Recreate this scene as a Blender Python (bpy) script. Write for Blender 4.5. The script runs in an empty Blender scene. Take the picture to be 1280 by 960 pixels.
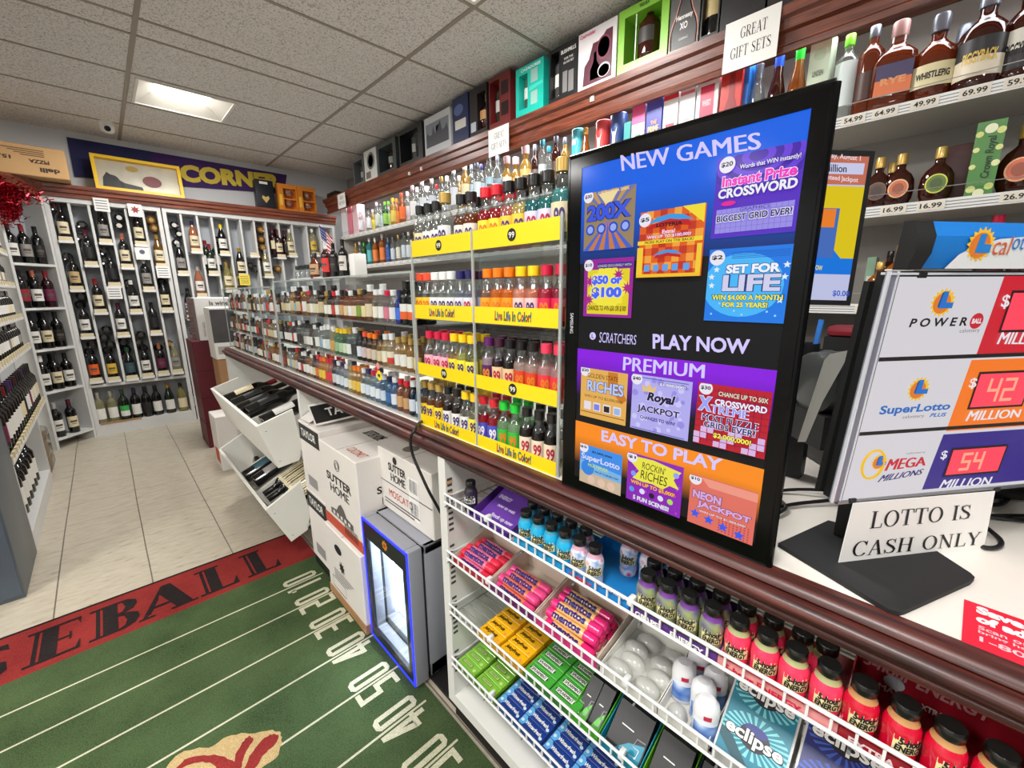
import bpy, bmesh, math, random
from mathutils import Vector, Matrix
D = bpy.data; S = bpy.context.scene; COL = S.collection
random.seed(11)
PI = math.pi
def lin(c):
    return tuple(((v/255)/12.92 if v/255 <= .04045 else ((v/255+.055)/1.055)**2.4) for v in c)
# ------------------------------------------------------------------ camera
H = 1.30                      # eye height
FPX = 524.2                   # focal length in pixels of the 1280 wide frame
AX = Vector((0.71963561, -0.15368613, 0.67713009))      # world x (into the counter) seen from the camera: right, down, forward
AY = Vector((-0.69431669, -0.14945116, 0.7039806))      # world y (along the counter)
AZ = Vector((-0.00699417, -0.97675223, -0.21425722))    # world z
cam = D.objects.new('camera', D.cameras.new('camera')); COL.objects.link(cam)
cam.data.sensor_width = 36; cam.data.lens = 36*FPX/1280; cam.data.clip_start = .02
R3 = Matrix(((AX[0], -AX[1], -AX[2]), (AY[0], -AY[1], -AY[2]), (AZ[0], -AZ[1], -AZ[2])))
q = R3.to_quaternion(); q.normalize()
cam.matrix_world = Matrix.Translation((0, 0, H)) @ q.to_matrix().to_4x4()
S.camera = cam
# ------------------------------------------------------------------ world, exposure
W = D.worlds.new('world'); S.world = W; W.use_nodes = True
W.node_tree.nodes['Background'].inputs[0].default_value = (.93, .96, 1, 1)
W.node_tree.nodes['Background'].inputs[1].default_value = .24
S.view_settings.view_transform = 'Standard'; S.view_settings.look = 'None'
S.view_settings.exposure = 0.0; S.view_settings.gamma = 1.0; S.view_settings.use_curve_mapping = False
S.cycles.transparent_max_bounces = 24
S.cycles.max_bounces = 8; S.cycles.sample_clamp_indirect = 6
LAMP_W = 39.0; STRIP_W = 7.0
# ------------------------------------------------------------------ surveyed points: a point of the photo placed on a known plane of the room
def ray(px, py):
    c = Vector(((px-640)/FPX, (py-480)/FPX, 1.0))
    return Vector((AX.dot(c), AY.dot(c), AZ.dot(c)))
def at_x(px, py, x): d = ray(px, py); return d*(x/d.x)+Vector((0, 0, H))
def at_y(px, py, y): d = ray(px, py); return d*(y/d.y)+Vector((0, 0, H))
def at_z(px, py, z): d = ray(px, py); return d*((z-H)/d.z)+Vector((0, 0, H))
# ------------------------------------------------------------------ materials
MC = {}
def mat(rgb, rough=.5, metal=0, coat=0, emit=0, var=0, scale=30, spec=.5):
    key = ('p', tuple(rgb), rough, metal, coat, emit, var, scale, spec)
    if key in MC: return MC[key]
    m = D.materials.new('surface'); m.use_nodes = True; nt = m.node_tree; b = nt.nodes['Principled BSDF']
    col = (*lin(rgb), 1)
    b.inputs['Base Color'].default_value = col
    b.inputs['Roughness'].default_value = rough; b.inputs['Metallic'].default_value = metal
    b.inputs['Coat Weight'].default_value = coat; b.inputs['Coat Roughness'].default_value = .08
    b.inputs['Specular IOR Level'].default_value = spec
    if emit:
        b.inputs['Base Color'].default_value = (.01, .01, .01, 1)
        b.inputs['Emission Color'].default_value = col; b.inputs['Emission Strength'].default_value = emit
    if var:
        tc = nt.nodes.new('ShaderNodeTexCoord'); n = nt.nodes.new('ShaderNodeTexNoise'); n.inputs['Scale'].default_value = scale; n.inputs['Detail'].default_value = 5
        mx = nt.nodes.new('ShaderNodeMix'); mx.data_type = 'RGBA'
        mx.inputs[6].default_value = tuple(c*(1-var) for c in col[:3])+(1,); mx.inputs[7].default_value = tuple(min(1, c*(1+var)) for c in col[:3])+(1,)
        nt.links.new(tc.outputs['Object'], n.inputs['Vector']); nt.links.new(n.outputs['Fac'], mx.inputs[0]); nt.links.new(mx.outputs[2], b.inputs['Base Color'])
    MC[key] = m; return m
def glass(tint, body=0.0, rough=.03, gloss=.06, rim=.6):
    """thin clear glass or acrylic: light passes tinted, the rim reflects; body > 0 gives the liquid inside some of its own colour"""
    key = ('g', tuple(tint), body, rough, gloss, rim)
    if key in MC: return MC[key]
    m = D.materials.new('clear_glass'); m.use_nodes = True; nt = m.node_tree; nt.nodes.clear()
    out = nt.nodes.new('ShaderNodeOutputMaterial'); tr = nt.nodes.new('ShaderNodeBsdfTransparent'); gl = nt.nodes.new('ShaderNodeBsdfGlossy')
    tr.inputs[0].default_value = (*lin(tint), 1); gl.inputs['Roughness'].default_value = rough
    lw = nt.nodes.new('ShaderNodeLayerWeight'); lw.inputs[0].default_value = .35
    mr = nt.nodes.new('ShaderNodeMapRange'); mr.inputs[3].default_value = gloss; mr.inputs[4].default_value = rim
    nt.links.new(lw.outputs['Fresnel'], mr.inputs[0])
    mx = nt.nodes.new('ShaderNodeMixShader'); nt.links.new(mr.outputs[0], mx.inputs[0]); nt.links.new(gl.outputs[0], mx.inputs[2])
    if body:
        df = nt.nodes.new('ShaderNodeBsdfDiffuse'); df.inputs[0].default_value = (*lin(tint), 1)
        m2 = nt.nodes.new('ShaderNodeMixShader'); m2.inputs[0].default_value = body
        nt.links.new(tr.outputs[0], m2.inputs[1]); nt.links.new(df.outputs[0], m2.inputs[2]); nt.links.new(m2.outputs[0], mx.inputs[1])
    else:
        nt.links.new(tr.outputs[0], mx.inputs[1])
    nt.links.new(mx.outputs[0], out.inputs[0]); MC[key] = m; return m
def nodes_mat(name, fn):
    m = D.materials.new(name); m.use_nodes = True; fn(m.node_tree, m.node_tree.nodes['Principled BSDF']); return m
def wood(rgb, rgb2, axis='Y', rough=.35, sc=7, coat=.3):
    def f(nt, b):
        tc = nt.nodes.new('ShaderNodeTexCoord'); mp = nt.nodes.new('ShaderNodeMapping')
        s = {'Y': (sc*4, sc*.25, sc*4), 'X': (sc*.25, sc*4, sc*4), 'Z': (sc*4, sc*4, sc*.25)}[axis]
        mp.inputs['Scale'].default_value = s
        n = nt.nodes.new('ShaderNodeTexNoise'); n.inputs['Scale'].default_value = 3; n.inputs['Detail'].default_value = 8; n.inputs['Distortion'].default_value = .6
        r = nt.nodes.new('ShaderNodeValToRGB'); r.color_ramp.elements[0].position = .35; r.color_ramp.elements[1].position = .7
        r.color_ramp.elements[0].color = (*lin(rgb), 1); r.color_ramp.elements[1].color = (*lin(rgb2), 1)
        nt.links.new(tc.outputs['Object'], mp.inputs[0]); nt.links.new(mp.outputs[0], n.inputs['Vector']); nt.links.new(n.outputs['Fac'], r.inputs[0]); nt.links.new(r.outputs[0], b.inputs['Base Color'])
        b.inputs['Roughness'].default_value = rough; b.inputs['Coat Weight'].default_value = coat; b.inputs['Coat Roughness'].default_value = .2
    return nodes_mat('wood', f)
# ------------------------------------------------------------------ text outlines
TXT = {}
def text_geo(s, bold=0.0, shear=0.0, space=1.0):
    key = (s, bold, shear, space)
    if key in TXT: return TXT[key]
    c = D.curves.new('t', 'FONT'); c.body = s; c.size = 1; c.offset = bold; c.shear = shear; c.resolution_u = 3; c.space_character = space
    o = D.objects.new('t', c); me = D.meshes.new_from_object(o)
    vs = [(v.co.x, v.co.y) for v in me.vertices]; fs = [tuple(p.vertices) for p in me.polygons]
    D.objects.remove(o); D.curves.remove(c); D.meshes.remove(me)
    if vs:
        x0 = min(v[0] for v in vs); x1 = max(v[0] for v in vs); y0 = min(v[1] for v in vs); y1 = max(v[1] for v in vs)
        vs = [((v[0]-x0)/max(x1-x0, 1e-6), (v[1]-y0)/max(y1-y0, 1e-6)) for v in vs]
        asp = (x1-x0)/max(y1-y0, 1e-6)
    else: asp = 1
    TXT[key] = (vs, fs, asp); return TXT[key]
SUB = {}
def cut_geo(geo, nx=0, ny=0):
    """the same outline cut into columns and rows so that it can follow a round surface"""
    key = (id(geo[0]), nx, ny)
    if key in SUB: return SUB[key]
    bm = bmesh.new(); vv = [bm.verts.new((x, y, 0)) for x, y in geo[0]]
    for f in geo[1]:
        try: bm.faces.new([vv[i] for i in f])
        except ValueError: pass
    for n, ax in ((nx, 0), (ny, 1)):
        for i in range(1, n):
            co = [0, 0, 0]; no = [0, 0, 0]; co[ax] = i/n; no[ax] = 1
            bmesh.ops.bisect_plane(bm, geom=bm.verts[:]+bm.edges[:]+bm.faces[:], plane_co=co, plane_no=no)
    bm.verts.index_update(); out = ([(v.co.x, v.co.y) for v in bm.verts], [tuple(v.index for v in f.verts) for f in bm.faces], geo[2]); bm.free(); SUB[key] = out; return out
def strip_geo(pts, closed=False):
    """pts: (x, y, width) along a pen stroke -> outline quads"""
    vs, fs = [], []; n = len(pts)
    for i, (x, y, w) in enumerate(pts):
        a = pts[(i-1) % n] if (closed or i) else pts[0]; b = pts[(i+1) % n] if (closed or i < n-1) else pts[-1]
        dx, dy = b[0]-a[0], b[1]-a[1]; l = math.hypot(dx, dy) or 1; nx, ny = -dy/l*w/2, dx/l*w/2
        vs += [(x+nx, y+ny), (x-nx, y-ny)]
    for i in range(n if closed else n-1):
        j = (i+1) % n; fs.append((2*i, 2*i+1, 2*j+1, 2*j))
    return vs, fs
TK, TN = .13, .045
def _ring(cx, cy, rx, ry, a0, a1, n=28):
    full = abs(a1-a0) >= 359.9; out = []
    for i in range(n if full else n+1):
        t = math.radians(a0+(a1-a0)*i/n); out.append((cx+rx*math.cos(t), cy+ry*math.sin(t), TN+(TK-TN)*abs(math.cos(t))**1.5))
    return strip_geo(out, full)
def _ln(x0, y0, x1, y1, w): return strip_geo([(x0, y0, w), (x1, y1, w)])
def _sf(x, y, l=.2): return _ln(x-l/2, y, x+l/2, y, .035)
def _s():
    P = [(.5, .76, .03), (.46, .9, .05), (.3, .97, .05), (.12, .88, .1), (.1, .72, .12), (.24, .57, .14), (.42, .44, .14), (.53, .28, .12), (.48, .1, .1), (.3, .03, .05), (.12, .1, .05), (.06, .27, .03)]
    return strip_geo(P)
SERIF = {
 'L': (.6, [_ln(.16, 0, .16, 1, TK), _sf(.16, 1, .3), _ln(.02, .02, .56, .02, TN), _ln(.56, 0, .59, .25, TN)]),
 'O': (.78, [_ring(.39, .5, .31, .48, 0, 360)]),
 'T': (.66, [_ln(.33, 0, .33, 1, TK), _sf(.33, .02, .3), _ln(.03, .98, .63, .98, TN), _ln(.03, 1, .02, .76, TN), _ln(.63, 1, .64, .76, TN)]),
 'I': (.34, [_ln(.17, 0, .17, 1, TK), _sf(.17, .02, .3), _sf(.17, .98, .3)]),
 'S': (.6, [_s(), _ln(.5, 1, .5, .7, .03), _ln(.06, 0, .06, .3, .03)]),
 'C': (.7, [_ring(.4, .5, .32, .48, 40, 320), _ln(.64, .7, .65, 1, TN)]),
 'G': (.76, [_ring(.4, .5, .32, .48, 40, 320), _ln(.64, .7, .65, 1, TN), _ln(.65, .08, .65, .42, TK), _sf(.62, .42, .3)]),
 'A': (.76, [_ln(.12, 0, .38, 1, TN), _ln(.38, 1, .64, 0, TK), _ln(.2, .36, .55, .36, TN), _sf(.11, .02, .24), _sf(.64, .02, .28)]),
 'H': (.8, [_ln(.16, 0, .16, 1, TK), _ln(.64, 0, .64, 1, TK), _ln(.16, .52, .64, .52, TN)]+[_sf(x, y, .28) for x in (.16, .64) for y in (.02, .98)]),
 'N': (.8, [_ln(.15, 0, .15, 1, TN), _ln(.13, 1, .65, 0, TK), _ln(.65, 0, .65, 1, TN), _sf(.15, .02, .24), _sf(.1, .98, .2), _sf(.65, .98, .24)]),
 'Y': (.74, [_ln(.37, 0, .37, .45, TK), _ln(.1, 1, .37, .43, TK), _ln(.66, 1, .37, .43, TN), _sf(.37, .02, .28), _sf(.1, .98, .26), _sf(.65, .98, .22)]),
 'R': (.72, [_ln(.16, 0, .16, 1, TK), strip_geo([(.16, .98, TN), (.4, .97, TN), (.55, .87, .1), (.57, .74, TK), (.52, .58, .09), (.38, .5, TN), (.16, .5, TN)]), _ln(.34, .5, .64, 0, TK), _sf(.16, .02, .28), _sf(.16, .98, .26), _sf(.66, .02, .16)]),
 'E': (.64, [_ln(.16, 0, .16, 1, TK), _ln(.02, .98, .56, .98, TN), _ln(.02, .02, .58, .02, TN), _ln(.16, .52, .44, .52, TN), _ln(.56, 1, .56, .78, TN), _ln(.58, 0, .61, .26, TN), _ln(.44, .4, .44, .63, TN)]),
 'F': (.6, [_ln(.16, 0, .16, 1, TK), _ln(.02, .98, .54, .98, TN), _ln(.16, .52, .42, .52, TN), _ln(.54, 1, .54, .76, TN), _ln(.42, .4, .42, .63, TN), _sf(.16, .02, .3)]),
 'B': (.7, [_ln(.16, 0, .16, 1, TK), strip_geo([(.16, .98, TN), (.38, .97, TN), (.52, .87, .1), (.54, .76, TK), (.5, .62, .09), (.36, .53, TN), (.16, .53, TN)]), strip_geo([(.3, .53, TN), (.48, .5, .06), (.6, .38, .11), (.61, .25, TK), (.55, .1, .1), (.4, .02, TN), (.05, .02, TN)])]),
 ' ': (.36, [])}
def serif_geo(s, tr=.06):
    key = ('serif', s)
    if key in TXT: return TXT[key]
    vs, fs, x = [], [], 0
    for ch in s:
        w, parts = SERIF[ch]
        for pv, pf in parts:
            k = len(vs); vs += [(x+a, b) for a, b in pv]; fs += [tuple(i+k for i in f) for f in pf]
        x += w+tr
    w = x-tr; TXT[key] = ([(a/w, b) for a, b in vs], fs, w); return TXT[key]
# ------------------------------------------------------------------ mesh builder
class Frame:
    """a flat face in the room: origin, across, up; its normal looks at the viewer"""
    def __init__(s, o, u, v): s.o = Vector(o); s.u = Vector(u).normalized(); s.v = Vector(v).normalized(); s.n = s.u.cross(s.v)
    def P(s, a, b, l=0): return s.o+s.u*a+s.v*b+s.n*l
    def px(s, x, y):
        d = ray(x, y); e = Vector((0, 0, H)); t = (s.o-e).dot(s.n)/d.dot(s.n); p = e+d*t-s.o; return (p.dot(s.u), p.dot(s.v))
class MB:
    def __init__(s): s.v = []; s.f = []; s.m = []; s.mi = 0; s.T = None
    def add(s, vs, fs):
        k = len(s.v)
        s.v += [tuple(s.T @ Vector(p)) if s.T is not None else tuple(p) for p in vs]
        s.f += [tuple(i+k for i in f) for f in fs]; s.m += [s.mi]*len(fs); return s
    def box(s, x0, y0, z0, x1, y1, z1):
        v = [(x, y, z) for x in (x0, x1) for y in (y0, y1) for z in (z0, z1)]
        return s.add(v, [(0, 1, 3, 2), (4, 6, 7, 5), (0, 4, 5, 1), (2, 3, 7, 6), (0, 2, 6, 4), (1, 5, 7, 3)])
    def bev(s, x0, y0, z0, x1, y1, z1, r=.004, seg=2):
        bm = bmesh.new(); bmesh.ops.create_cube(bm, size=1)
        for v in bm.verts: v.co = Vector(((x0+x1)/2+v.co.x*(x1-x0), (y0+y1)/2+v.co.y*(y1-y0), (z0+z1)/2+v.co.z*(z1-z0)))
        bmesh.ops.bevel(bm, geom=bm.edges[:], offset=r, segments=seg, affect='EDGES', profile=.5)
        bm.verts.index_update(); s.add([v.co.copy() for v in bm.verts], [tuple(v.index for v in f.verts) for f in bm.faces]); bm.free(); return s
    def prism(s, poly, axis, a, b):
        f = {'x': lambda p, t: (t, p[0], p[1]), 'y': lambda p, t: (p[0], t, p[1]), 'z': lambda p, t: (p[0], p[1], t)}[axis]
        n = len(poly); v = [f(p, a) for p in poly]+[f(p, b) for p in poly]
        return s.add(v, [tuple(range(n))[::-1], tuple(range(n, 2*n))]+[(i, (i+1) % n, n+(i+1) % n, n+i) for i in range(n)])
    def lathe(s, prof, n=20, c=(0, 0, 0), sx=1, sy=1, sq=0):
        """profile of (r, z); sq > 0 squares the section"""
        v, f = [], []
        for r, z in prof:
            for i in range(n):
                t = 2*PI*i/n; k = 1
                if sq: k = (abs(math.cos(t))**(2+sq*6)+abs(math.sin(t))**(2+sq*6))**(-1/(2+sq*6))
                v.append((c[0]+r*k*math.cos(t)*sx, c[1]+r*k*math.sin(t)*sy, c[2]+z))
        for j in range(len(prof)-1):
            for i in range(n): f.append((j*n+i, j*n+(i+1) % n, (j+1)*n+(i+1) % n, (j+1)*n+i))
        if prof[0][0] > 1e-4: f.append(tuple(range(n))[::-1])
        if prof[-1][0] > 1e-4: f.append(tuple(range((len(prof)-1)*n, len(prof)*n)))
        return s.add(v, f)
    def patch(s, r, a0, a1, z0, z1, n=10, sx=1, sy=1):
        v, f = [], []
        for i in range(n+1):
            t = a0+(a1-a0)*i/n; x, y = r*math.sin(t)*sx, -r*math.cos(t)*sy; v += [(x, y, z0), (x, y, z1)]
        for i in range(n): f.append((2*i, 2*i+2, 2*i+3, 2*i+1))
        return s.add(v, f)
    def tube(s, pts, r, n=8, closed=False):
        pts = [Vector(p) for p in pts]; m = len(pts); v, f = [], []; up = None
        for i, p in enumerate(pts):
            d = (pts[min(i+1, m-1)]-pts[max(i-1, 0)]) if not closed else (pts[(i+1) % m]-pts[i-1])
            d.normalize()
            if up is None or abs(up.dot(d)) > .98: up = Vector((0, 0, 1)) if abs(d.z) < .9 else Vector((1, 0, 0))
            a = d.cross(up).normalized(); b = a.cross(d).normalized(); up = b
            rr = r[i] if isinstance(r, (list, tuple)) else r
            for k in range(n): t = 2*PI*k/n; v.append(p+a*(rr*math.cos(t))+b*(rr*math.sin(t)))
        for i in range(m if closed else m-1):
            for k in range(n): f.append((i*n+k, i*n+(k+1) % n, ((i+1) % m)*n+(k+1) % n, ((i+1) % m)*n+k))
        if not closed: f += [tuple(range(n))[::-1], tuple(range((m-1)*n, m*n))]
        return s.add(v, f)
    def quad(s, *p): return s.add(list(p), [tuple(range(len(p)))])
    def fpoly(s, F, pts, l=.0004): return s.add([F.P(a, b, l) for a, b in pts], [tuple(range(len(pts)))])
    def frect(s, F, a0, b0, a1, b1, l=.0004): return s.fpoly(F, [(a0, b0), (a1, b0), (a1, b1), (a0, b1)], l)
    def fbox(s, F, a0, b0, a1, b1, l0, l1):
        v = [F.P(a, b, l) for l in (l0, l1) for a, b in ((a0, b0), (a1, b0), (a1, b1), (a0, b1))]
        return s.add(v, [(3, 2, 1, 0), (4, 5, 6, 7)]+[(i, (i+1) % 4, 4+(i+1) % 4, 4+i) for i in range(4)])
    def fdisc(s, F, a, b, r, l=.0004, ry=None, n=20): return s.fpoly(F, [(a+r*math.cos(2*PI*i/n), b+(ry or r)*math.sin(2*PI*i/n)) for i in range(n)], l)
    def fstar(s, F, a, b, r, r2, n=5, l=.0004, rot=PI/2):
        return s.fpoly(F, [(a+(r if i % 2 == 0 else r2)*math.cos(rot+PI*i/n), b+(r if i % 2 == 0 else r2)*math.sin(rot+PI*i/n)) for i in range(2*n)], l)
    def text(s, F, t, a, b, w=None, h=None, l=.0008, bold=.02, shear=0, center=False, serif=False, arc=0, space=1.0):
        """t fitted into w x h with its lower left (or middle) at a, b"""
        dup = bold > 0 and 'M' in t and not serif
        vs, fs, asp = serif_geo(t) if serif else text_geo(t, 0 if dup else bold, shear, space)
        if not vs: return s
        if w is None: w = h*asp
        if h is None: h = w/asp
        if center: a -= w/2; b -= h/2
        for k in ((-1, 0, 1) if dup else (0,)):     # a heavy letter M is laid down three times side by side
            s.add([F.P(a+x*w+k*bold*h*1.1, b+y*h-arc*(2*x-1)**2, l+.00004*k) for x, y in vs], fs)
        return s
    def quadtext(s, F, t, q, l=.0008, bold=.02, shear=0, serif=False):
        """t warped into the quad q = bl, br, tr, tl (frame coordinates)"""
        dup = bold > 0 and 'M' in t and not serif
        vs, fs, asp = serif_geo(t) if serif else text_geo(t, 0 if dup else bold, shear)
        def at(x, y):
            return ((q[0][0]*(1-x)+q[1][0]*x)*(1-y)+(q[3][0]*(1-x)+q[2][0]*x)*y, (q[0][1]*(1-x)+q[1][1]*x)*(1-y)+(q[3][1]*(1-x)+q[2][1]*x)*y)
        for k in ((-1, 0, 1) if dup else (0,)): s.add([F.P(*at(x+k*bold*1.1/asp, y), l+.00004*k) for x, y in vs], fs)
        return s
    def wraptext(s, t, r, zc, w, h, ac=0, bold=.03, shear=0):
        vs, fs, asp = cut_geo(text_geo(t, bold, shear), 14)
        return s.add([(r*math.sin(ac+(x-.5)*w/r), -r*math.cos(ac+(x-.5)*w/r), zc+(y-.5)*h) for x, y in vs], fs)
    def mesh(s, name, mats, smooth=True, origin=(0, 0, 0), angle=35):
        me = D.meshes.new(name); o = Vector(origin)
        me.from_pydata([tuple(Vector(p)-o) for p in s.v], [], s.f)
        for m in (mats if isinstance(mats, (list, tuple)) else [mats]): me.materials.append(m)
        if any(s.m): me.polygons.foreach_set('material_index', s.m)
        if smooth:
            me.polygons.foreach_set('use_smooth', [True]*len(me.polygons)); me.set_sharp_from_angle(angle=math.radians(angle))
        me.update(); return me
    def build(s, name, mats, parent=None, origin=None, **k):
        """points are world points; a child keeps them relative to its (unturned) thing"""
        if parent is not None: o = parent_origin(parent)
        elif origin is not None: o = Vector(origin)
        else:
            xs = [p[0] for p in s.v]; ys = [p[1] for p in s.v]; zs = [p[2] for p in s.v]
            o = Vector(((min(xs)+max(xs))/2, (min(ys)+max(ys))/2, min(zs)))
        ob = D.objects.new(name, s.mesh(name, mats, origin=o, **k)); COL.objects.link(ob)
        if parent is not None: ob.parent = parent
        else: ob.location = o
        return ob
def parent_origin(p):
    o = Vector((0, 0, 0))
    while p is not None: o += p.location; p = p.parent
    return o
def tag(o, label=None, cat=None, group=None, kind=None):
    if label: o['label'] = label
    if cat: o['category'] = cat
    if group: o['group'] = group
    if kind: o['kind'] = kind
    return o
def thing(name, label, cat, loc=(0, 0, 0), group=None):
    o = D.objects.new(name, None); COL.objects.link(o); o.location = loc; o.empty_display_size = .05
    return tag(o, label, cat, group)
def put(name, me, parent=None, loc=(0, 0, 0), rot=0):
    o = D.objects.new(name, me); COL.objects.link(o); o.location = loc; o.rotation_euler = (0, 0, rot)
    if parent is not None: o.parent = parent
    return o
def copy_tree(o, parent=None):
    c = o.copy(); COL.objects.link(c)
    if parent is not None: c.parent = parent
    for ch in list(o.children): copy_tree(ch, c)
    return c
ORD = 'first second third fourth fifth sixth seventh eighth ninth tenth eleventh twelfth thirteenth fourteenth fifteenth sixteenth seventeenth eighteenth nineteenth twentieth'.split()
TENS = {20: 'twenty', 30: 'thirty', 40: 'forty', 50: 'fifty', 60: 'sixty', 70: 'seventy', 80: 'eighty'}
def nth(i):
    if i < 20: return ORD[i]
    t, u = (i+1)//10*10, (i+1) % 10
    return TENS[t][:-1]+'ieth' if u == 0 else TENS[t]+'-'+ORD[u-1]
WHITE = (238, 238, 235); BLACK = (14, 14, 15)
ink = mat((18, 18, 20), .6); paper = mat((240, 238, 234), .7); white_paint = mat((226, 225, 220), .45, var=.04, scale=6)
# ================================================================== the room
def floor_nodes(nt, b):
    N = nt.nodes.new; L = nt.links.new
    tc = N('ShaderNodeTexCoord'); sp = N('ShaderNodeSeparateXYZ'); L(tc.outputs['Object'], sp.inputs[0])
    def mth(op, a, c=None):
        n = N('ShaderNodeMath'); n.operation = op
        for i, v in enumerate((a, c)):
            if v is None: continue
            if isinstance(v, (int, float)): n.inputs[i].default_value = v
            else: L(v, n.inputs[i])
        return n.outputs[0]
    ns = N('ShaderNodeTexNoise'); ns.inputs['Scale'].default_value = 9; ns.inputs['Detail'].default_value = 6
    wob = mth('MULTIPLY', mth('SUBTRACT', ns.outputs['Fac'], .5), .012)
    def seam(o, off, w):
        f = mth('FRACT', mth('DIVIDE', mth('ADD', mth('ADD', o, wob), off), .3155))
        d = mth('ABSOLUTE', mth('SUBTRACT', f, .5))
        return mth('GREATER_THAN', d, .5-w)
    s1 = seam(sp.outputs['X'], 30*.3155+.024, .008); s2 = seam(sp.outputs['Y'], 30*.3155+.11, .006)
    big = N('ShaderNodeTexNoise'); big.inputs['Scale'].default_value = 1.3; big.inputs['Detail'].default_value = 4
    gate = mth('GREATER_THAN', big.outputs['Fac'], .52)
    sm = mth('MAXIMUM', mth('MULTIPLY', s1, .75), mth('MULTIPLY', mth('MULTIPLY', s2, gate), .55))
    mp = N('ShaderNodeMapping'); mp.inputs['Scale'].default_value = (6, 17, 1); mp.inputs['Rotation'].default_value = (0, 0, .5); L(tc.outputs['Object'], mp.inputs[0])
    st = N('ShaderNodeTexNoise'); st.inputs['Scale'].default_value = 2.2; st.inputs['Detail'].default_value = 9; st.inputs['Roughness'].default_value = .68; L(mp.outputs[0], st.inputs['Vector'])
    r = N('ShaderNodeValToRGB'); e = r.color_ramp.elements
    e[0].position = .28; e[0].color = (*lin((132, 120, 104)), 1); e[1].position = .40; e[1].color = (*lin((188, 178, 160)), 1)
    e2 = r.color_ramp.elements.new(.6); e2.color = (*lin((202, 193, 175)), 1); L(st.outputs['Fac'], r.inputs[0])
    r2 = N('ShaderNodeValToRGB'); r2.color_ramp.elements[0].position = .3; r2.color_ramp.elements[0].color = (.62, .6, .56, 1); r2.color_ramp.elements[1].position = .62; L(big.outputs['Fac'], r2.inputs[0])
    m1 = N('ShaderNodeMix'); m1.data_type = 'RGBA'; m1.blend_type = 'MULTIPLY'; m1.inputs[0].default_value = .85; L(r.outputs[0], m1.inputs[6]); L(r2.outputs[0], m1.inputs[7])
    m2 = N('ShaderNodeMix'); m2.data_type = 'RGBA'; L(sm, m2.inputs[0]); L(m1.outputs[2], m2.inputs[6]); m2.inputs[7].default_value = (*lin((52, 44, 36)), 1)
    L(m2.outputs[2], b.inputs['Base Color']); b.inputs['Roughness'].default_value = .32
floor_m = nodes_mat('vinyl_tile', floor_nodes)
def ceil_nodes(nt, b):
    N = nt.nodes.new; L = nt.links.new; tc = N('ShaderNodeTexCoord')
    n = N('ShaderNodeTexNoise'); n.inputs['Scale'].default_value = 125; n.inputs['Detail'].default_value = 3; L(tc.outputs['Object'], n.inputs['Vector'])
    r = N('ShaderNodeValToRGB'); r.color_ramp.elements[0].position = .34; r.color_ramp.elements[0].color = (*lin((166, 162, 157)), 1); r.color_ramp.elements[1].position = .50; r.color_ramp.elements[1].color = (*lin((226, 223, 219)), 1)
    L(n.outputs['Fac'], r.inputs[0]); L(r.outputs[0], b.inputs['Base Color']); b.inputs['Roughness'].default_value = .95
ceil_m = nodes_mat('ceiling_tile', ceil_nodes)
wall_m = mat((212, 214, 216), .7, var=.03, scale=3)
X0, X1, Y0, Y1, ZC = -5.2, 2.5, -2.5, 5.595, 2.70
def struct(name, mb, m, **k): return tag(mb.build(name, m, **k), kind='structure')
struct('floor', MB().box(X0-.1, Y0, -.1, X1+.1, Y1+.1, 0), floor_m, origin=(0, 0, 0))
HOLES = [(.395, 3.95, .965, 4.45), (.98, 1.29, 1.56, 1.87)]     # the two lamps in view sit in real recesses
cm = MB(); bx_ = sorted({X0-.1, X1+.1, *[h[0] for h in HOLES], *[h[2] for h in HOLES]}); by_ = sorted({Y0, Y1+.1, *[h[1] for h in HOLES], *[h[3] for h in HOLES]})
for xa, xb in zip(bx_, bx_[1:]):
    for ya, yb in zip(by_, by_[1:]):
        if not any(h[0]-.001 <= xa and xb <= h[2]+.001 and h[1]-.001 <= ya and yb <= h[3]+.001 for h in HOLES): cm.box(xa, ya, ZC, xb, yb, ZC+.1)
struct('ceiling', cm, ceil_m, origin=(0, 0, 0), smooth=False)
struct('wall_back', MB().box(X0-.1, Y1, 0, X1+.1, Y1+.1, ZC), wall_m)
struct('wall_right', MB().box(X1, Y0, 0, X1+.1, Y1, ZC), mat((158, 154, 148), .6, var=.03, scale=3))
struct('wall_left', MB().box(X0-.1, Y0, 0, X0, Y1, ZC), wall_m)
g = MB(); tee = .012
XT = [.358+1.22*k for k in range(-5, 2)]; YT = [-2.4, -1.79, -1.18, -.57, .04, .65, 1.28, 1.90, 2.55, 3.16, 3.36, 3.92, 4.50, 5.08]
for x in XT: g.box(x-tee, Y0, ZC-.004, x+tee, Y1, ZC)
for y in YT: g.box(X0, y-tee*.8, ZC-.003, X1, y+tee*.8, ZC)
struct('trim_1', g, mat((150, 142, 130), .5, var=.12, scale=5), origin=(0, 0, ZC))
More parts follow.
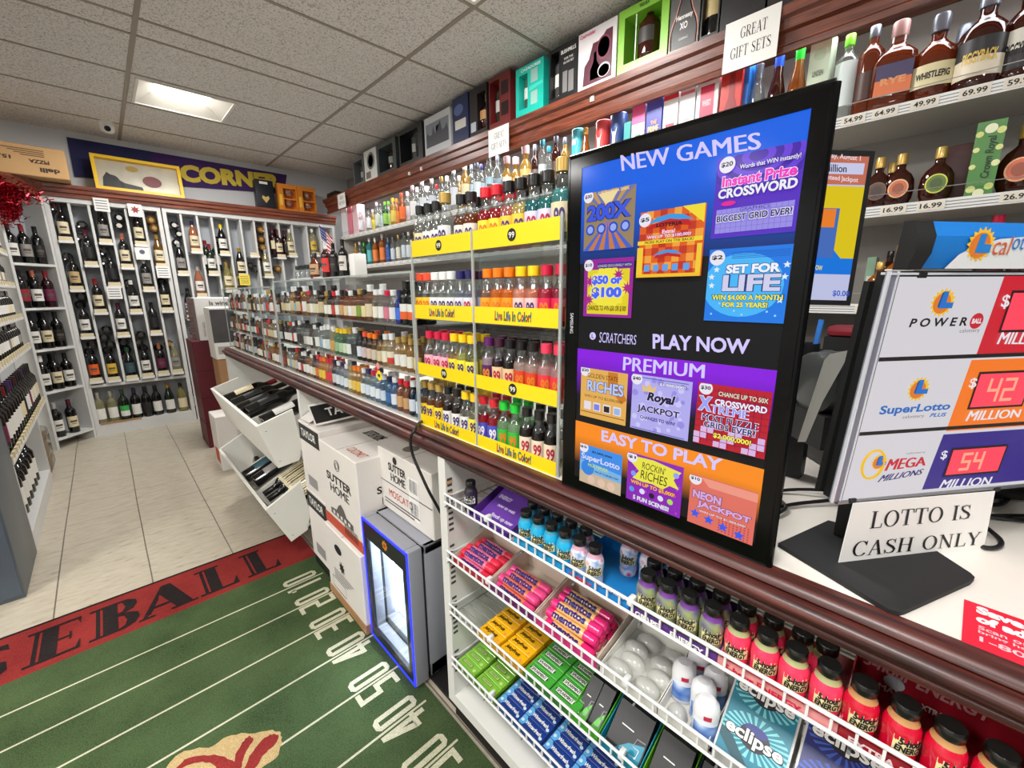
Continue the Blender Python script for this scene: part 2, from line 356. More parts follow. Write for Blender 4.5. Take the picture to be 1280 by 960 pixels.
# ------------------------------------------------------------------ ceiling lamps: square recessed troffers with a bright centre
lamp_white = mat((235, 232, 225), .5); lamp_glow = mat((255, 250, 240), emit=14)
def troffer(x0, y0, x1, y1, label, power=LAMP_W, deep=False):
    t = thing('ceiling_light', label, 'lamp', ((x0+x1)/2, (y0+y1)/2, ZC-.012), 'recessed ceiling lights')
    z = ZC-.006; w = .016
    f = MB()
    for a in ((x0, y0, x1, y0+w), (x0, y1-w, x1, y1), (x0, y0+w, x0+w, y1-w), (x1-w, y0+w, x1, y1-w)): f.box(a[0], a[1], z-.006, a[2], a[3], z+.006)
    f.build('frame', lamp_white, t)
    cx, cy = (x0+x1)/2, (y0+y1)/2; hx, hy = (x1-x0)/2-w, (y1-y0)/2-w; kx, ky = hx*.62, hy*.62
    r = MB(); zo, zi = z, z+(.07 if deep else .004)
    o = [(cx-hx, cy-hy, zo), (cx+hx, cy-hy, zo), (cx+hx, cy+hy, zo), (cx-hx, cy+hy, zo)]; i = [(cx-kx, cy-ky, zi), (cx+kx, cy-ky, zi), (cx+kx, cy+ky, zi), (cx-kx, cy+ky, zi)]
    for k in range(4): r.quad(o[k], o[(k+1) % 4], i[(k+1) % 4], i[k])
    r.build('reflector', lamp_white, t, smooth=False)
    MB().box(cx-kx, cy-ky, zi-.005, cx+kx, cy+ky, zi+.002).build('diffuser', lamp_glow, t)
    l = D.lights.new('ceiling_light_glow', 'AREA'); l.shape = 'RECTANGLE'; l.size = hx*1.8; l.size_y = hy*1.8; l.energy = power; l.color = (1, .985, .96)
    lo = D.objects.new('ceiling_light_glow', l); COL.objects.link(lo); lo.location = (0, 0, -.012); lo.parent = t
troffer(.395, 3.95, .965, 4.45, 'square recessed ceiling light near the back wall above the wine shelves', deep=True)
troffer(.98, 1.29, 1.56, 1.87, 'square recessed ceiling light above the counter, only its corner in view', deep=True)
for k, (x, y) in enumerate(((-.5, .1), (-1.75, 1.6), (-2.9, -.6), (-3.0, 3.4), (-.5, -1.8), (-4.3, 1.9))):
    troffer(x-.29, y-.29, x+.29, y+.29, 'square recessed ceiling light, %s of those behind or beside the camera' % nth(k))
# ------------------------------------------------------------------ camera dome
c = at_z(133, 153, ZC)
t = thing('security_camera', 'small white dome security camera on the ceiling near the back banner', 'camera', (c.x, c.y, ZC))
MB().lathe([(.0, -.012), (.055, -.012), (.058, 0), (0, 0)], 24, c).build('base', mat((225, 222, 216), .4), t)
MB().lathe([(0, -.085), (.025, -.082), (.043, -.066), (.05, -.04), (.05, -.012)], 24, c).build('housing', mat((228, 226, 222), .35), t)
dv = (Vector((0, 0, H))-c).normalized(); b0 = c+Vector((0, 0, -.045))
MB().tube([b0+dv*.03, b0+dv*.0505], .021, 20).build('lens', mat((10, 10, 12), .15), t)
# ------------------------------------------------------------------ the football field mat
green = nodes_mat('turf_carpet', lambda nt, b: None)
def pile(rgb, dark):
    def f(nt, b):
        N = nt.nodes.new; L = nt.links.new; tc = N('ShaderNodeTexCoord')
        n = N('ShaderNodeTexNoise'); n.inputs['Scale'].default_value = 420; n.inputs['Detail'].default_value = 3; n2 = N('ShaderNodeTexNoise'); n2.inputs['Scale'].default_value = 5; n2.inputs['Detail'].default_value = 4
        L(tc.outputs['Object'], n.inputs['Vector']); L(tc.outputs['Object'], n2.inputs['Vector'])
        ad = N('ShaderNodeMath'); ad.operation = 'MULTIPLY_ADD'; L(n2.outputs['Fac'], ad.inputs[0]); ad.inputs[1].default_value = .5; L(n.outputs['Fac'], ad.inputs[2])
        r = N('ShaderNodeValToRGB'); r.color_ramp.elements[0].position = .5; r.color_ramp.elements[1].position = .98
        r.color_ramp.elements[0].color = (*lin(dark), 1); r.color_ramp.elements[1].color = (*lin(rgb), 1); L(ad.outputs[0], r.inputs[0]); L(r.outputs[0], b.inputs['Base Color'])
        b.inputs['Roughness'].default_value = 1; b.inputs['Specular IOR Level'].default_value = .1
        bp = N('ShaderNodeBump'); bp.inputs['Strength'].default_value = .5; bp.inputs['Distance'].default_value = .004; L(n.outputs['Fac'], bp.inputs['Height']); L(bp.outputs[0], b.inputs['Normal'])
    return nodes_mat('carpet_pile', f)
D.materials.remove(green); green = pile((82, 100, 64), (36, 52, 30)); red_pile = pile((150, 54, 50), (98, 28, 28)); cream_pile = pile((216, 212, 188), (150, 148, 120)); dark_pile = pile((48, 40, 40), (24, 20, 20)); tan_pile = pile((196, 172, 124), (146, 120, 80))
MX0, MX1, MY0, MY1, MZ = -1.25, .592, -1.1, 2.35, .009
rug = thing('floor_mat', 'green football field floor mat with a red end zone and yard numbers', 'mat', (-.3, .6, 0))
MB().box(MX0, MY0, 0, MX1, 2.05, MZ).build('field', green, rug)
MB().box(MX0, 2.05, 0, MX1, MY1, MZ).build('end_zone', red_pile, rug)
MB().box(MX0, MY1, 0, MX1, MY1+.012, MZ+.001).build('edge_binding', dark_pile, rug)
TOP = Frame((0, 0, MZ), (1, 0, 0), (0, 1, 0))
YL = [1.883, 1.722, 1.546, 1.369, 1.176, .997, .827]+[.65-.176*k for k in range(9)]
for y in YL: MB().frect(TOP, MX0, y-.0036, MX1-.03, y+.0036, .0006).build('yard_line', cream_pile, rug)
FF = Frame((0, 0, MZ), (0, 1, 0), (-1, 0, 0))     # numbers read from the counter
nums = ['10', '20', '30', '40', '50', '40', '30', '20', '10']
def block_digit(mb, ch, a, b, w, h, s):
    seg = {'0': 'abcdef', '1': 'bc', '2': 'abged', '3': 'abgcd', '4': 'fgbc', '5': 'afgcd'}[ch]
    R = {'a': (0, h-s, w, h), 'd': (0, 0, w, s), 'g': (0, h/2-s/2, w, h/2+s/2), 'f': (0, h/2, s, h), 'e': (0, 0, s, h/2), 'b': (w-s, h/2, w, h), 'c': (w-s, 0, w, h/2)}
    c = s*.75
    if ch == '0':
        o = [(c, 0), (w-c, 0), (w, c), (w, h-c), (w-c, h), (c, h), (0, h-c), (0, c)]; i = [(s, s), (w-s, s), (w-s, s), (w-s, h-s), (w-s, h-s), (s, h-s), (s, h-s), (s, s)]
        for k in range(8): mb.fpoly(FF, [(a+p[0], b+p[1]) for p in (o[k], o[(k+1) % 8], i[(k+1) % 8], i[k])], .0012)
        return
    if ch == '1':
        mb.frect(FF, a+w/2-s/2, b, a+w/2+s/2, b+h, .0012); mb.frect(FF, a+w*.1, b+h*.78, a+w/2, b+h*.9, .0012); return
    if ch == '4':
        mb.fpoly(FF, [(a, b+h*.3), (a+w*.62, b+h), (a+w*.62+s, b+h), (a+s*1.2, b+h*.3)], .0012); mb.frect(FF, a, b+h*.2, a+w+s*.3, b+h*.2+s, .0012); mb.frect(FF, a+w*.62, b, a+w*.62+s, b+h, .0013); return
    for q_, g_ in enumerate(seg): r = R[g_]; mb.frect(FF, a+r[0], b+r[1], a+r[2], b+r[3], .0012+.00025*q_)
for y, s in zip(YL, nums):
    h = .14; w = .047; st = .016
    for ch, a in ((s[0], y-w-.0085), (s[1], y+.0085)): nb = MB(); block_digit(nb, ch, a, -.540, w, h, st); nb.build('yard_digit', cream_pile, rug)
LW, LH, LYB = 1, .215, 2.088
def slab(ch, x, w):
    m = MB(); k = [0]
    def r(a0, b0, a1, b1): k[0] += 1; m.frect(TOP, x+a0*w, LYB+b0*LH, x+a1*w, LYB+b1*LH, .001+.0002*k[0])
    def p(pts): k[0] += 1; m.fpoly(TOP, [(x+a*w, LYB+b*LH) for a, b in pts], .001+.0002*k[0])
    if ch in 'EBL':
        r(.16, .05, .24, .95); r(.29, .03, .58, .97); r(.04, 0, .66, .06); r(.04, .94, .66, 1)
    if ch == 'E':
        r(.58, .94, .98, 1); r(.58, 0, .98, .06); r(.58, .46, .82, .51); p([(.98, 1), (.98, .76), (.92, .94)]); p([(.98, 0), (.98, .28), (.90, .06)]); r(.78, .38, .82, .6)
    if ch == 'L': r(.58, 0, 1, .06); p([(1, 0), (1, .3), (.86, .06)])
    if ch == 'B':
        p([(.58, 1), (.8, .98), (.96, .88), (.98, .74), (.9, .6), (.72, .53), (.58, .53), (.58, .58), (.68, .6), (.74, .74), (.68, .92), (.58, .95)]); p([(.58, .53), (.8, .5), (.98, .4), (1, .24), (.9, .08), (.7, 0), (.58, 0), (.58, .05), (.7, .1), (.76, .26), (.7, .44), (.58, .48)])
    if ch == 'A':
        p([(.46, 1), (.54, 1), (.14, .04), (.06, .04)]); p([(.5, 1), (.64, 1), (.97, .03), (.66, .03), (.40, .72)]); r(.24, .26, .62, .33); r(0, 0, .28, .05); r(.56, 0, 1.06, .05); p([(.36, .6), (.39, .58), (.2, .1), (.17, .12)])
    if ch == 'S': p([(.2, .1), (.6, 0), (.95, .2), (.9, .45), (.45, .62), (.35, .75), (.55, .9), (.9, .8), (.85, .98), (.4, 1), (.1, .8), (.2, .55), (.65, .38), (.7, .25), (.5, .12), (.15, .3)])
    m.build('letter', dark_pile, rug)
for ch, x, w in (('S', -.56, .13), ('E', -.405, .155), ('B', -.235, .155), ('A', -.085, .185), ('L', .115, .15), ('L', .295, .145)): slab(ch, x, w)
m = MB(); NB = [0]
def blob(pts):
    P = [Vector((*tuple(at_z(x, y, MZ)[:2]), 0)) for x, y in pts]; n = len(P); out = []
    for i in range(n):
        a, b, c, d = P[i-1], P[i], P[(i+1) % n], P[(i+2) % n]
        for k in range(5): t = k/5; q = .5*((2*b)+(c-a)*t+(2*a-5*b+4*c-d)*t*t+(3*b-3*c+d-a)*t**3); out.append((q.x+random.uniform(-.0025, .0025), q.y+random.uniform(-.0025, .0025)))
    NB[0] += 1; m.fpoly(TOP, out, .0012+.0003*NB[0])
blob([(200, 975), (225, 942), (262, 934), (285, 921), (312, 917), (345, 914), (352, 925), (345, 948), (322, 965), (300, 1010), (200, 1010)])
m.mi = 1
for p in ([(219, 966), (232, 950), (262, 944), (290, 950), (300, 962), (280, 968), (262, 955), (238, 956)], [(293, 952), (301, 932), (311, 921), (316, 926), (306, 944), (300, 966), (292, 968)], [(304, 966), (316, 940), (334, 921), (347, 920), (344, 932), (330, 944), (318, 962), (308, 976)], [(226, 985), (262, 962), (290, 976), (298, 1000), (226, 1005)]): blob(p)
m.build('ball_motif', [tan_pile, red_pile], rug)
# ================================================================== the counter
dark_wood = wood((42, 16, 15), (98, 46, 38), 'Y', .42, 9, .12)
cornice_wood = wood((86, 38, 24), (140, 74, 50), 'Y', .35, 7)
cornice_wood_x = wood((96, 44, 28), (150, 80, 54), 'X', .35, 7)
ZT = .926; CY0, CY1 = -.75, 3.56
ct = thing('counter', 'long white counter with a dark wooden edge moulding and open front bays', 'counter', (.8, 1.4, 0))
MB().box(.605, CY0, ZT-.03, 1.22, CY1, ZT).build('worktop', mat((228, 222, 214), .35, var=.05, scale=8), ct)
prof = [(.618, .872), (.588, .872), (.583, .876), (.5815, .882), (.585, .8865), (.5925, .8875), (.5925, .890), (.578, .8915), (.571, .897), (.5705, .904), (.575, .910), (.584, .9125), (.592, .9130), (.592, .9155), (.586, .9165), (.588, .922), (.596, .9268), (.606, .9278), (.615, .9272), (.618, .926)]
MB().prism(prof, 'y', CY0, CY1+.012).build('edge_moulding', dark_wood, ct, angle=60)
MB().prism([(x, z) for x, z in ((.59, .88), (.59, .926), (1.24, .926), (1.24, .88))], 'y', CY1, CY1+.012).build('end_moulding', dark_wood, ct)
for y0, y1, nm in ((.865, .897, 'bay_panel'), (2.0, 2.03, 'bay_panel'), (CY1-.03, CY1, 'end_panel'), (CY0, CY0+.03, 'end_panel')):
    MB().box(.585, y0, .085, .95, y1, .88).build(nm, white_paint, ct)
MB().box(.93, CY0+.03, .0, .95, CY1-.03, .896).build('back_panel', white_paint, ct)
MB().box(.585, CY0+.03, .085, .93, .865, .12).build('bottom_ledge', white_paint, ct)
MB().box(.61, CY0+.02, 0, .63, .90, .085).build('kick_board', mat((20, 17, 15), .6), ct)
MB().box(.572, 1.745, .0, .93, 1.998, .063).build('kick_board', mat((20, 17, 15), .6), ct); MB().box(.62, .90, .0, .93, 1.74, .011).build('bay_floor', mat((20, 17, 15), .6), ct); MB().box(.66, 2.03, .0, .68, 3.5, .1).build('kick_board', mat((20, 17, 15), .6), ct)
m = MB()
for z in [.2+.0165*k for k in range(38)]:
    if any(abs(z-c) < .02 for c in (.3, .47, .64)): continue
    m.box(.59, .8640, z, .605, .8652, z+.007)
m.build('shelf_slot', mat((70, 70, 72), .6), ct)
m = MB()
for z in (.80, .765): m.box(.588, .8642, z, .607, .8655, z+.016)
m.build('tape_patch', mat((206, 168, 128), .6), ct)
bc = thing('darkening_cabinet', 'dark low cabinet under the liquor shelves behind the counter', 'cabinet', (2.35, 2.0, 0)); bcm = mat((38, 34, 32), .5)  # made-up cabinet, added so the wall below the shelves reads dark
MB().box(2.20, -1.6, 0, 2.485, 5.10, 1.02).build('body', bcm, bc)
for k in range(8): MB().bev(2.185, -1.58+.835*k, .05, 2.20, -.765+.835*k, 1.0, .004).build('door', mat((46, 40, 37), .45), bc)
# ------------------------------------------------------------------ acrylic cases on the counter
acr = glass((250, 252, 252), 0, .02, .0, .22); acr_edge = glass((232, 236, 234), .4, .2, .1, .3); shelf_ac = glass((244, 247, 246), .05, .1, .02, .3)
yellow = mat((250, 212, 8), .35, coat=.3); YF = .624
case = thing('miniature_display', 'clear acrylic shelf display with yellow fronts for flavoured miniatures', 'display case', (.75, .77, ZT))
YC = (1.035, .775, .515); SZ = (.930, 1.077, 1.233, 1.395)
for y in YC:
    MB().box(YF, y-.0025, ZT+.002, .86, y+.0025, 1.438).build('side_panel', acr, case); MB().box(YF-.002, y-.003, ZT+.002, YF+.002, y+.003, 1.438).build('front_edge', acr_edge, case)
for z in SZ: MB().box(YF+.001, YC[2], z-.005, .86, YC[0], z).build('shelf', shelf_ac, case)
MB().box(.857, YC[2], ZT+.002, .861, YC[0], 1.438).build('back_panel', acr, case)
CF = Frame((YF-.0005, 0, 0), (0, -1, 0), (0, 0, 1))
sh = ((.926, .957), (1.075, 1.108), (1.231, 1.268), (1.393, 1.434))
for r, (z0, z1) in enumerate(sh):
    for a, b in ((YC[0], YC[1]), (YC[1], YC[2])):
        st = MB().fbox(CF, -a+.004, z0, -b-.004, z1, -.001, .001).build('front_strip', yellow, case)
        mid = -(a+b)/2; zc = (z0+z1)/2
        if r in (1, 3):
            MB().fdisc(CF, mid, zc, .0128, .0014, n=24).build('round_mark', ink, st)
            MB().text(CF, '99', mid, zc, .0165, .0115, .0018, .01, center=True).build('lettering', paper, st)
        else:
            MB().text(CF, 'Live Life In Color!', mid, zc, .112, .0215, .0013, .045, .1, center=True).build('lettering_shadow', ink, st)
            x = mid-.055; pal = [(214, 40, 50), (30, 150, 190), (240, 120, 20), (110, 60, 160), (40, 160, 70)]
            tw = MB(); asp = .110
            vs, fs, _ = text_geo('Live Life In Color!', .0, .1)
            k0 = len(tw.v); tw.v += [tuple(CF.P(x+p*asp, zc-.0095+q_*.019, .0018)) for p, q_ in vs]; tw.f += [tuple(f) for f in fs]
            tw.m += [int(vs[f[0]][0]*17) % 5 for f in fs]
            tw.build('lettering', [mat(p, .5) for p in pal], st)
def clear_case(y0, y1, top, nm_label, shelves, ny):
    c = thing('acrylic_case', nm_label, 'display case', (.75, (y0+y1)/2, ZT))
    MB().quad((YF, y0, ZT+.002), (YF, y0, top), (YF, y1, top), (YF, y1, ZT+.002)).build('front_panel', acr, c)
    MB().box(YF+.006, y0, top-.004, .86, y1, top).build('top_panel', acr, c)
    for y in (y0, y1): MB().box(YF+.004, y-.002, ZT+.002, .86, y+.002, top-.004).build('side_panel', acr, c)
    for z in shelves: MB().box(YF+.005, y0+.003, z-.005, .86, y1-.003, z).build('shelf', glass((226, 222, 218), .22, .15, .03, .3), c)
    MB().box(YF-.001, y0, top-.005, YF+.006, y1, top+.001).build('top_edge', acr_edge, c)
    for k in range(ny+1):
        y = y0+(y1-y0)*k/ny; MB().box(YF-.002, y-.0025, ZT+.002, YF+.003, y+.0025, top).build('front_edge', acr_edge, c)
    MB().box(YF-.003, y0, ZT, YF+.006, y1, ZT+.004).build('bottom_edge', mat((222, 220, 214), .3), c)
    return c
clear_case(1.045, 2.335, 1.358, 'long clear acrylic case of spirit miniatures beside the yellow display', (1.065, 1.207), 1)
clear_case(2.352, 2.90, 1.335, 'clear acrylic case of miniatures, second from the yellow display', (1.06, 1.195), 2)
clear_case(2.915, 3.54, 1.335, 'clear acrylic case of miniatures at the far end of the counter', (1.06, 1.195), 2)
# ================================================================== the lottery screen on the counter
gloss_black = mat((5, 5, 6), .12, spec=.2); matte_black = mat((16, 16, 17), .55); dull_black = mat((24, 24, 26), .7)
TX = .605
tv = thing('television', 'large portrait television with a glossy black frame showing lottery ticket adverts', 'television', (TX+.02, .30, .9275))
tw0, tw1, tz0, tz1 = .485, .1245, .9275, 1.5185      # y of the two sides, bottom and top
TF = Frame((TX, tw0, tz0), (0, -1, 0), (0, 0, 1)); TW, TH = tw0-tw1, tz1-tz0
b = MB(); m0 = .029
for a in ((0, 0, TW, m0-.002), (0, TH-.020, TW, TH), (0, m0-.002, m0-.003, TH-.02), (TW-.019, m0-.002, TW, TH-.02)): b.fbox(TF, a[0], a[1], a[2], a[3], -.02, 0)
b.build('bezel', gloss_black, tv)
e = MB(); rr = .003
for p, q_ in (((0, 0), (TW, 0)), ((TW, 0), (TW, TH)), ((TW, TH), (0, TH)), ((0, TH), (0, 0))): e.tube([TF.P(p[0], p[1], -.004), TF.P(q_[0], q_[1], -.004)], .005, 10)
e.build('bezel_edge', gloss_black, tv)
MB().fbox(TF, .004, .004, TW-.004, TH-.004, -.045, -.02).build('back_cover', matte_black, tv)
MB().fbox(TF, .06, .1, TW-.06, TH-.12, -.075, -.045).build('back_housing', matte_black, tv)
f2 = Frame(TF.P(.0125, .335, .0012), (0, 0, -1), (0, -1, 0))
MB().text(f2, 'SAMSUNG', 0, -.003, .036, .007, 0, .02).build('logo', mat((190, 190, 195), .4), tv)
s0, s1, u0, u1 = m0-.003, TW-.019, m0-.002, TH-.02
def tvp(*pts): return [TF.px(*p) for p in pts]
def grad(c0, c1, z0, z1, p=(0., 1.), em=1.0):
    def f(nt, b_):
        N = nt.nodes.new; L = nt.links.new; tc = N('ShaderNodeNewGeometry'); sp = N('ShaderNodeSeparateXYZ'); mr = N('ShaderNodeMapRange'); r = N('ShaderNodeValToRGB')
        L(tc.outputs['Position'], sp.inputs[0]); L(sp.outputs['Z'], mr.inputs[0]); mr.inputs[1].default_value = z0; mr.inputs[2].default_value = z1
        r.color_ramp.elements[0].color = (*lin(c0), 1); r.color_ramp.elements[1].color = (*lin(c1), 1); r.color_ramp.elements[0].position = p[0]; r.color_ramp.elements[1].position = p[1]
        L(mr.outputs[0], r.inputs[0]); L(r.outputs[0], b_.inputs['Emission Color']); b_.inputs['Emission Strength'].default_value = em; b_.inputs['Base Color'].default_value = (.01, .01, .012, 1)
        b_.inputs['Roughness'].default_value = .12; b_.inputs['Specular IOR Level'].default_value = .08
    return nodes_mat('screen_picture', f)
EM = 1.0
def em(c, k=EM): return mat(c, .14, emit=k, spec=.08)
zPN, zPU, zOR = at_x(726, 436, TX).z, at_x(726, 465, TX).z, at_x(722, 526, TX).z
b = MB(); zs = [tz0+u0, at_x(722, 602, TX).z, zOR, at_x(726, 500, TX).z, zPN, at_x(728, 380, TX).z, at_x(728, 325, TX).z, tz0+u1]
scr = MB().fbox(TF, s0, u0, s1, u1, -.019, -.0015).build('screen', em((6, 6, 10)), tv)
G = MB(); G.frect(TF, s0, at_x(728, 330, TX).z-tz0, s1, u1, -.0012).build('picture_band', grad((6, 8, 22), (16, 96, 226), at_x(728, 345, TX).z, tz1-.03, (0, .75)), scr)
MB().frect(TF, s0, at_x(726, 500, TX).z-tz0, s1, zPN-tz0, -.0012).build('picture_band', grad((10, 4, 24), (136, 22, 222), at_x(726, 500, TX).z, zPN, (.1, .85)), scr)
MB().frect(TF, s0, u0, s1, zOR-tz0, -.0012).build('picture_band', grad((20, 10, 8), (250, 140, 22), at_x(722, 590, TX).z, zOR, (.2, .75)), scr)
lav = em((206, 196, 250), 1.05); wht = em((236, 236, 250)); blk = em((8, 8, 14))
def quad_of(tl, tr, br, bl): return tvp(bl, br, tr, tl)
def band_text(s, bl, br, tr, tl, m=lav, bold=.03, parent=scr, l=.0004): return MB().quadtext(TF, s, tvp(bl, br, tr, tl), l, bold).build('lettering', m, parent)
band_text('NEW GAMES', (778, 214), (951, 186), (950, 165), (776, 194))
band_text('PLAY NOW', (816, 436), (937, 443), (938, 424), (816, 417))
band_text('SCRATCHERS', (749, 428), (795, 431), (796, 419), (750, 415), bold=.0)
q_ = TF.px(741, 420); MB().fdisc(TF, q_[0], q_[1], .0065, .0003).build('round_logo', lav, scr); MB().text(TF, 'L', q_[0], q_[1], .004, .007, .0006, .03, center=True).build('lettering', blk, scr)
band_text('PREMIUM', (779, 463), (880, 473), (881, 456), (780, 446))
band_text('EASY TO PLAY', (752, 551), (902, 590), (904, 574), (752, 537))
class Card:
    """one ticket picture on the screen; x, y run 0..1 across it"""
    def __init__(s, tl, tr, br, bl, base):
        p = quad_of(tl, tr, br, bl); s.a0 = (p[0][0]+p[3][0])/2; s.a1 = (p[1][0]+p[2][0])/2; s.b0 = (p[0][1]+p[1][1])/2; s.b1 = (p[2][1]+p[3][1])/2
        s.w = s.a1-s.a0; s.h = s.b1-s.b0; s.F = Frame(TF.P(s.a0, s.b0, 0), TF.u, TF.v); s.mb = MB(); s.mats = [em(base)]; s.mb.frect(s.F, 0, 0, s.w, s.h, .0002); s.lv = 2; s.txt = []
    def col(s, c, k=EM):
        m = em(c, k) if isinstance(c, tuple) else c
        if m not in s.mats: s.mats.append(m)
        s.mb.mi = s.mats.index(m); s.lv += 1; return s
    def rect(s, c, x0, y0, x1, y1): s.col(c); s.mb.frect(s.F, x0*s.w, y0*s.h, x1*s.w, y1*s.h, .0001*s.lv); return s
    def poly(s, c, pts): s.col(c); s.mb.fpoly(s.F, [(x*s.w, y*s.h) for x, y in pts], .0001*s.lv); return s
    def disc(s, c, x, y, r, ry=None):
        s.col(c); q = [(min(max(x*s.w+r*s.w*math.cos(PI*i/14), 0), s.w), min(max(y*s.h+(ry or r)*s.w*math.sin(PI*i/14), 0), s.h)) for i in range(28)]; s.mb.fpoly(s.F, q, .0001*s.lv); return s
    def star(s, c, x, y, r, r2, n=5): s.col(c); s.mb.fstar(s.F, x*s.w, y*s.h, r*s.w, r2*s.w, n, .0001*s.lv); return s
    def text(s, t, c, x0, y0, x1, y1, bold=.03, outline=None, serif=False, shear=0, arc=0):
        if outline is not None: s.txt.append((t, outline, x0-.008, y0-.008, x1+.008, y1+.008, bold+.035, serif, shear, arc, 0))
        s.txt.append((t, c, x0, y0, x1, y1, bold, serif, shear, arc, 1)); return s
    def build(s):
        o = s.mb.build('ticket_picture', s.mats, tv, smooth=False)
        for i, (t, c, x0, y0, x1, y1, bo, se, shr, arc, k) in enumerate(s.txt):
            MB().text(s.F, t, x0*s.w, y0*s.h, (x1-x0)*s.w, (y1-y0)*s.h, .0001*(s.lv+2+2*k), bo, shr, serif=se, arc=arc*s.h).build('lettering', em(c), o, smooth=False)
        return o
    def price(s, t, x=.1, y=.93, r=.1):
        s.disc((232, 228, 240), x, y, r); s.text(t, (20, 20, 40), x-r*.72, y-.03, x+r*.72, y+.035, .03); return s
# $30 200X
c = Card((731, 242), (794, 231), (793, 308), (730, 315), (150, 128, 96))
for k in range(9): c.poly((188, 150, 90) if k % 2 else (110, 112, 170), [(.5, .55), (k/9, 1), ((k+1)/9, 1)])
for k in range(9): c.poly((196, 120, 70) if k % 2 else (70, 96, 200), [(.5, .5), (k/9, 0), ((k+1)/9, 0)])
c.poly((236, 216, 160), [(.3, .95), (.7, .97), (.5, .7)])
for x in (.15, .38, .62, .85): c.disc((30, 70, 190), x, .36, .09); c.disc((150, 170, 240), x, .36, .06)
c.text('200X', (56, 84, 220), .08, .5, .95, .78, .05, (16, 20, 70)).text('CALIFORNIA 200X', (240, 210, 150), .3, .93, .9, .98).price('$30'); c.build()
# $20 crossword
c = Card((896, 197), (1007, 178), (995, 292), (890, 296), (86, 44, 190))
for k in range(7): c.disc((104, 62, 214) if k % 2 else (70, 34, 166), .5, .95, .62-.085*k, .4-.055*k)
c.rect((150, 140, 226), .05, .06, .96, .36)
for k in range(1, 14): c.rect((110, 96, 200), .05+.065*k, .06, .054+.065*k, .36)
for k in range(1, 5): c.rect((110, 96, 200), .05, .06+.06*k, .96, .064+.06*k)
c.text('Words that WIN instantly!', (228, 226, 250), .3, .8, .97, .87, .02, (40, 20, 110)).text('Instant Prize', (240, 50, 190), .1, .63, .95, .76, .04, (250, 236, 250)).text('CROSSWORD', (236, 234, 250), .06, .49, .97, .61, .04, (40, 20, 110))
c.disc((230, 30, 140), .2, .425, .09, .03).text('BIGGEST GRID EVER!', (24, 14, 60), .07, .2, .95, .28, .02, (236, 236, 255)).text('GRAPHICS', (60, 40, 140), .35, .31, .7, .35, 0).price('$20', .14, .9, .1); c.build()
# $5 loteria
c = Card((801, 266), (884, 254), (876, 345), (797, 347), (222, 96, 34))
for i in range(9):
    for j in range(9):
        if (i+j) % 2: c.rect((238, 160, 60) if (i*j) % 3 else (190, 50, 30), i/9, j/9, (i+1)/9, (j+1)/9)
c.poly((240, 216, 50), [(.68, 1), (1, 1), (1, .74)]).rect((240, 210, 50), 0, .5, 1, .56).rect((240, 190, 40), 0, 0, 1, .05).rect((240, 200, 50), 0, .05, .1, .46).rect((240, 200, 50), .93, .05, 1, .46)
for y, w in ((.72, 1), (.28, .62)):
    c.poly((60, 150, 220), [(.5-.36*w, y+.08*w), (.5-.2*w, y+.17*w), (.5, y+.2*w), (.5+.2*w, y+.17*w), (.5+.36*w, y+.08*w), (.5+.2*w, y+.1*w), (.5-.2*w, y+.1*w)]); c.poly((190, 26, 34), [(.5-.33*w, y), (.5-.3*w, y+.07*w), (.5, y+.13*w), (.5+.3*w, y+.07*w), (.5+.33*w, y), (.5, y+.05*w)])
for x in (.18, .33, .48, .63, .8): c.rect((90, 160, 230), x-.045, .09, x+.045, .19)
c.text('LOTERIA', (40, 14, 10), .3, .74, .7, .8, .04).text('Extra!', (250, 220, 230), .4, .64, .6, .7, .03, (190, 30, 60)).text('WIN UP TO $100,000!', (250, 210, 240), .16, .575, .84, .63, .03, (150, 20, 90)).text('MORE PLAY ON THE BACK!', (30, 20, 10), .13, .51, .88, .55).price('$5', .11, .87, .1); c.build()
# $10 $50 or $100
c = Card((730, 326), (792, 320), (790, 398), (730, 395), (150, 30, 150))
c.rect((226, 206, 30), .08, .05, .93, .82).star((240, 226, 60), .5, .5, .4, .34, 14).rect((60, 40, 150), .28, .84, .98, .93)
for x, y in ((.14, .62), (.9, .5), (.12, .3), (.72, .72)): c.star((170, 30, 130), x, y, .12, .05, 9)
c.text('$50 or', (70, 100, 240), .18, .55, .8, .72, .06, (230, 226, 250)).text('$100', (70, 100, 240), .18, .32, .8, .52, .06, (230, 226, 250)).text('CHANCES TO WIN $50 OR $100!', (90, 60, 20), .1, .1, .9, .2).text('LOADED EXCLUSIVELY WITH', (230, 220, 140), .3, .86, .96, .9, 0).price('$10', .1, .9, .1); c.build()
# $2 set for life
c = Card((887, 313), (992, 304), (980, 404), (880, 401), (24, 120, 226))
c.disc((70, 180, 246), .45, .5, .5, .42)
for k in range(5): c.rect((20, 90, 190), .3, .86+.02*k, .98, .868+.02*k)
for x, y in ((.06, .62), (.07, .5), (.12, .72), (.95, .6), (.93, .3), (.96, .75)): c.star((220, 236, 255), x, y, .045, .02)
for k in range(9): c.disc((150, 210, 255), .1+.1*k, .1+.05*((k*7) % 4), .014)
c.text('SET FOR', (236, 240, 255), .25, .66, .9, .78, .05, (30, 40, 110)).text('LIFE', (206, 206, 236), .22, .42, .92, .64, .04, (40, 44, 110)).text('WIN $4,000 A MONTH', (250, 236, 60), .1, .29, .96, .37, .03, (30, 60, 60)).text('FOR 25 YEARS!', (250, 236, 60), .24, .2, .8, .27, .03, (30, 60, 60)).price('$2', .12, .88, .1); c.build()
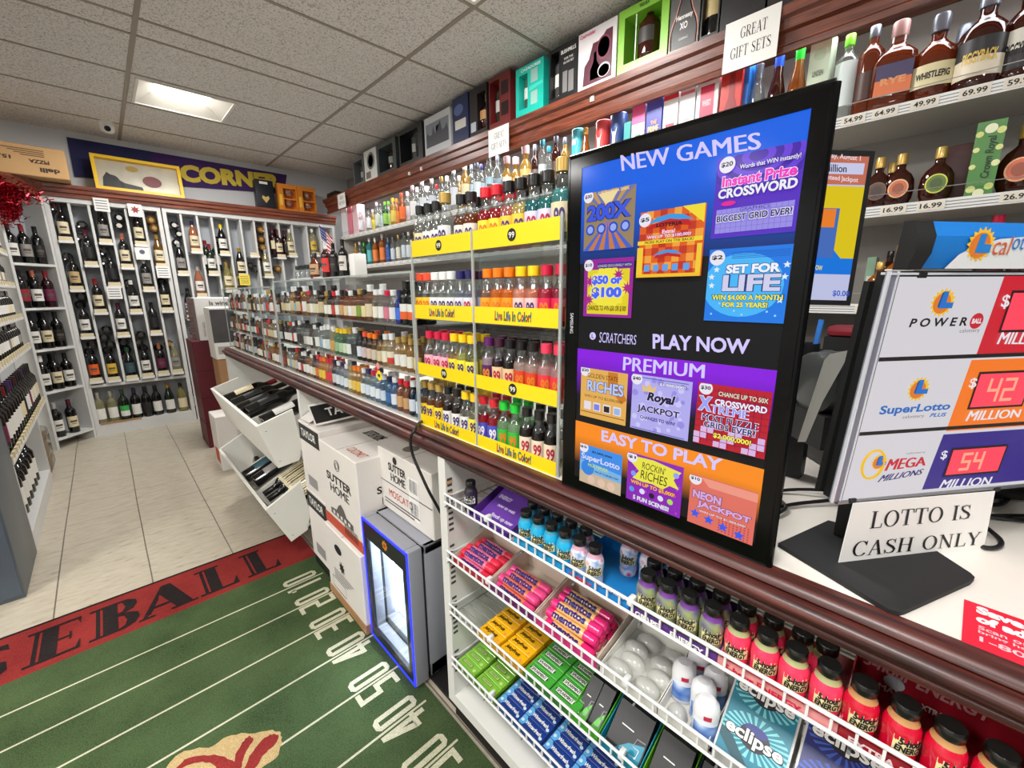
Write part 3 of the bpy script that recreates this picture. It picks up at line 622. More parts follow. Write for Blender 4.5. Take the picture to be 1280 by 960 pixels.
# $20 golden state riches
c = Card((727, 460), (785, 466), (782, 532), (725, 519), (226, 172, 84))
c.poly((200, 120, 30), [(.6, .98), (.8, .98), (.8, .8), (1, .5), (.9, .4), (.6, .7)])
for x in (.17, .38, .6, .82): c.rect((226, 220, 230), x-.08, .16, x+.08, .33)
for x, k in ((.38, (120, 130, 230)), (.6, (40, 30, 30)), (.82, (150, 180, 230))): c.rect(k, x-.06, .18, x+.06, .3)
c.rect((120, 70, 30), .02, .1, .98, .115)
c.text('GOLDEN STATE', (70, 40, 20), .16, .82, .82, .91, .0).text('RICHES', (180, 200, 246), .16, .55, .94, .77, .03, (60, 60, 110)).text('WIN UP TO $2,000,000!', (60, 40, 20), .1, .41, .92, .47, 0).price('$20', .1, .95, .11); c.build()
# $40 royal jackpot
c = Card((791, 468), (865, 476), (861, 551), (788, 535), (176, 170, 236))
for k in range(40): c.disc((150, 140, 226) if k % 2 else (200, 196, 246), random.uniform(.06, .94), random.uniform(.06, .94), random.uniform(.02, .06))
c.rect((100, 94, 180), .04, .03, .96, .045).rect((100, 94, 180), .04, .955, .96, .97)
c.poly((226, 190, 120), [(.22, .72), (.2, .85), (.28, .79), (.33, .88), (.38, .79), (.45, .85), (.43, .74)])
c.text('Royal', (30, 20, 60), .3, .53, .78, .73, .05, (226, 224, 255), shear=.2).text('JACKPOT', (40, 30, 70), .14, .33, .86, .48, .03, (220, 216, 255), serif=False).text('$1,000,000!', (230, 230, 255), .5, .86, .92, .92, .03, (40, 30, 80)).text('CHANCES TO WIN!', (60, 50, 110), .2, .23, .8, .29).price('$40', .1, .93, .1); c.build()
# $30 crossword xtreme
c = Card((873, 478), (966, 490), (956, 574), (867, 553), (186, 26, 44))
for k in range(1, 10): c.rect((120, 20, 60), .1*k, .05, .1*k+.008, .95)
for k in range(1, 10): c.rect((120, 20, 60), 0, .1*k, 1, .1*k+.008)
for i in range(10):
    for j in range(4):
        if (i*3+j*5) % 4 < 2: c.rect((214, 180, 226), .1*i, .02+.1*j, .1*i+.09, .11+.1*j)
c.text('CHANCE UP TO 50X', (226, 230, 210), .32, .84, .97, .91, .02, (60, 60, 30)).text('CROSSWORD', (240, 236, 255), .28, .69, .97, .79, .04, (60, 20, 80)).text('X', (150, 160, 240), .04, .57, .24, .8, .06, (240, 236, 255)).text('TREME', (150, 160, 240), .24, .56, .74, .68, .04, (240, 236, 255)).text('MOST PUZZLE', (30, 30, 90), .12, .42, .88, .52, .02, (226, 226, 255)).text('GRIDS EVER!', (30, 30, 90), .15, .31, .86, .41, .02, (226, 226, 255)).text('$2,000,000!', (250, 240, 80), .3, .16, .82, .25, .03, (40, 50, 20)).price('$30', .13, .93, .1); c.build()
# $5 superlotto
c = Card((727, 556), (778, 567), (776, 619), (723, 601), (120, 176, 226))
c.rect((200, 180, 150), 0, 0, 1, .3)
c.poly((60, 140, 230), [(.2, 1), (1, 1), (1, .5), (0, .6), (0, .8)]).disc((50, 130, 220), .2, .42, .16)
for x in (.3, .55, .78): c.disc((226, 190, 170), x, .14, .09)
c.text('SuperLotto', (206, 216, 250), .04, .58, .96, .78, .03, (60, 110, 220)).text('MULTIPLIER', (190, 220, 90), .22, .47, .7, .55).text('$2,000,000!', (20, 30, 60), .3, .84, .78, .9).text('WIN UP TO $40,000 A DAY', (30, 40, 70), .38, .36, .95, .41).price('$5', .09, .93, .12); c.build()
# $1 rockin riches
c = Card((786, 565), (855, 584), (850, 646), (782, 624), (140, 36, 180))
for k in range(26): c.disc((170, 70, 206), random.uniform(.05, .95), random.uniform(.05, .9), .02)
c.poly((232, 226, 70), [(.16, .96), (.5, .98), (.98, .9), (.86, .72), (.96, .56), (.8, .58), (.68, .46), (.5, .5), (.3, .48), (.12, .5), (.24, .68), (.08, .82)])
for x, y, k in ((.12, .26, (90, 150, 230)), (.32, .28, (220, 220, 250)), (.5, .26, (30, 20, 40)), (.66, .27, (220, 220, 240)), (.83, .27, (170, 220, 90)), (.14, .6, (130, 150, 240)), (.9, .82, (150, 160, 240))): c.disc(k, x, y, .05)
c.text("ROCKIN'", (16, 14, 26), .3, .76, .72, .9, .0, shear=.1).text('RICHES', (16, 14, 26), .28, .55, .76, .73, .0, shear=.1).text('WIN UP TO $5,000!', (250, 190, 60), .1, .38, .9, .47, .03, (170, 20, 60)).text('5 FUN SCENES!', (232, 226, 250), .16, .07, .82, .16, .04, (80, 110, 80)).price('$1', .1, .93, .1); c.build()
# $10 neon jackpot
c = Card((865, 592), (945, 615), (944, 682), (858, 652), (222, 112, 96))
c.poly((236, 150, 130), [(.16, .98), (1, .98), (1, .82), (.3, .82)])
for i in range(9):
    for j in range(6): c.disc((190, 60, 80), .5+.055*i, .06+.05*j, .013)
for k, (x, y) in enumerate(((.14, .2), (.36, .16), (.58, .12), (.82, .08))): c.star((60, 90, 226), x, y+.06, .085, .04)
c.text('NEON', (214, 166, 220), .08, .58, .52, .74, .05, (60, 30, 90)).text('JACKPOT', (214, 166, 220), .16, .4, .96, .55, .05, (60, 30, 90)).text('WIN UP TO $1,000,000!', (250, 220, 220), .2, .32, .9, .37, .02, (120, 40, 80)).price('$10', .1, .95, .1); c.build()

# ================================================================== the lotto jackpot sign
SN = Frame(Vector((0, 0, H))+ray(1040, 628)*.55, (.818, -.575, 0), (-.0424, -.0604, .9973))
sign = thing('jackpot_sign', 'white jackpot sign with red LED numbers on a flat black base on the counter', 'sign', (.80, .06, ZT+.001))
SW, SHH = .33, SN.px(1113, 339)[1]
MB().fbox(SN, .006, .0, SW, SHH, -.02, -.001).fbox(SN, .0, .004, SW, SHH-.012, -.028, -.0205).build('case', matte_black, sign)
MB().fbox(SN, 0, 0, .010, SHH, -.005, .0005).build('metal_edge', mat((128, 130, 146), .4, .3), sign); MB().fbox(SN, -.0015, 0, .0008, SHH, -.002, .0015).fbox(SN, .0095, 0, .0115, SHH, -.01, .0015).fbox(SN, .0, SHH-.004, SW, SHH-.0015, -.01, .0018).build('bright_edge', mat((226, 228, 236), .2, .3), sign)
MB().fbox(SN, .007, -.003, SW, .002, -.012, .002).build('acrylic_edge', mat((120, 122, 128), .2, .5, .5), sign)
def sp(*pts): return [SN.px(*p) for p in pts]
pa = MB(); mats = [mat((232, 228, 234), emit=.78), matte_black, mat((222, 10, 40), emit=.8), mat((252, 122, 8), emit=.9), mat((44, 20, 136), emit=.85)]
pa.frect(SN, .014, .002, SW, SHH-.006, .0002); pa.mi = 1
y1_, y2_ = SN.px(1107, 449)[1], SN.px(1080, 542)[1]
pa.frect(SN, .014, y1_-.0025, SW, y1_+.0025, .0006).frect(SN, .014, y2_-.0025, SW, y2_+.0025, .0006)
for mi, p in ((2, ((1255, 345), (1219, 446))), (3, ((1214, 450), (1182, 539))), (4, ((1179, 543), (1152, 612)))):
    a, b_ = sp(*p); pa.mi = mi; pa.fpoly(SN, [(b_[0], max(b_[1], .002)), (SW, max(b_[1], .002)), (SW, a[1]), (a[0], a[1])], .0004)
face = pa.build('sign_face', mats, sign, smooth=False)
led_m = mat((255, 60, 84), emit=1.1); led_on = mat((255, 120, 96), emit=2.0); yel = mat((252, 200, 30), emit=.85); org = mat((240, 130, 30), emit=.8); skyb = mat((20, 120, 214), emit=.8); skyd = mat((14, 80, 160), emit=.8); redp = mat((214, 20, 44), emit=.8); navy = mat((40, 26, 120), emit=.8); blue_t = mat((20, 110, 200), emit=.8); wt = mat((244, 240, 246), emit=.85); gr = mat((120, 120, 126), emit=.7); dkp = mat((16, 16, 20), .5)
def led(q, digits):
    p = sp(*q); x0 = (p[0][0]+p[3][0])/2; x1 = max((p[1][0]+p[2][0])/2, x0+.07); y0 = (p[2][1]+p[3][1])/2; yy = (p[0][1]+p[1][1])/2
    w = MB().frect(SN, x0-.003, y0-.003, x1+.003, yy+.003, .0009).build('number_window', matte_black, sign)
    MB().frect(SN, x0, y0, x1, yy, .0012).build('red_filter', led_m, w)
    s = MB(); h = (yy-y0)*.62; b0_ = y0+(yy-y0)*.19; x = x0+.02
    for ch in digits:
        sg = {'5': 'afgcd', '4': 'fgbc', '1': 'bc', '6': 'afgedc', '8': 'abcdefg', '7': 'abc', '2': 'abged'}[ch]; ww = h*.55; t = .002
        R = {'a': (0, h, ww, h), 'd': (0, 0, ww, 0), 'g': (0, h/2, ww, h/2), 'f': (0, h/2, 0, h), 'e': (0, 0, 0, h/2), 'b': (ww, h/2, ww, h), 'c': (ww, 0, ww, h/2)}
        for g_ in sg: r_ = R[g_]; s.frect(SN, x+r_[0]-t, b0_+r_[1]-t, x+r_[2]+t, b0_+r_[3]+t, .0016)
        x += ww*1.6
    s.build('lit_digit', led_on, w, smooth=False)
led(((1266, 366), (1300, 366), (1290, 412), (1250, 412)), '12')
led(((1225, 467), (1290, 465), (1275, 506), (1211, 508)), '42')
led(((1191, 561), (1255, 559), (1246, 589), (1181, 592)), '54')
def stext(t, bl, br, tr, tl, m, bold=.04, l=.0016, shear=0.0): return MB().quadtext(SN, t, sp(bl, br, tr, tl), l, bold, shear).build('lettering', m, face, smooth=False)
def sun(x, y, r):
    a, b_ = SN.px(x, y); k = MB().fstar(SN, a, b_, r, r*.78, 16, .0012).build('sun_emblem', yel, face, smooth=False)
    MB().fdisc(SN, a-.001, b_-.001, r*.7, .0014).build('sun_face', org, k, smooth=False)
    w = r*.5; z = MB(); z.fpoly(SN, [(a-w*.3, b_+w*1.5), (a+w*.5, b_+w*1.5), (a+w*.5, b_), (a+w*1.7, b_), (a+w*1.7, b_-w*.8), (a-w*.5, b_-w*.8)], .0018); z.mi = 1; z.fpoly(SN, [(a-w*.3, b_+w*1.5), (a-w*.5, b_-w*.8), (a-w*.8, b_-w*.5), (a-w*.6, b_+w*1.3)], .0018)
    z.build('letter_mark', [skyb, skyd], k, smooth=False)
sun(1177, 378, .017); stext('P O W E R', (1134, 409), (1206, 407), (1208, 396), (1136, 398), dkp, .03, shear=.2)
p = SN.px(1219, 401); pb = MB().fdisc(SN, p[0], p[1], .0095, .0014).build('ball_mark', redp, face, smooth=False); MB().text(SN, 'BALL', p[0], p[1], .014, .006, .0018, .04, center=True).build('lettering', wt, pb, smooth=False)
stext('calottery', (1197, 417), (1222, 416), (1223, 410), (1198, 411), gr, 0)
sun(1147, 486, .016); stext('SuperLotto', (1097, 521), (1185, 514), (1187, 502), (1098, 507), blue_t, .03, shear=.15); stext('PLUS', (1160, 521), (1180, 520), (1182, 515), (1162, 516), blue_t, .03, shear=.15); stext('calottery', (1126, 524), (1153, 522), (1154, 517), (1127, 519), gr, 0)
a, b_ = SN.px(1090, 580); MB().tube([SN.P(a+.016*math.cos(t*PI/12), b_+.02*math.sin(t*PI/12), .0016) for t in range(24)], .0016, 5, True).build('gold_ring', yel, face)
sun(1098, 577, .012); stext('MEGA', (1104, 588), (1154, 581), (1155, 570), (1110, 573), redp, .05, .002, .1); stext('MILLIONS', (1095, 602), (1150, 592), (1153, 585), (1101, 593), navy, .04, .002, .2); stext('calottery', (1131, 568), (1155, 566), (1155, 563), (1132, 565), gr, 0)
stext('$', (1248, 386), (1258, 386), (1262, 368), (1252, 368), wt, .015); stext('MILLION', (1244, 430), (1310, 430), (1314, 415), (1249, 415), wt, .03, shear=.15)
stext('$', (1208, 486), (1217, 486), (1221, 472), (1212, 472), wt, .015); stext('MILLION', (1205, 526), (1273, 521), (1275, 511), (1210, 513), wt, .03, shear=.15)
stext('$', (1173, 575), (1181, 574), (1184, 562), (1176, 563), wt, .015); stext('MILLION', (1172, 610), (1236, 605), (1239, 595), (1177, 599), wt, .03, shear=.15)
for px, py in ((1063, 625), (1150, 344), (1243, 611)): a, b_ = SN.px(px, py); MB().fbox(SN, a-.004, b_-.003, a+.006, b_+.003, .0005, .003).build('corner_clip', matte_black, sign)
# blue header box on top, pole and foot
HD = SHH+.002; HA = SN.px(1147, 337)[0]; HTOP = SN.px(1161, 276)[1]-HD; pr = [(-.014, HD), (.001, HD+.001), (.006, HD+HTOP*.35), (.005, HD+HTOP*.7), (-.004, HD+HTOP), (-.014, HD+HTOP)]
h = MB()
def hp(a, l, b_): return SN.P(a, b_, l)
n = len(pr); v = [hp(HA+(z-HD)*.1, l, z) for l, z in pr]+[hp(SW, l, z) for l, z in pr]; h.add(v, [tuple(range(n))[::-1], tuple(range(n, 2*n))]+[(i, (i+1) % n, n+(i+1) % n, n+i) for i in range(n)])
hd = h.build('header', mat((20, 120, 206), .4), sign, angle=20)
k = MB(); pr2 = [(l+.0015, HD+(z-HD)*1.03-.001) for l, z in pr]; v = [hp(HA-.015, l-.003, z) for l, z in pr2]+[hp(HA+(z-HD)*.1+.001, l, z) for l, z in pr2]; k.add(v, [tuple(range(n))[::-1], tuple(range(n, 2*n))]+[(i, (i+1) % n, n+(i+1) % n, n+i) for i in range(n)]); k.build('header_cap', matte_black, sign)
HF = Frame(SN.P(HA-.01, HD+.012, .0066), SN.u, SN.v);
MB().fpoly(HF, [(.036, -.011), (.05, .004), (.07, .014), (.10, .021), (.16, .026), (.26, .028), (.26, -.011)], .0004).build('header_swoosh', mat((224, 226, 228), .3), hd)
sm = MB().fstar(HF, .075, .015, .019, .0145, 16, .0008).build('sun_emblem', mat((250, 196, 40), .4), hd); MB().fdisc(HF, .074, .014, .0135, .0011).build('sun_face', mat((226, 126, 40), .4), sm)
MB().fpoly(HF, [(.071, .026), (.079, .026), (.079, .015), (.089, .015), (.089, .006), (.069, .006)], .0014).build('letter_mark', mat((30, 130, 214), .4), sm)
MB().text(HF, 'cal', .093, .004, .024, .02, .0012, .0, .1).build('lettering', mat((206, 96, 50), .5), hd); MB().text(HF, 'ottery', .118, .004, .05, .02, .0012, .0, .1).build('lettering', mat((40, 120, 200), .5), hd)
bp = [tuple(at_z(x, y, ZT)[:2]) for x, y in ((972, 684), (1110, 768), (1121, 771), (1130, 769), (1212, 732), (1217, 727), (1212, 722))]+[(.815, -.03), (.80, .09)]
MB().prism(bp, 'z', ZT+.0008, ZT+.007).build('base_plate', dull_black, sign)
pc = SN.P(.11, .0, -.06); MB().box(pc.x-.02, pc.y-.018, ZT+.005, pc.x+.02, pc.y+.018, 1.2).build('pole', matte_black, sign)
MB().tube([SN.P(.11, .16, -.034), SN.P(.11, .16, -.07)], .02, 10).build('pole_clamp', matte_black, sign)
# paper hanging under the sign
pq = sp((1043, 708), (1224, 690), (1239, 612), (1063, 627))
note = MB().add([SN.P(a, b_, l) for l in (.0035, .0045) for a, b_ in pq], [(3, 2, 1, 0), (4, 5, 6, 7), (0, 1, 5, 4), (1, 2, 6, 5), (2, 3, 7, 6), (3, 0, 4, 7)]).build('paper_sign', paper, smooth=False)
tag(note, 'white paper sign reading LOTTO IS CASH ONLY taped under the jackpot sign', 'paper sign')
def ptext(t, bl, br, tr, tl): MB().quadtext(SN, t, sp(bl, br, tr, tl), .0052, serif=True).build('lettering', ink, note, smooth=False)
ptext('LOTTO IS', (1082, 658), (1207, 646), (1210, 628), (1086, 637)); ptext('CASH ONLY', (1059, 693), (1219, 678), (1222, 662), (1064, 674))
# ================================================================== customer monitor behind
MF = Frame(at_z(1011, 381, 1.3)*0+Vector((0, 0, H))+ray(1011, 381)*1.0, (.719, -.694, -.03), (0, 0, 1)); 
mw, mh = MF.px(1067, 385)[0], MF.px(1050, 188)[1]
mon = thing('monitor', 'small lottery monitor with an orange and yellow advert behind the big television', 'monitor', (MF.o.x+.03, MF.o.y-.02, ZT))
mh = MF.px(1085, 187)[1]; ML = -.26; mw = (MF.px(1067, 385)[0]+MF.px(1095, 188)[0])/2
MB().fbox(MF, ML, 0, mw, mh, -.03, 0).build('housing', matte_black, mon)
sc = MB().frect(MF, ML+.012, .012, mw-.012, mh-.012, .0006).build('screen', em((200, 204, 240), .85), mon)
def mpx(x, y): return MF.px(x, y)
q1 = mpx(1060, 342)[1]; q2 = mpx(1060, 322)[1]; q3 = mpx(1085, 232)[1]; R_ = mw-.012
MB().frect(MF, ML+.012, q1, R_, q3, .001).build('advert_blue', em((16, 120, 226), .9), sc)
MB().fpoly(MF, [(ML+.02, q3), (R_, q3), (R_, q2), (R_-.03, q2), (R_-.05, q2+.02), (ML+.02, q2+.02)], .0012).build('advert_yellow', em((226, 200, 20), .9), sc)
MB().frect(MF, ML+.012, mpx(1085, 230)[1], R_, mh-.012, .001).build('advert_orange', em((200, 112, 88), .9), sc)
MB().frect(MF, ML+.03, mpx(1085, 217)[1], R_-.008, mpx(1085, 203)[1], .0014).build('advert_white', em((206, 208, 240), .9), sc)
tk = MB().frect(MF, mpx(1020, 300)[0], mpx(1030, 322)[1], mpx(1046, 300)[0], mpx(1035, 260)[1], .0016).build('ticket_picture', em((70, 110, 190), .9), sc); MB().frect(MF, mpx(1023, 280)[0], mpx(1035, 284)[1], mpx(1047, 270)[0], mpx(1037, 261)[1], .002).build('ticket_heading', em((240, 130, 40), .9), sc)
def mtext(t, bl, br, tr, tl, m): MB().quadtext(MF, t, [mpx(*p) for p in (bl, br, tr, tl)], .0022, .02).build('lettering', m, sc, smooth=False)
mtext('Saturday, August 1', (1024, 198), (1080, 202), (1081, 194), (1024, 190), em((240, 220, 226), .9)); mtext('Million', (1035, 215), (1062, 215), (1063, 206), (1035, 205), em((20, 20, 40)))
mtext('Guaranteed Jackpot', (1021, 225), (1076, 229), (1077, 221), (1021, 217), em((240, 220, 226), .9)); mtext('$0.00', (1040, 370), (1061, 370), (1062, 362), (1041, 362), em((40, 80, 190))); mtext('NOW', (1016, 337), (1028, 338), (1029, 332), (1017, 331), em((240, 220, 80)))
MB().box(MF.o.x-.05, MF.o.y-.03, ZT+.001, MF.o.x+.13, MF.o.y+.05, ZT+.015).build('stand_base', matte_black, mon)
p0 = MF.P(-.05, .03, -.04); MB().box(p0.x-.02, p0.y-.02, ZT+.01, p0.x+.02, p0.y+.02, MF.o.z+.1).build('stand_post', matte_black, mon)
# ================================================================== wire shelves under the counter
wire_white = mat((234, 234, 234), .35, coat=.3); wire_grey = mat((150, 152, 156), .4, .4)
LIP = (.7825, .615, .447, .272); SHZ = tuple(z-.032 for z in LIP); RY0, RY1 = -.70, .858
names = ('top', 'second', 'third', 'lowest')
for k, (zl, zs) in enumerate(zip(LIP, SHZ)):
    t = thing('wire_shelf', '%s white wire shelf in the open bay under the counter' % names[k], 'shelf', (.68, .1, zs), 'wire shelves under the counter')
    m = MB(); m.tube([(.575, RY0, zl), (.575, RY1, zl)], .003, 8); m.tube([(.575, RY0, zl-.024), (.575, RY1, zl-.024)], .0028, 8)
    n = 62
    for i in range(n+1): y = RY0+(RY1-RY0)*i/n; m.box(.5735, y-.0016, zl-.024, .5765, y+.0016, zl)
    m.tube([(.575, RY1, zl), (.60, RY1+.001, zl-.012), (.80, RY1+.001, zl-.012)], .003, 8)
    m.build('front_lip', wire_white, t)
    m = MB()
    for i in range(9): x = .59+.027*i; m.tube([(x, RY0, zs-.003), (x, RY1, zs-.003)], .0018, 6)
    for i in range(12): y = RY0+(RY1-RY0)*i/11; m.tube([(.575, y, zs-.006), (.82, y, zs-.006)], .002, 6)
    m.build('shelf_wires', wire_grey, t)
    for y in (.69, .31): MB().bev(.5715, y-.005, zl-.010, .590, y+.005, zl+.004, .002).build('clip', wire_white, t)
# ------------------------------------------------------------------ energy shots
def patterned(c1, c2, c3, sc=55, rough=.25):
    def f(nt, b):
        N = nt.nodes.new; L = nt.links.new; tc = N('ShaderNodeTexCoord'); n = N('ShaderNodeTexVoronoi'); n.inputs['Scale'].default_value = sc; L(tc.outputs['Object'], n.inputs['Vector'])
        r = N('ShaderNodeValToRGB'); r.color_ramp.elements[0].color = (*lin(c1), 1); r.color_ramp.elements[1].color = (*lin(c3), 1); r.color_ramp.elements[0].position = .1; r.color_ramp.elements[1].position = .75
        e = r.color_ramp.elements.new(.42); e.color = (*lin(c2), 1); L(n.outputs['Distance'], r.inputs[0]); L(r.outputs[0], b.inputs['Base Color']); b.inputs['Roughness'].default_value = rough; b.inputs['Coat Weight'].default_value = .4
    return nodes_mat('shrink_wrap', f)
SHOT = [(.0, 0), (.0150, 0), (.0170, .003), (.0174, .008), (.0168, .012), (.0172, .036), (.0178, .042), (.0178, .048), (.0168, .055), (.0138, .0615), (.0112, .0655), (.0112, .069)]
shot_me = {}
WR = {'cyan': mat((22, 168, 214), .2, coat=.5, var=.15, scale=60), 'cherry': patterned((220, 60, 90), (232, 230, 238), (120, 160, 214)), 'grape': patterned((74, 52, 110), (120, 124, 128), (150, 160, 90)), 'pink': mat((240, 58, 96), .18, coat=.6, var=.1, scale=50), 'red': mat((206, 14, 50), .16, coat=.7, var=.1, scale=50), 'dark': mat((40, 30, 48), .25, coat=.4)}
NK = {'cyan': (60, 150, 180), 'cherry': (206, 160, 180), 'grape': (110, 60, 140), 'pink': (170, 170, 120), 'red': (190, 140, 90), 'dark': (30, 26, 34)}
lab_m = mat((226, 216, 160), .4); lab_dark = mat((22, 20, 22), .4)
NAMES = {'cyan': 'blue energy shot bottle', 'cherry': 'cherry patterned white energy shot bottle', 'grape': 'grape purple energy shot bottle', 'pink': 'pink energy shot bottle', 'red': 'red energy shot bottle', 'dark': 'dark energy shot bottle'}
def shot(kind, x, y, label, z=SHZ[0]+.002, tape=0):
    if kind not in shot_me:
        b = MB().lathe(SHOT, 24).mesh('body', WR[kind]); c = MB().lathe([(.0, .0685), (.0124, .0685), (.0131, .070), (.0131, .0805), (.0120, .0822), (0, .0822)], 24).mesh('cap', mat((14, 14, 14), .3, coat=.4))
        n = MB().lathe([(.0146, .0605), (.0122, .0645), (.0122, .0682)], 24).mesh('neck_band', mat(NK[kind], .35))
        w = MB().wraptext('5-hour', .0180, .0425, .025, .010, .05, .05, .15); w.wraptext('ENERGY', .0180, .0325, .030, .0088, .05, .05, .15)
        l = MB().patch(.0177, -.90, 1.0, .0270, .0475, 12).mesh('label', lab_m if kind != 'dark' else paper)
        shot_me[kind] = (b, c, n, l, w.mesh('lettering', ink))
    b, c, n, l, w = shot_me[kind]
    o = tag(put('energy_shot_bottle', b, None, (x, y, z), -PI/2+.35+random.uniform(-.25, .25)), label, 'bottle', 'energy shots on the top wire shelf')
    put('cap', c, o); put('neck_band', n, o); q_ = put('label', l, o); put('lettering', w, q_)
    return o
def row(kind, ys, x, what):
    for i, y in enumerate(ys): shot(kind, x, y, '%s, %s from the counter end in the %s row' % (NAMES[kind], nth(i), what))
row('cyan', (.582, .545, .509, .473), .600, 'front'); row('cyan', (.597, .560, .524, .487), .6375, 'second')
row('cherry', (.437, .401), .600, 'front'); row('cherry', (.449,), .6375, 'second'); row('cherry', (.372, .330), .675, 'rear')
row('grape', (.293, .257, .221, .185), .600, 'front'); row('grape', (.301, .263, .225, .187), .6375, 'second')
row('pink', (.148, .112, .077, .041), .600, 'front'); row('pink', (.150, .114, .078, .050), .6375, 'second')
row('red', (.006, -.031, -.067, -.104), .600, 'front')
row('red', (-.141, -.178), .600, 'far front')
shot('dark', .605, .783, 'single dark energy shot bottle with white label beside the empty purple tray')
def tray(name, label, y0, y1, rgb, lip, x0=.5805, x1=.70, z=SHZ[0], back=.03, txt=None, tc=paper, inner=None, cat='display tray', group=None):
    """open cardboard tray: floor, low front, sides, back"""
    t = thing(name, label, cat, ((x0+x1)/2, (y0+y1)/2, z), group); c = mat(rgb, .45); w = .0012
    MB().box(x0, y1, z, x1, y0, z+w).build('floor', inner or c, t)
    fr = MB().box(x0, y1, z, x0+w, y0, z+lip).build('front', c, t); MB().box(x1-w, y1, z, x1, y0, z+back).build('back', inner or c, t)
    for y in (y0, y1): 
        s = 1 if y == y1 else -1
        MB().prism([(x0+w, z+w), (x1-w, z+w), (x1-w, z+back), (x0+w, z+lip)], 'y', min(y, y+s*w), max(y, y+s*w)).build('side', inner or c, t)
    if txt: F = Frame((x0-.0004, y0, z), (0, -1, 0), (0, 0, 1)); MB().text(F, txt, .01, lip*.2, None, lip*.55, .0005, .04).build('lettering', tc, fr)
    return t
tray('display_tray', 'blue cardboard tray holding blue energy shots', .602, .456, (24, 150, 200), .02)
t = tray('display_tray', 'bright blue tray with Stock up now under the cherry shots', .455, .314, (26, 132, 206), .02, x1=.72, txt='CHERRY', tc=mat((210, 40, 60), .5))
F = Frame((.585, .40, SHZ[0]+.0013), (0, -1, 0), (1, 0, 0)); MB().text(F, 'Stock up now', -.01, .012, .075, .014, .0004, .04, .1).build('lettering', paper, t)
tray('display_tray', 'purple cardboard tray holding grape energy shots', .312, .167, (92, 50, 132), .02, txt='GRAPE     ENERGY')
tray('display_tray', 'pale pink cardboard tray holding watermelon pink energy shots', .166, .022, (226, 150, 150), .02, txt='5-hour ENERGY', tc=mat((200, 30, 60), .5))
t = tray('display_tray', 'dark red tray with tall printed back holding red energy shots', .021, -.20, (150, 16, 34), .02, back=.125, txt='EXTRA STRENGTH  5-hour', tc=mat((220, 200, 200), .5))
F = Frame((.698, .02, SHZ[0]), (0, -1, 0), (0, 0, 1)); MB().text(F, '5-hour ENERGY', .006, .034, .122, .017, .0004, .03, .15).build('lettering', mat((196, 140, 140), .5), t)
p = MB().fdisc(F, .04, .026, .011, .0004, .010); p.build('round_mark', mat((180, 190, 196), .5), t); MB().text(F, 'MAX', .026, .008, .024, .009, .0008, .04).build('lettering', paper, t); MB().text(F, 'On XTRA', .056, .008, .034, .009, .0008, .04).build('lettering', paper, t)
t = tray('display_tray', 'empty purple display tray printed Stock up now by the end panel', .765, .625, (88, 46, 140), .012, x1=.74, back=.07)
F = Frame((.592, .752, SHZ[0]+.004), (0, -1, 0), (.14, 0, .062)); cd_ = MB().fbox(F, .004, 0, .12, .15, -.001, 0).build('header_card', mat((96, 54, 150), .45), t)
for s_, a_, b_, w_, h_ in (('ENERGY', .012, .075, .045, .012), ('Stock up now', .035, .018, .075, .014), ('now to wait', .03, .052, .06, .009)): MB().text(F, s_, a_, b_, w_, h_, .0006, .04, .1).build('lettering', mat((206, 190, 226), .5), cd_)
F = Frame((.7385, .755, SHZ[0]), (0, -1, 0), (0, 0, 1)); MB().text(F, '5-hour ENERGY', .01, .045, .11, .014, .0004, .03, .1).build('lettering', mat((206, 190, 226), .5), t)
# ------------------------------------------------------------------ second shelf: rolls, clear blister trays, pillow pack boxes
card = mat((222, 206, 190), .6)
roll_me = {}
def candy_roll(kind, x, y, z, label, L=.128, lean=0):
    if kind not in roll_me:
        cols = {'straw': ((224, 40, 70), (232, 120, 150), (240, 200, 210)), 'fruit': ((226, 70, 130), (226, 120, 90), (90, 140, 80)), 'rainbow': ((232, 40, 120), (246, 190, 120), (250, 216, 200))}[kind]
        b = MB(); r = .0105; prof = [(0, -L/2), (.006, -L/2), (r, -L/2+.004), (r, -L/2+.02), (r, -.01), (r, L/2-.03), (r, L/2-.004), (.006, L/2), (0, L/2)]
        b.T = Matrix.Rotation(PI/2, 4, 'X'); b.lathe(prof, 16)
        me = b.mesh('wrapper', [mat(c, .25, coat=.5) for c in cols])
        for p in me.polygons: yy = sum(me.vertices[v].co.y for v in p.vertices)/len(p.vertices); p.material_index = 0 if yy > .035 else (1 if yy > -.015 else (2 if yy > -.035 else 0))
        t = MB(); vs, fs, a = cut_geo(text_geo('mentos', .05), 0, 6); w = .072; h = .0150; rr = r+.0005
        t.add([(-rr*math.cos(.95+(q_-.5)*h/rr), .045-p*w, rr*math.sin(.95+(q_-.5)*h/rr)) for p, q_ in vs], fs)
        roll_me[kind] = (me, t.mesh('lettering', mat((40, 24, 110), .4)))
    me, t = roll_me[kind]; o = tag(put('candy_roll', me, None, (x, y, z), lean), label, 'candy', 'candy rolls on the second wire shelf'); put('lettering', t, o)
Z2 = SHZ[1]
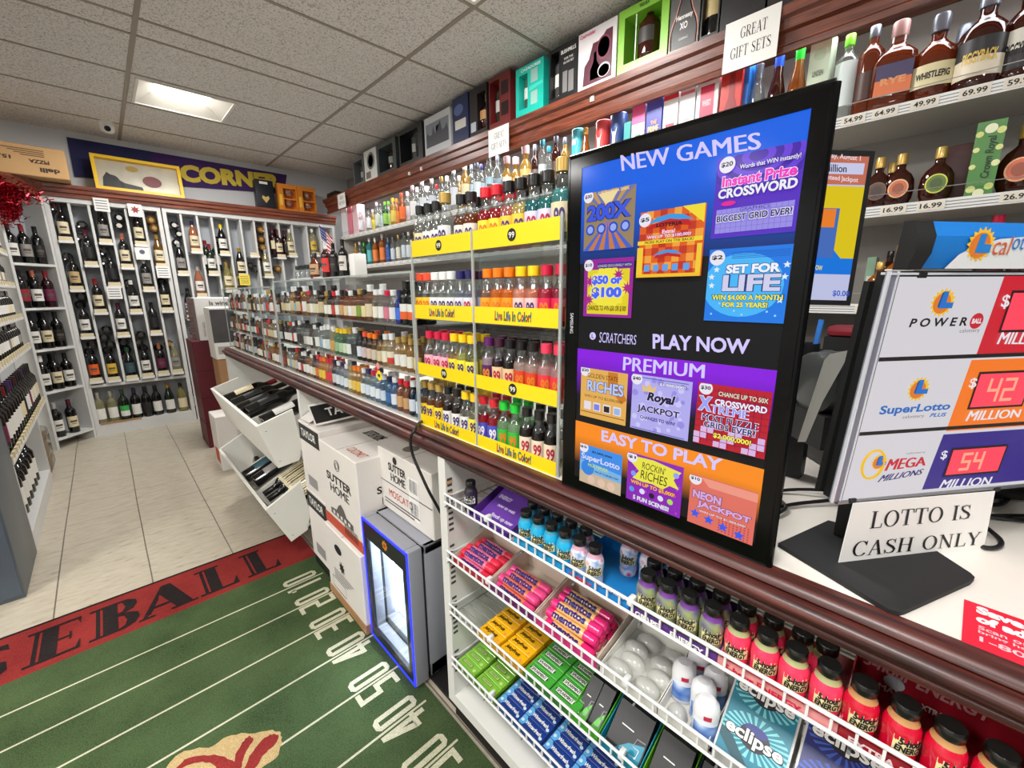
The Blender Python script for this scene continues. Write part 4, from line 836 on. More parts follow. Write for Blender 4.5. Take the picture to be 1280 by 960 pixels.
for nm, y0, y1, kind, lay in (('first', .838, .694, 'straw', 0), ('second', .690, .542, 'fruit', 0), ('third', .538, .376, 'rainbow', 1)):
    desc = {'straw': 'strawberry red', 'fruit': 'mixed fruit', 'rainbow': 'rainbow'}[kind]
    tray('candy_box', '%s open candy display box from the end panel, %s rolls' % (nm, desc), y0, y1, {'straw': (190, 40, 60), 'fruit': (120, 40, 110), 'rainbow': (226, 60, 140)}[kind], .026, .583, .722, Z2, .062, inner=card, cat='candy box', group='candy display boxes')
    yc = (y0+y1)/2; i = 0
    for layer in range(2+lay):
        for c in range(5-layer if kind != 'fruit' else 4-layer):
            candy_roll(kind, .597+.0225*c+.011*layer, yc+random.uniform(-.004, .004), Z2+.0125+.0185*layer, '%s candy roll, %s from the front, %s layer of its box' % (desc, nth(c), ('bottom', 'middle', 'top')[layer]), lean=random.uniform(-.04, .04))
clear_pl = glass((236, 236, 230), .55, .1, .06, .3)
t = tray('blister_tray', 'empty clear blister tray with eight round cups on the second shelf', .368, .252, (226, 224, 216), .022, .583, .722, Z2, .05, cat='blister tray')
for i in range(2):
    for j in range(4): MB().lathe([(.0285, .0135), (.027, .018), (.022, .025), (.012, .03), (0, .031)], 20, (.604+.0315*j, .338-.056*i-(.01 if j % 2 else 0), Z2), .62, .92).build('cup', clear_pl, t)
MB().box(.585, .256, Z2+.012, .72, .366, Z2+.0135).build('cup_sheet', clear_pl, t)
t = tray('blister_tray', 'clear tray holding five white gum bottles', .250, .166, (226, 224, 216), .022, .583, .722, Z2, .05, cat='blister tray')
for j in range(2): MB().lathe([(.0285, .002), (.027, .008), (.022, .015), (.012, .02), (0, .021)], 20, (.606+.0*j, .226-.04*j, Z2), .6, .62).build('cup', clear_pl, t)
gb = MB().lathe([(0, 0), (.018, 0), (.0195, .003), (.0195, .043), (.0185, .046)], 24, sx=1, sy=.82).mesh('body', mat((226, 230, 240), .25, coat=.5)); gc = MB().lathe([(.0185, .0462), (.0202, .048), (.0202, .058), (.018, .070), (.012, .0765), (0, .078)], 24, sx=1, sy=.82).mesh('cap', mat((238, 238, 240), .25, coat=.5))
gl = MB().patch(.01975, -1.2, 1.2, .008, .038, 12, 1, .82).mesh('label', patterned((210, 220, 240), (120, 160, 220), (60, 100, 190), 40)); gs = MB().patch(.0204, -.3, .3, .049, .057, 6, 1, .82).mesh('sticker', mat((190, 40, 70), .4))
for i, (x, y) in enumerate(((.645, .235), (.688, .226), (.668, .190), (.632, .196), (.603, .180))):
    o = tag(put('gum_bottle', gb, None, (x, y, Z2+.003), -PI/2+.5), 'white flip top gum bottle with blue label, %s in the clear tray' % ('at the left', 'rear left', 'rear right', 'middle', 'front')[i], 'gum', 'white gum bottles in the clear tray'); put('cap', gc, o); put('label', gl, o); put('sticker', gs, o)
def eclipse(y0, y1, rgb, rgb2, nm, n=2):
    t = thing('gum_box', 'slanted %s gum box with sunburst print on the second wire shelf' % nm, 'gum box', (.64, (y0+y1)/2, Z2), 'slanted gum boxes')
    c = mat(rgb, .35, coat=.3); w = y0-y1
    MB().prism([(.585, Z2), (.70, Z2), (.70, Z2+.105), (.685, Z2+.108), (.585, Z2+.02)], 'y', y1, y0).build('box', mat((206, 206, 204), .5), t)
    F = Frame((.5846, y0, Z2+.0202), (0, -1, 0), (.10, 0, .088)); hh = .132
    p = MB().frect(F, .003, .0, w-.003, hh, .0006).build('front_panel', c, t)
    for k in range(n):
        b = .03+.062*k; rays = MB()
        for q_ in range(26):
            a = 2*PI*q_/26; rays.fpoly(F, [(w/2+.012*math.cos(a), b+.012+.012*math.sin(a)), (w/2+.046*math.cos(a-.07), b+.012+min(.036, .046)*math.sin(a-.07)*.8), (w/2+.046*math.cos(a+.05), b+.012+.036*math.sin(a+.05)*.8)], .0009)
        rays.build('ray_print', mat(rgb2, .4), p, smooth=False)
        MB().fdisc(F, w/2, b+.012, .021, .0014, .017, 26).build('dark_disc', mat((12, 14, 30), .35), p); MB().fdisc(F, w/2, b+.022, .016, .0016, .007, 22).build('blue_cap_print', mat((30, 40, 120), .4), p)
        MB().text(F, 'eclipse', w/2, b+.008, w*.86, .024, .0019, .07, center=True).build('lettering_shadow', ink, p); MB().text(F, 'eclipse', w/2, b+.0085, w*.83, .022, .0022, .03, center=True).build('lettering', paper, p)
    MB().fpoly(F, [(.003, .022), (.03, .0), (w-.003, .0), (w-.003, .006), (w*.5, .004), (.02, .03), (.003, .035)], .0012).build('corner_print', mat(tuple(int(v*.6) for v in rgb), .4), p)
eclipse(.160, .066, (16, 122, 146), (120, 206, 210), 'teal'); eclipse(.060, -.036, (24, 34, 110), (60, 90, 190), 'navy blue'); eclipse(-.042, -.138, (14, 84, 66), (60, 150, 120), 'dark green')
# ------------------------------------------------------------------ third and lowest shelf: stick gum
gum_me = {}
def gum_pack(kind, x, y, z, label, group, L=.074, Wd=.0255, T=.0125):
    if kind not in gum_me:
        c = {'juicy': (246, 184, 16), 'spear': (70, 170, 60), 'winter': (26, 60, 140), 'double': (130, 190, 60)}[kind]
        b = MB().bev(-Wd/2, -L/2, 0, Wd/2, L/2, T, .0012, 1); bm_ = b.mesh('pack', mat(c, .3, coat=.4))
        F = Frame((0, L/2, T), (0, -1, 0), (1, 0, 0)); d = MB(); m_ = []
        if kind == 'juicy': t1 = MB().text(F, 'JuicyFruit', .008, -.006, .046, .013, .0006, .05, .15); mats = [mat((60, 36, 10), .5)]; d.fdisc(F, .064, -.006, .0038, .0004); m_ = [mat((240, 150, 90), .5)]
        elif kind == 'spear':
            d.fpoly(F, [(.006, 0), (.012, .0075), (.054, .0075), (.060, 0), (.054, -.0075), (.012, -.0075)], .0004); d.mi = 1; d.frect(F, .010, -.0058, .056, .0058, .0006); m_ = [mat((14, 60, 30), .5), paper]; t1 = MB().text(F, 'SPEARMINT', .012, -.004, .042, .008, .0009, .04); mats = [mat((14, 60, 34), .5)]
        elif kind == 'winter':
            d.fpoly(F, [(0, -.0127), (.012, -.0127), (.018, .0), (.010, .0127), (0, .0127)], .0004); d.mi = 1; d.fdisc(F, .006, -.002, .004, .0006); d.fdisc(F, .067, -.006, .0042, .0006); m_ = [mat((96, 170, 226), .4), mat((206, 226, 246), .4)]; t1 = MB().text(F, 'Winterfresh', .016, -.005, .048, .010, .0008, .03, .2); mats = [paper]
        else:
            d.frect(F, .010, -.004, .050, .0068, .0004); d.mi = 1; d.frect(F, .012, -.0028, .048, .0056, .0006); d.fdisc(F, .062, -.003, .005, .0006); m_ = [mat((20, 80, 30), .5), mat((190, 220, 130), .5)]; t1 = MB().text(F, 'DOUBLEMINT', .014, -.001, .032, .005, .0009, .03); mats = [mat((20, 80, 30), .5)]
        gum_me[kind] = (bm_, d.mesh('print', m_, smooth=False), t1.mesh('lettering', mats, smooth=False))
    a, d, t1 = gum_me[kind]
    o = tag(put('gum_pack', a, None, (x, y, z), random.uniform(-.02, .02)), label, 'gum', group); put('print', d, o); put('lettering', t1, o)
def block(kind, yc, n, z, desc, which, x0=.598, step=.0262, tz=.012):
    for i in range(n): gum_pack(kind, x0+step*i, yc, z+tz+.0015*i, '%s gum pack, %s from the front in the %s column' % (desc, nth(i), which), '%s gum packs' % desc)
Z3, Z4 = SHZ[2], SHZ[3]
for y0, y1, rgb, lb in ((.745, .578, (226, 170, 40), 'yellow'), (.574, .440, (60, 140, 60), 'green')):
    tray('gum_tray', 'low %s cardboard tray under stick gum on the third shelf' % lb, y0+.002, y1, rgb, .012, .583, .712, Z3, .018, cat='gum tray')
block('juicy', .702, 4, Z3, 'yellow fruit', 'first'); block('juicy', .620, 4, Z3, 'yellow fruit', 'second')
block('spear', .5345, 4, Z3, 'green Spearmint', 'first'); block('spear', .4575, 4, Z3, 'green Spearmint', 'second')
def five_gum(y0, y1, rgb, nm, n):
    tray('gum_box', '%s open gum box with black slide packs on the third shelf' % nm, y0, y1, rgb, .02, .583, .715, Z3, .075, cat='gum box', group='slide pack gum boxes')
    for i in range(n):
        y = y0-.004-(y0-y1-.008)*(i+.5)/n; t = thing('slide_gum_pack', 'black slide gum pack with a silver figure, %s in the %s box' % (nth(i), nm), 'gum', (.635, y, Z3+.003), 'black slide gum packs'); w = (y0-y1-.012)/n/2
        MB().prism([(.588, Z3+.004), (.66, Z3+.004), (.672, Z3+.058), (.655, Z3+.062)], 'y', y-w, y+w).build('sleeve', mat((20, 20, 22), .4), t)
        F = Frame((.5876, y+w, Z3+.0042), (0, -1, 0), (.067, 0, .058)); g2 = MB().fpoly(F, [(w*1.15, .03), (2*w-.002, .042), (2*w-.002, .002), (w*.4, .002)], .0006).build('colour_print', mat(rgb, .35, var=.3, scale=80), t)
        MB().tube([F.P(a_*w, b_, .0008) for a_, b_ in ((1.95, .047), (1.5, .045), (1.4, .03), (1.75, .03), (1.7, .016), (.8, .012))], .0014, 6).build('silver_five', mat((200, 200, 204), .3, .7), t)
        MB().frect(F, w*.5, .05, w*1.2, .052, .0007).build('slot_mark', paper, t)
five_gum(.436, .366, (80, 180, 40), 'bright green', 2); five_gum(.362, .276, (20, 140, 170), 'teal', 1); five_gum(.272, .198, (90, 170, 20), 'lime green', 1); five_gum(.194, .104, (20, 30, 60), 'dark blue', 2); five_gum(.100, .01, (30, 90, 120), 'slate', 2)
tray('gum_tray', 'low green cardboard tray on the lowest shelf beside the end panel', .848, .676, (110, 160, 60), .012, .583, .712, Z4, .018, cat='gum tray')
block('double', .805, 4, Z4, 'light green mint', 'first'); block('double', .722, 4, Z4, 'light green mint', 'second')
for k, (y0, y1) in enumerate(((.672, .520), (.514, .362), (.356, .204))):
    tray('gum_tray', '%s blue cardboard tray of stick gum on the lowest shelf' % nth(k), y0, y1, (40, 90, 170), .012, .583, .712, Z4, .02, cat='gum tray')
    for j in range(2): block('winter', y0-.038-.076*j, 4, Z4, 'blue mint', nth(2*k+j))
# ================================================================== fridge
fg = thing('mini_fridge', 'small grey display fridge with a glowing blue door edge under the counter', 'fridge', (.72, 1.21, 0))
fy0, fy1, fz0, fz1, fx = 1.048, 1.372, .022, .515, .556
gry = mat((150, 152, 160), .4, coat=.2); gry_d = mat((58, 58, 64), .4)
bd = MB(); 
for a in ((.618, fy0, fz0, .925, fy0+.02, fz1), (.618, fy1-.02, fz0, .925, fy1, fz1), (.618, fy0, fz1-.03, .925, fy1, fz1), (.618, fy0, fz0, .925, fy1, fz0+.05), (.90, fy0, fz0, .925, fy1, fz1)): bd.bev(*a, .004)
bd.build('body', gry, fg)
MB().box(.608, fy0+.006, fz0+.006, .620, fy0+.02, fz1-.006).box(.608, fy1-.02, fz0+.006, .620, fy1-.006, fz1-.006).box(.608, fy0+.006, fz1-.02, .620, fy1-.006, fz1-.006).box(.608, fy0+.006, fz0+.006, .620, fy1-.006, fz0+.02).build('door_seal', mat((20, 20, 22), .6), fg)
dr = MB(); e = .026
for a in ((fx+.004, fy0, fz0-.006, .610, fy0+e, fz1+.004), (fx+.004, fy1-e, fz0-.006, .610, fy1, fz1+.004), (fx+.004, fy0+e, fz1-.03, .610, fy1-e, fz1+.004), (fx+.004, fy0+e, fz0-.006, .610, fy1-e, fz0+.035)): dr.bev(*a, .006)
door = dr.build('door', gry, fg)
FD = Frame((fx+.003, fy1, fz0-.006), (0, -1, 0), (0, 0, 1)); fw, fh = fy1-fy0, fz1-fz0+.01
led_blue = mat((30, 40, 255), emit=3.2); k = MB(); w = .0065
for a in ((.004, .004, fw-.004, .004+w), (.004, fh-.004-w, fw-.004, fh-.004), (.004, .004, .004+w, fh-.004), (fw-.004-w, .004, fw-.004, fh-.004)): k.fbox(FD, *a, -.004, .002)
k.build('light_strip', led_blue, door)
bz = MB(); q0 = (.0115, .0115, fw-.0115, fh-.0115); q1 = (.036, .05, fw-.036, fh-.075)
for a in ((q0[0], q0[1], q0[2], q1[1]), (q0[0], q1[3], q0[2], q0[3]), (q0[0], q1[1], q1[0], q1[3]), (q1[2], q1[1], q0[2], q1[3])): bz.fbox(FD, *a, -.01, .001)
bez = bz.build('window_frame', mat((34, 34, 40), .3, coat=.3), door)
MB().fbox(FD, q1[0], q1[1], q1[2], q1[3], -.006, -.002).build('window_glass', glass((248, 250, 252), 0, .03, .0, .2), door)
MB().fstar(FD, fw/2+.012, fh-.042, .02, .013, 8, .0016).build('emblem', mat((232, 150, 30), emit=.7), door); MB().fdisc(FD, fw/2+.012, fh-.042, .008, .0019).build('emblem_disc', mat((206, 40, 30), emit=.6), door)
lin_m = mat((214, 222, 230), .35); ins = MB()
ins.box(.66, fy0+.0205, fz0+.051, .899, fy0+.024, fz1-.031).box(.66, fy1-.024, fz0+.051, .899, fy1-.0205, fz1-.031).box(.66, fy0+.02, fz0+.0505, .899, fy1-.02, fz0+.055).box(.66, fy0+.02, fz1-.035, .899, fy1-.02, fz1-.0305).box(.895, fy0+.02, fz0+.05, .899, fy1-.02, fz1-.03)
ins.build('liner', lin_m, fg, smooth=False)
ls = MB()
for i in range(22): ls.box(.656, fy1-.032, fz0+.07+.0165*i, .660, fy1-.026, fz0+.08+.0165*i)
ls.build('led_row', mat((235, 245, 255), emit=7), fg); MB().box(.65, fy0+.04, fz1-.0375, .80, fy1-.04, fz1-.0355).build('inner_lamp', mat((235, 245, 255), emit=40), fg); MB().box(.650, fy1-.036, fz0+.06, .654, fy1-.032, fz1-.04).build('side_lamp', mat((225, 238, 255), emit=30), fg)
fl_ = D.lights.new('fridge_glow', 'AREA'); fl_.shape = 'RECTANGLE'; fl_.size = .12; fl_.size_y = .24; fl_.energy = 2.2; fl_.color = (.86, .93, 1); fo_ = D.objects.new('fridge_glow', fl_); COL.objects.link(fo_); fo_.parent = fg; fo_.location = (.02, 0, fz1-.042)
sw = MB()
for zz in (fz0+.2, fz0+.34):
    for i in range(12): yy = fy0+.03+.0235*i; sw.tube([(.66, yy, zz), (.89, yy, zz)], .0016, 6)
    sw.tube([(.66, fy0+.026, zz), (.66, fy1-.026, zz)], .0022, 6)
sw.build('wire_rack', mat((200, 204, 208), .3, .5), fg)
for i in range(4): MB().lathe([(0, .0115), (.012, .0115), (.016, .02), (.016, .024)], 12, ((.60, .88)[i % 2], (fy0+.03, fy1-.03)[i//2], 0)).build('foot', mat((150, 150, 156), .4), fg)
for i, (x, y, z) in enumerate(((.70, 1.11, fz0+.056), (.70, 1.17, fz0+.056), (.70, 1.12, fz0+.203), (.72, 1.20, fz0+.203))):
    o = MB().lathe([(0, 0), (.022, 0), (.026, .006), (.026, .118), (.022, .126), (0, .126)], 20, (x, y, z)).build('drink_can', mat((120, 140, 200), .3, .6)); tag(o, 'slim blue silver drink can, %s inside the lit mini fridge' % ('lower front', 'lower second', 'upper front', 'upper second')[i], 'can', 'cans in the mini fridge')
# power cord hanging over the counter edge
cb = [(.66, 1.04, .931), (.61, 1.02, .9335), (.575, .985, .930), (.562, .992, .905), (.562, .986, .86), (.566, .955, .81), (.575, .93, .76), (.60, .925, .70), (.64, .92, .60), (.70, .92, .40), (.75, .92, .2)]
def smooth_path(P, n=6):
    P = [Vector(p) for p in P]; out = []
    for i in range(len(P)-1):
        a, b, c, d = P[max(i-1, 0)], P[i], P[i+1], P[min(i+2, len(P)-1)]
        for k in range(n): t = k/n; out.append(.5*((2*b)+(c-a)*t+(2*a-5*b+4*c-d)*t*t+(3*b-3*c+d-a)*t**3))
    return out+[P[-1]]
tag(MB().tube(smooth_path(cb), .0042, 10).build('power_cord', mat((16, 16, 17), .4)), 'black power cord hanging over the counter edge down to the fridge', 'cord')
# ================================================================== cartons
ctn = mat((228, 222, 216), .6, var=.03, scale=12); brown = mat((166, 124, 84), .7, var=.08, scale=14); black_pr = mat((26, 24, 24), .6); red_pr = mat((196, 76, 48), .6); tape_m = mat((210, 196, 172), .35)
def carton(label, x0, x1, y0, y1, z0, z1, m=ctn, name='carton'):
    t = thing(name, label, 'carton', ((x0+x1)/2, (y0+y1)/2, z0), 'wine cartons under the counter')
    b = MB().bev(x0, y0, z0, x1, y1, z1, .003, 1).build('box', m, t); ym = (y0+y1)/2
    MB().box(x0+.002, ym-.0012, z1-.0005, x1-.002, ym+.0012, z1+.0006).build('flap_seam', mat((150, 140, 128), .7), t)
    return t, b, Frame((x0-.0004, y1, z0), (0, -1, 0), (0, 0, 1)), Frame((x0, y0-.0004, z0), (1, 0, 0), (0, 0, 1)), Frame((x0, y1, z1+.0007), (0, -1, 0), (1, 0, 0)), y1-y0, z1-z0
def barcode(F, a, b, w, h, parent, n=16, m=ink):
    k = MB(); x = a; r = random.Random(int(a*1e4)+n)
    while x < a+w: d = r.choice((.0015, .003, .002)); k.frect(F, x, b, min(x+d, a+w), b+h, .0006); x += d+r.choice((.0018, .0026))
    return k.build('barcode', m, parent, smooth=False)
def sutter(F, w, h, parent, s=1.0, crop=True):
    MB().text(F, 'SUTTER', w*.5, h*.635, w*.66*s, h*.1*s, .0006, .03, center=True).build('lettering', black_pr, parent, smooth=False); MB().text(F, 'HOME', w*.5, h*.51, w*.5*s, h*.1*s, .0006, .03, center=True).build('lettering', black_pr, parent, smooth=False)
    r = MB().tube([F.P(w*.5+.022*s*math.cos(PI*i/10), h*.82+.022*s*math.sin(PI*i/10), .0006) for i in range(20)], .0012, 4, True); r.tube([F.P(w*.5+.013*s*math.cos(PI*i/8), h*.82+.013*s*math.sin(PI*i/8), .0006) for i in range(16)], .001, 4, True); r.build('round_crest', black_pr, parent)
def house(F, a, b, w, h, parent):
    k = MB(); k.fpoly(F, [(a, b), (a+w, b), (a+w, b+h*.35), (a+w*.72, b+h*.45), (a+w*.62, b+h*.8), (a+w*.5, b+h), (a+w*.38, b+h*.8), (a+w*.28, b+h*.45), (a, b+h*.35)], .0005); k.mi = 1
    for i in range(5): k.frect(F, a+w*(.1+.17*i), b+h*.08, a+w*(.19+.17*i), b+h*.28, .0008)
    k.build('house_print', [mat((96, 90, 88), .6), ctn], parent, smooth=False)
t, b, FX, FY, FZ, w, h = carton('white wine carton with vineyard house print and orange base band', .56, .86, 1.382, 1.738, .352, .715)
sutter(FX, w, h, b); house(FX, w*.2, h*.17, w*.6, h*.2, b); MB().frect(FX, 0, 0, w, h*.13, .0005).build('orange_band', red_pr, b); barcode(FX, w*.56, h*.05, w*.34, h*.12, MB().frect(FX, w*.55, h*.03, w*.92, h*.19, .0004).build('barcode_field', ctn, b))
sutter(FY, .3, h, b, .8); MB().frect(FY, 0, 0, .3, h*.1, .0005).build('orange_band', red_pr, b); MB().fdisc(FY, .2, h*.72, .03, .0005, .022).build('hand_hole', mat((10, 9, 8), .8), b); barcode(FY, .1, h*.2, .12, .05, b)
MB().text(FZ, 'COCONUT', .2, .03, .13, .035, .0004, .0).build('lettering', red_pr, b, smooth=False); MB().text(FZ, 'SUTTER HOME', .06, .16, .14, .05, .0004, .02).build('lettering', black_pr, b, smooth=False)
t, b, FX, FY, FZ, w, h = carton('lower white wine carton with hand hole, standing on the floor mat', .546, .86, 1.385, 1.737, .012, .346)
MB().box(.543, 1.381, .012, .862, 1.7395, .05).build('brown_tray', brown, t); MB().fdisc(FX, w*.38, h*.78, .036, .0006, .02).build('hand_hole', mat((10, 9, 8), .8), b); MB().fstar(FX, w*.45, h*.56, .03, .016, 9, .0006).build('crest_print', black_pr, b, smooth=False)
k = MB()
for i in range(4): k.frect(FX, w*.2, h*(.44-.035*i), w*(.75-.06*i), h*(.452-.035*i), .0006)
k.build('small_print', mat((90, 88, 90), .6), b, smooth=False); k = MB()
for a in ((.12, .15, .5, .16), (.12, .3, .5, .31), (.12, .15, .125, .31), (.495, .15, .5, .31)): k.frect(FX, w*a[0], h*a[1], w*a[2], h*a[3], .0006)
k.build('print_box', mat((60, 60, 64), .6), b, smooth=False)
t, b, FX, FY, FZ, w, h = carton('white Moscato wine carton standing on the mini fridge', .652, .915, 1.042, 1.396, .5205, .752)
MB().text(FX, 'SUTTER', w*.22, h*.7, w*.34, h*.13, .0006, .03).build('lettering', black_pr, b, smooth=False); MB().text(FX, 'HOME', w*.26, h*.54, w*.28, h*.13, .0006, .03).build('lettering', black_pr, b, smooth=False); MB().text(FX, 'MOSCATO', w*.2, h*.26, w*.46, h*.12, .0006, .0).build('lettering', red_pr, b, smooth=False)
MB().frect(FX, 0, h*.47, w, h*.482, .0006).build('fold_line', black_pr, b); MB().fdisc(FX, w*.36, h*.9, .014, .0006).build('round_crest', black_pr, b); k = MB()
for i in range(2): k.frect(FX, w*.1, h*(.17-.05*i), w*(.78-.1*i), h*(.19-.05*i), .0006)
k.build('small_print', mat((90, 88, 90), .6), b, smooth=False)
sk = MB().frect(FX, w*.6, h*.12, w*.78, h*.78, .0006).build('shipping_label', paper, b); barcode(FX, w*.62, h*.55, w*.14, h*.2, sk); barcode(FX, w*.62, h*.2, w*.14, h*.2, sk)
MB().frect(FY, .03, .02, .04, h*.3, .0006).build('side_print', ink, b); MB().fdisc(FZ, .12, .07, .03, .0005, .03).build('top_crest', mat((120, 110, 104), .7), b); MB().text(FZ, 'SUTTER HOME', .18, .1, .15, .06, .0006, .02).build('lettering', black_pr, b, smooth=False)
for z0, z1, nm in ((.066, .412, 'lower'), (.414, .742, 'upper')):
    t, b, FX, FY, FZ, w, h = carton('%s white wine carton with black label block, of a stack of two' % nm, .565, .86, 1.742, 1.992, z0, z1)
    lb = MB().frect(FX, .005, h*.74, w-.004, h*.97, .0006).build('black_label', black_pr, b); MB().text(FX, 'TAYLOR', .03, h*.80, w*.7, h*.11, .001, serif=False, bold=.02).build('lettering', paper, lb, smooth=False); MB().frect(FX, .06, h*.1, .17, h*.25, .0006).build('print_box', mat((150, 146, 146), .6), b)
if True:
    fl = thing('carton_flap', 'loose black printed carton flap lying on the cartons under the counter', 'carton flap', (.72, 1.75, .75))
    FFl = Frame((.575, 1.80, .752), (1, -.12, .06), (.1, .80, .42)); p = MB().fbox(FFl, 0, 0, .31, .14, -.001, .001).build('board', ctn, fl); MB().frect(FFl, .006, .01, .304, .125, .0014).build('black_label', black_pr, fl)
    MB().text(FFl, 'TAYLOR', .06, .04, .2, .055, .0018, .02).build('lettering', paper, fl, smooth=False)
    MB().fbox(Frame((.575, 1.99, .744), (0, -1, 0.05), (.8, 0, .45)), 0, 0, .12, .11, -.001, .001).build('folded_flap', ctn, fl)
# ================================================================== bottles
SHP = {  # body profile, cap profile, label radius
 'bordeaux': (.30, [(0, 0), (.035, 0), (.0372, .003), (.0375, .008), (.0375, .188), (.0355, .203), (.028, .218), (.0185, .231), (.0152, .245), (.0148, .262)], [(.0150, .240), (.0155, .262), (.0152, .296), (.0158, .297), (.0158, .301), (0, .3015)], .0378),
 'burgundy': (.295, [(0, 0), (.038, 0), (.040, .003), (.0405, .01), (.0405, .150), (.038, .175), (.030, .205), (.021, .232), (.0158, .255), (.0148, .262)], [(.0155, .244), (.0155, .29), (.0160, .291), (.0160, .2955), (0, .296)], .0408),
 'vodka': (.30, [(0, 0), (.035, 0), (.038, .004), (.038, .20), (.036, .215), (.022, .232), (.0145, .242), (.0138, .268)], [(.0150, .262), (.0155, .264), (.0155, .298), (.0145, .30), (0, .30)], .0383),
 'squat': (.235, [(0, 0), (.044, 0), (.047, .004), (.049, .02), (.049, .12), (.045, .142), (.030, .160), (.018, .172), (.0155, .182), (.0155, .20)], [(.0175, .194), (.0190, .196), (.0195, .232), (.018, .235), (0, .235)], .0495),
 'round': (.235, [(0, 0), (.034, 0), (.040, .006), (.053, .04), (.057, .08), (.053, .118), (.040, .145), (.024, .160), (.0165, .170), (.0165, .195)], [(.0185, .188), (.020, .19), (.020, .228), (.018, .235), (0, .235)], .0578),
 'mini': (.115, [(0, 0), (.0162, 0), (.0176, .002), (.0178, .005), (.0178, .060), (.0168, .067), (.0125, .077), (.0090, .084), (.0088, .100)], [(.0100, .0955), (.0118, .0962), (.0120, .1145), (.0108, .1155), (0, .1155)], .0180),
 'nip': (.105, [(0, 0), (.0160, 0), (.0174, .002), (.0174, .062), (.0155, .070), (.0096, .077), (.0086, .081), (.0086, .090)], [(.0094, .087), (.0104, .0875), (.0104, .104), (.0095, .105), (0, .105)], .0176),
 'flask': (.12, [(0, 0), (.019, 0), (.0215, .003), (.0215, .075), (.019, .085), (.011, .094), (.0095, .10)], [(.0112, .098), (.0115, .119), (.010, .12), (0, .12)], .0217)}
BM = {}
def flat_text(txt, r, zc, w, hh, flat):
    m = MB().wraptext(txt, r, zc, w, hh, 0, .03); m.v = [(a, b*flat-.0004, c) for a, b, c in m.v]; return m
def bmesh_part(kind, part, key, h, fn, mats):
    k = (kind, part, key, round(h, 3), tuple(id(m) for m in mats))
    if k not in BM: BM[k] = fn().mesh(part, mats)
    return BM[k]
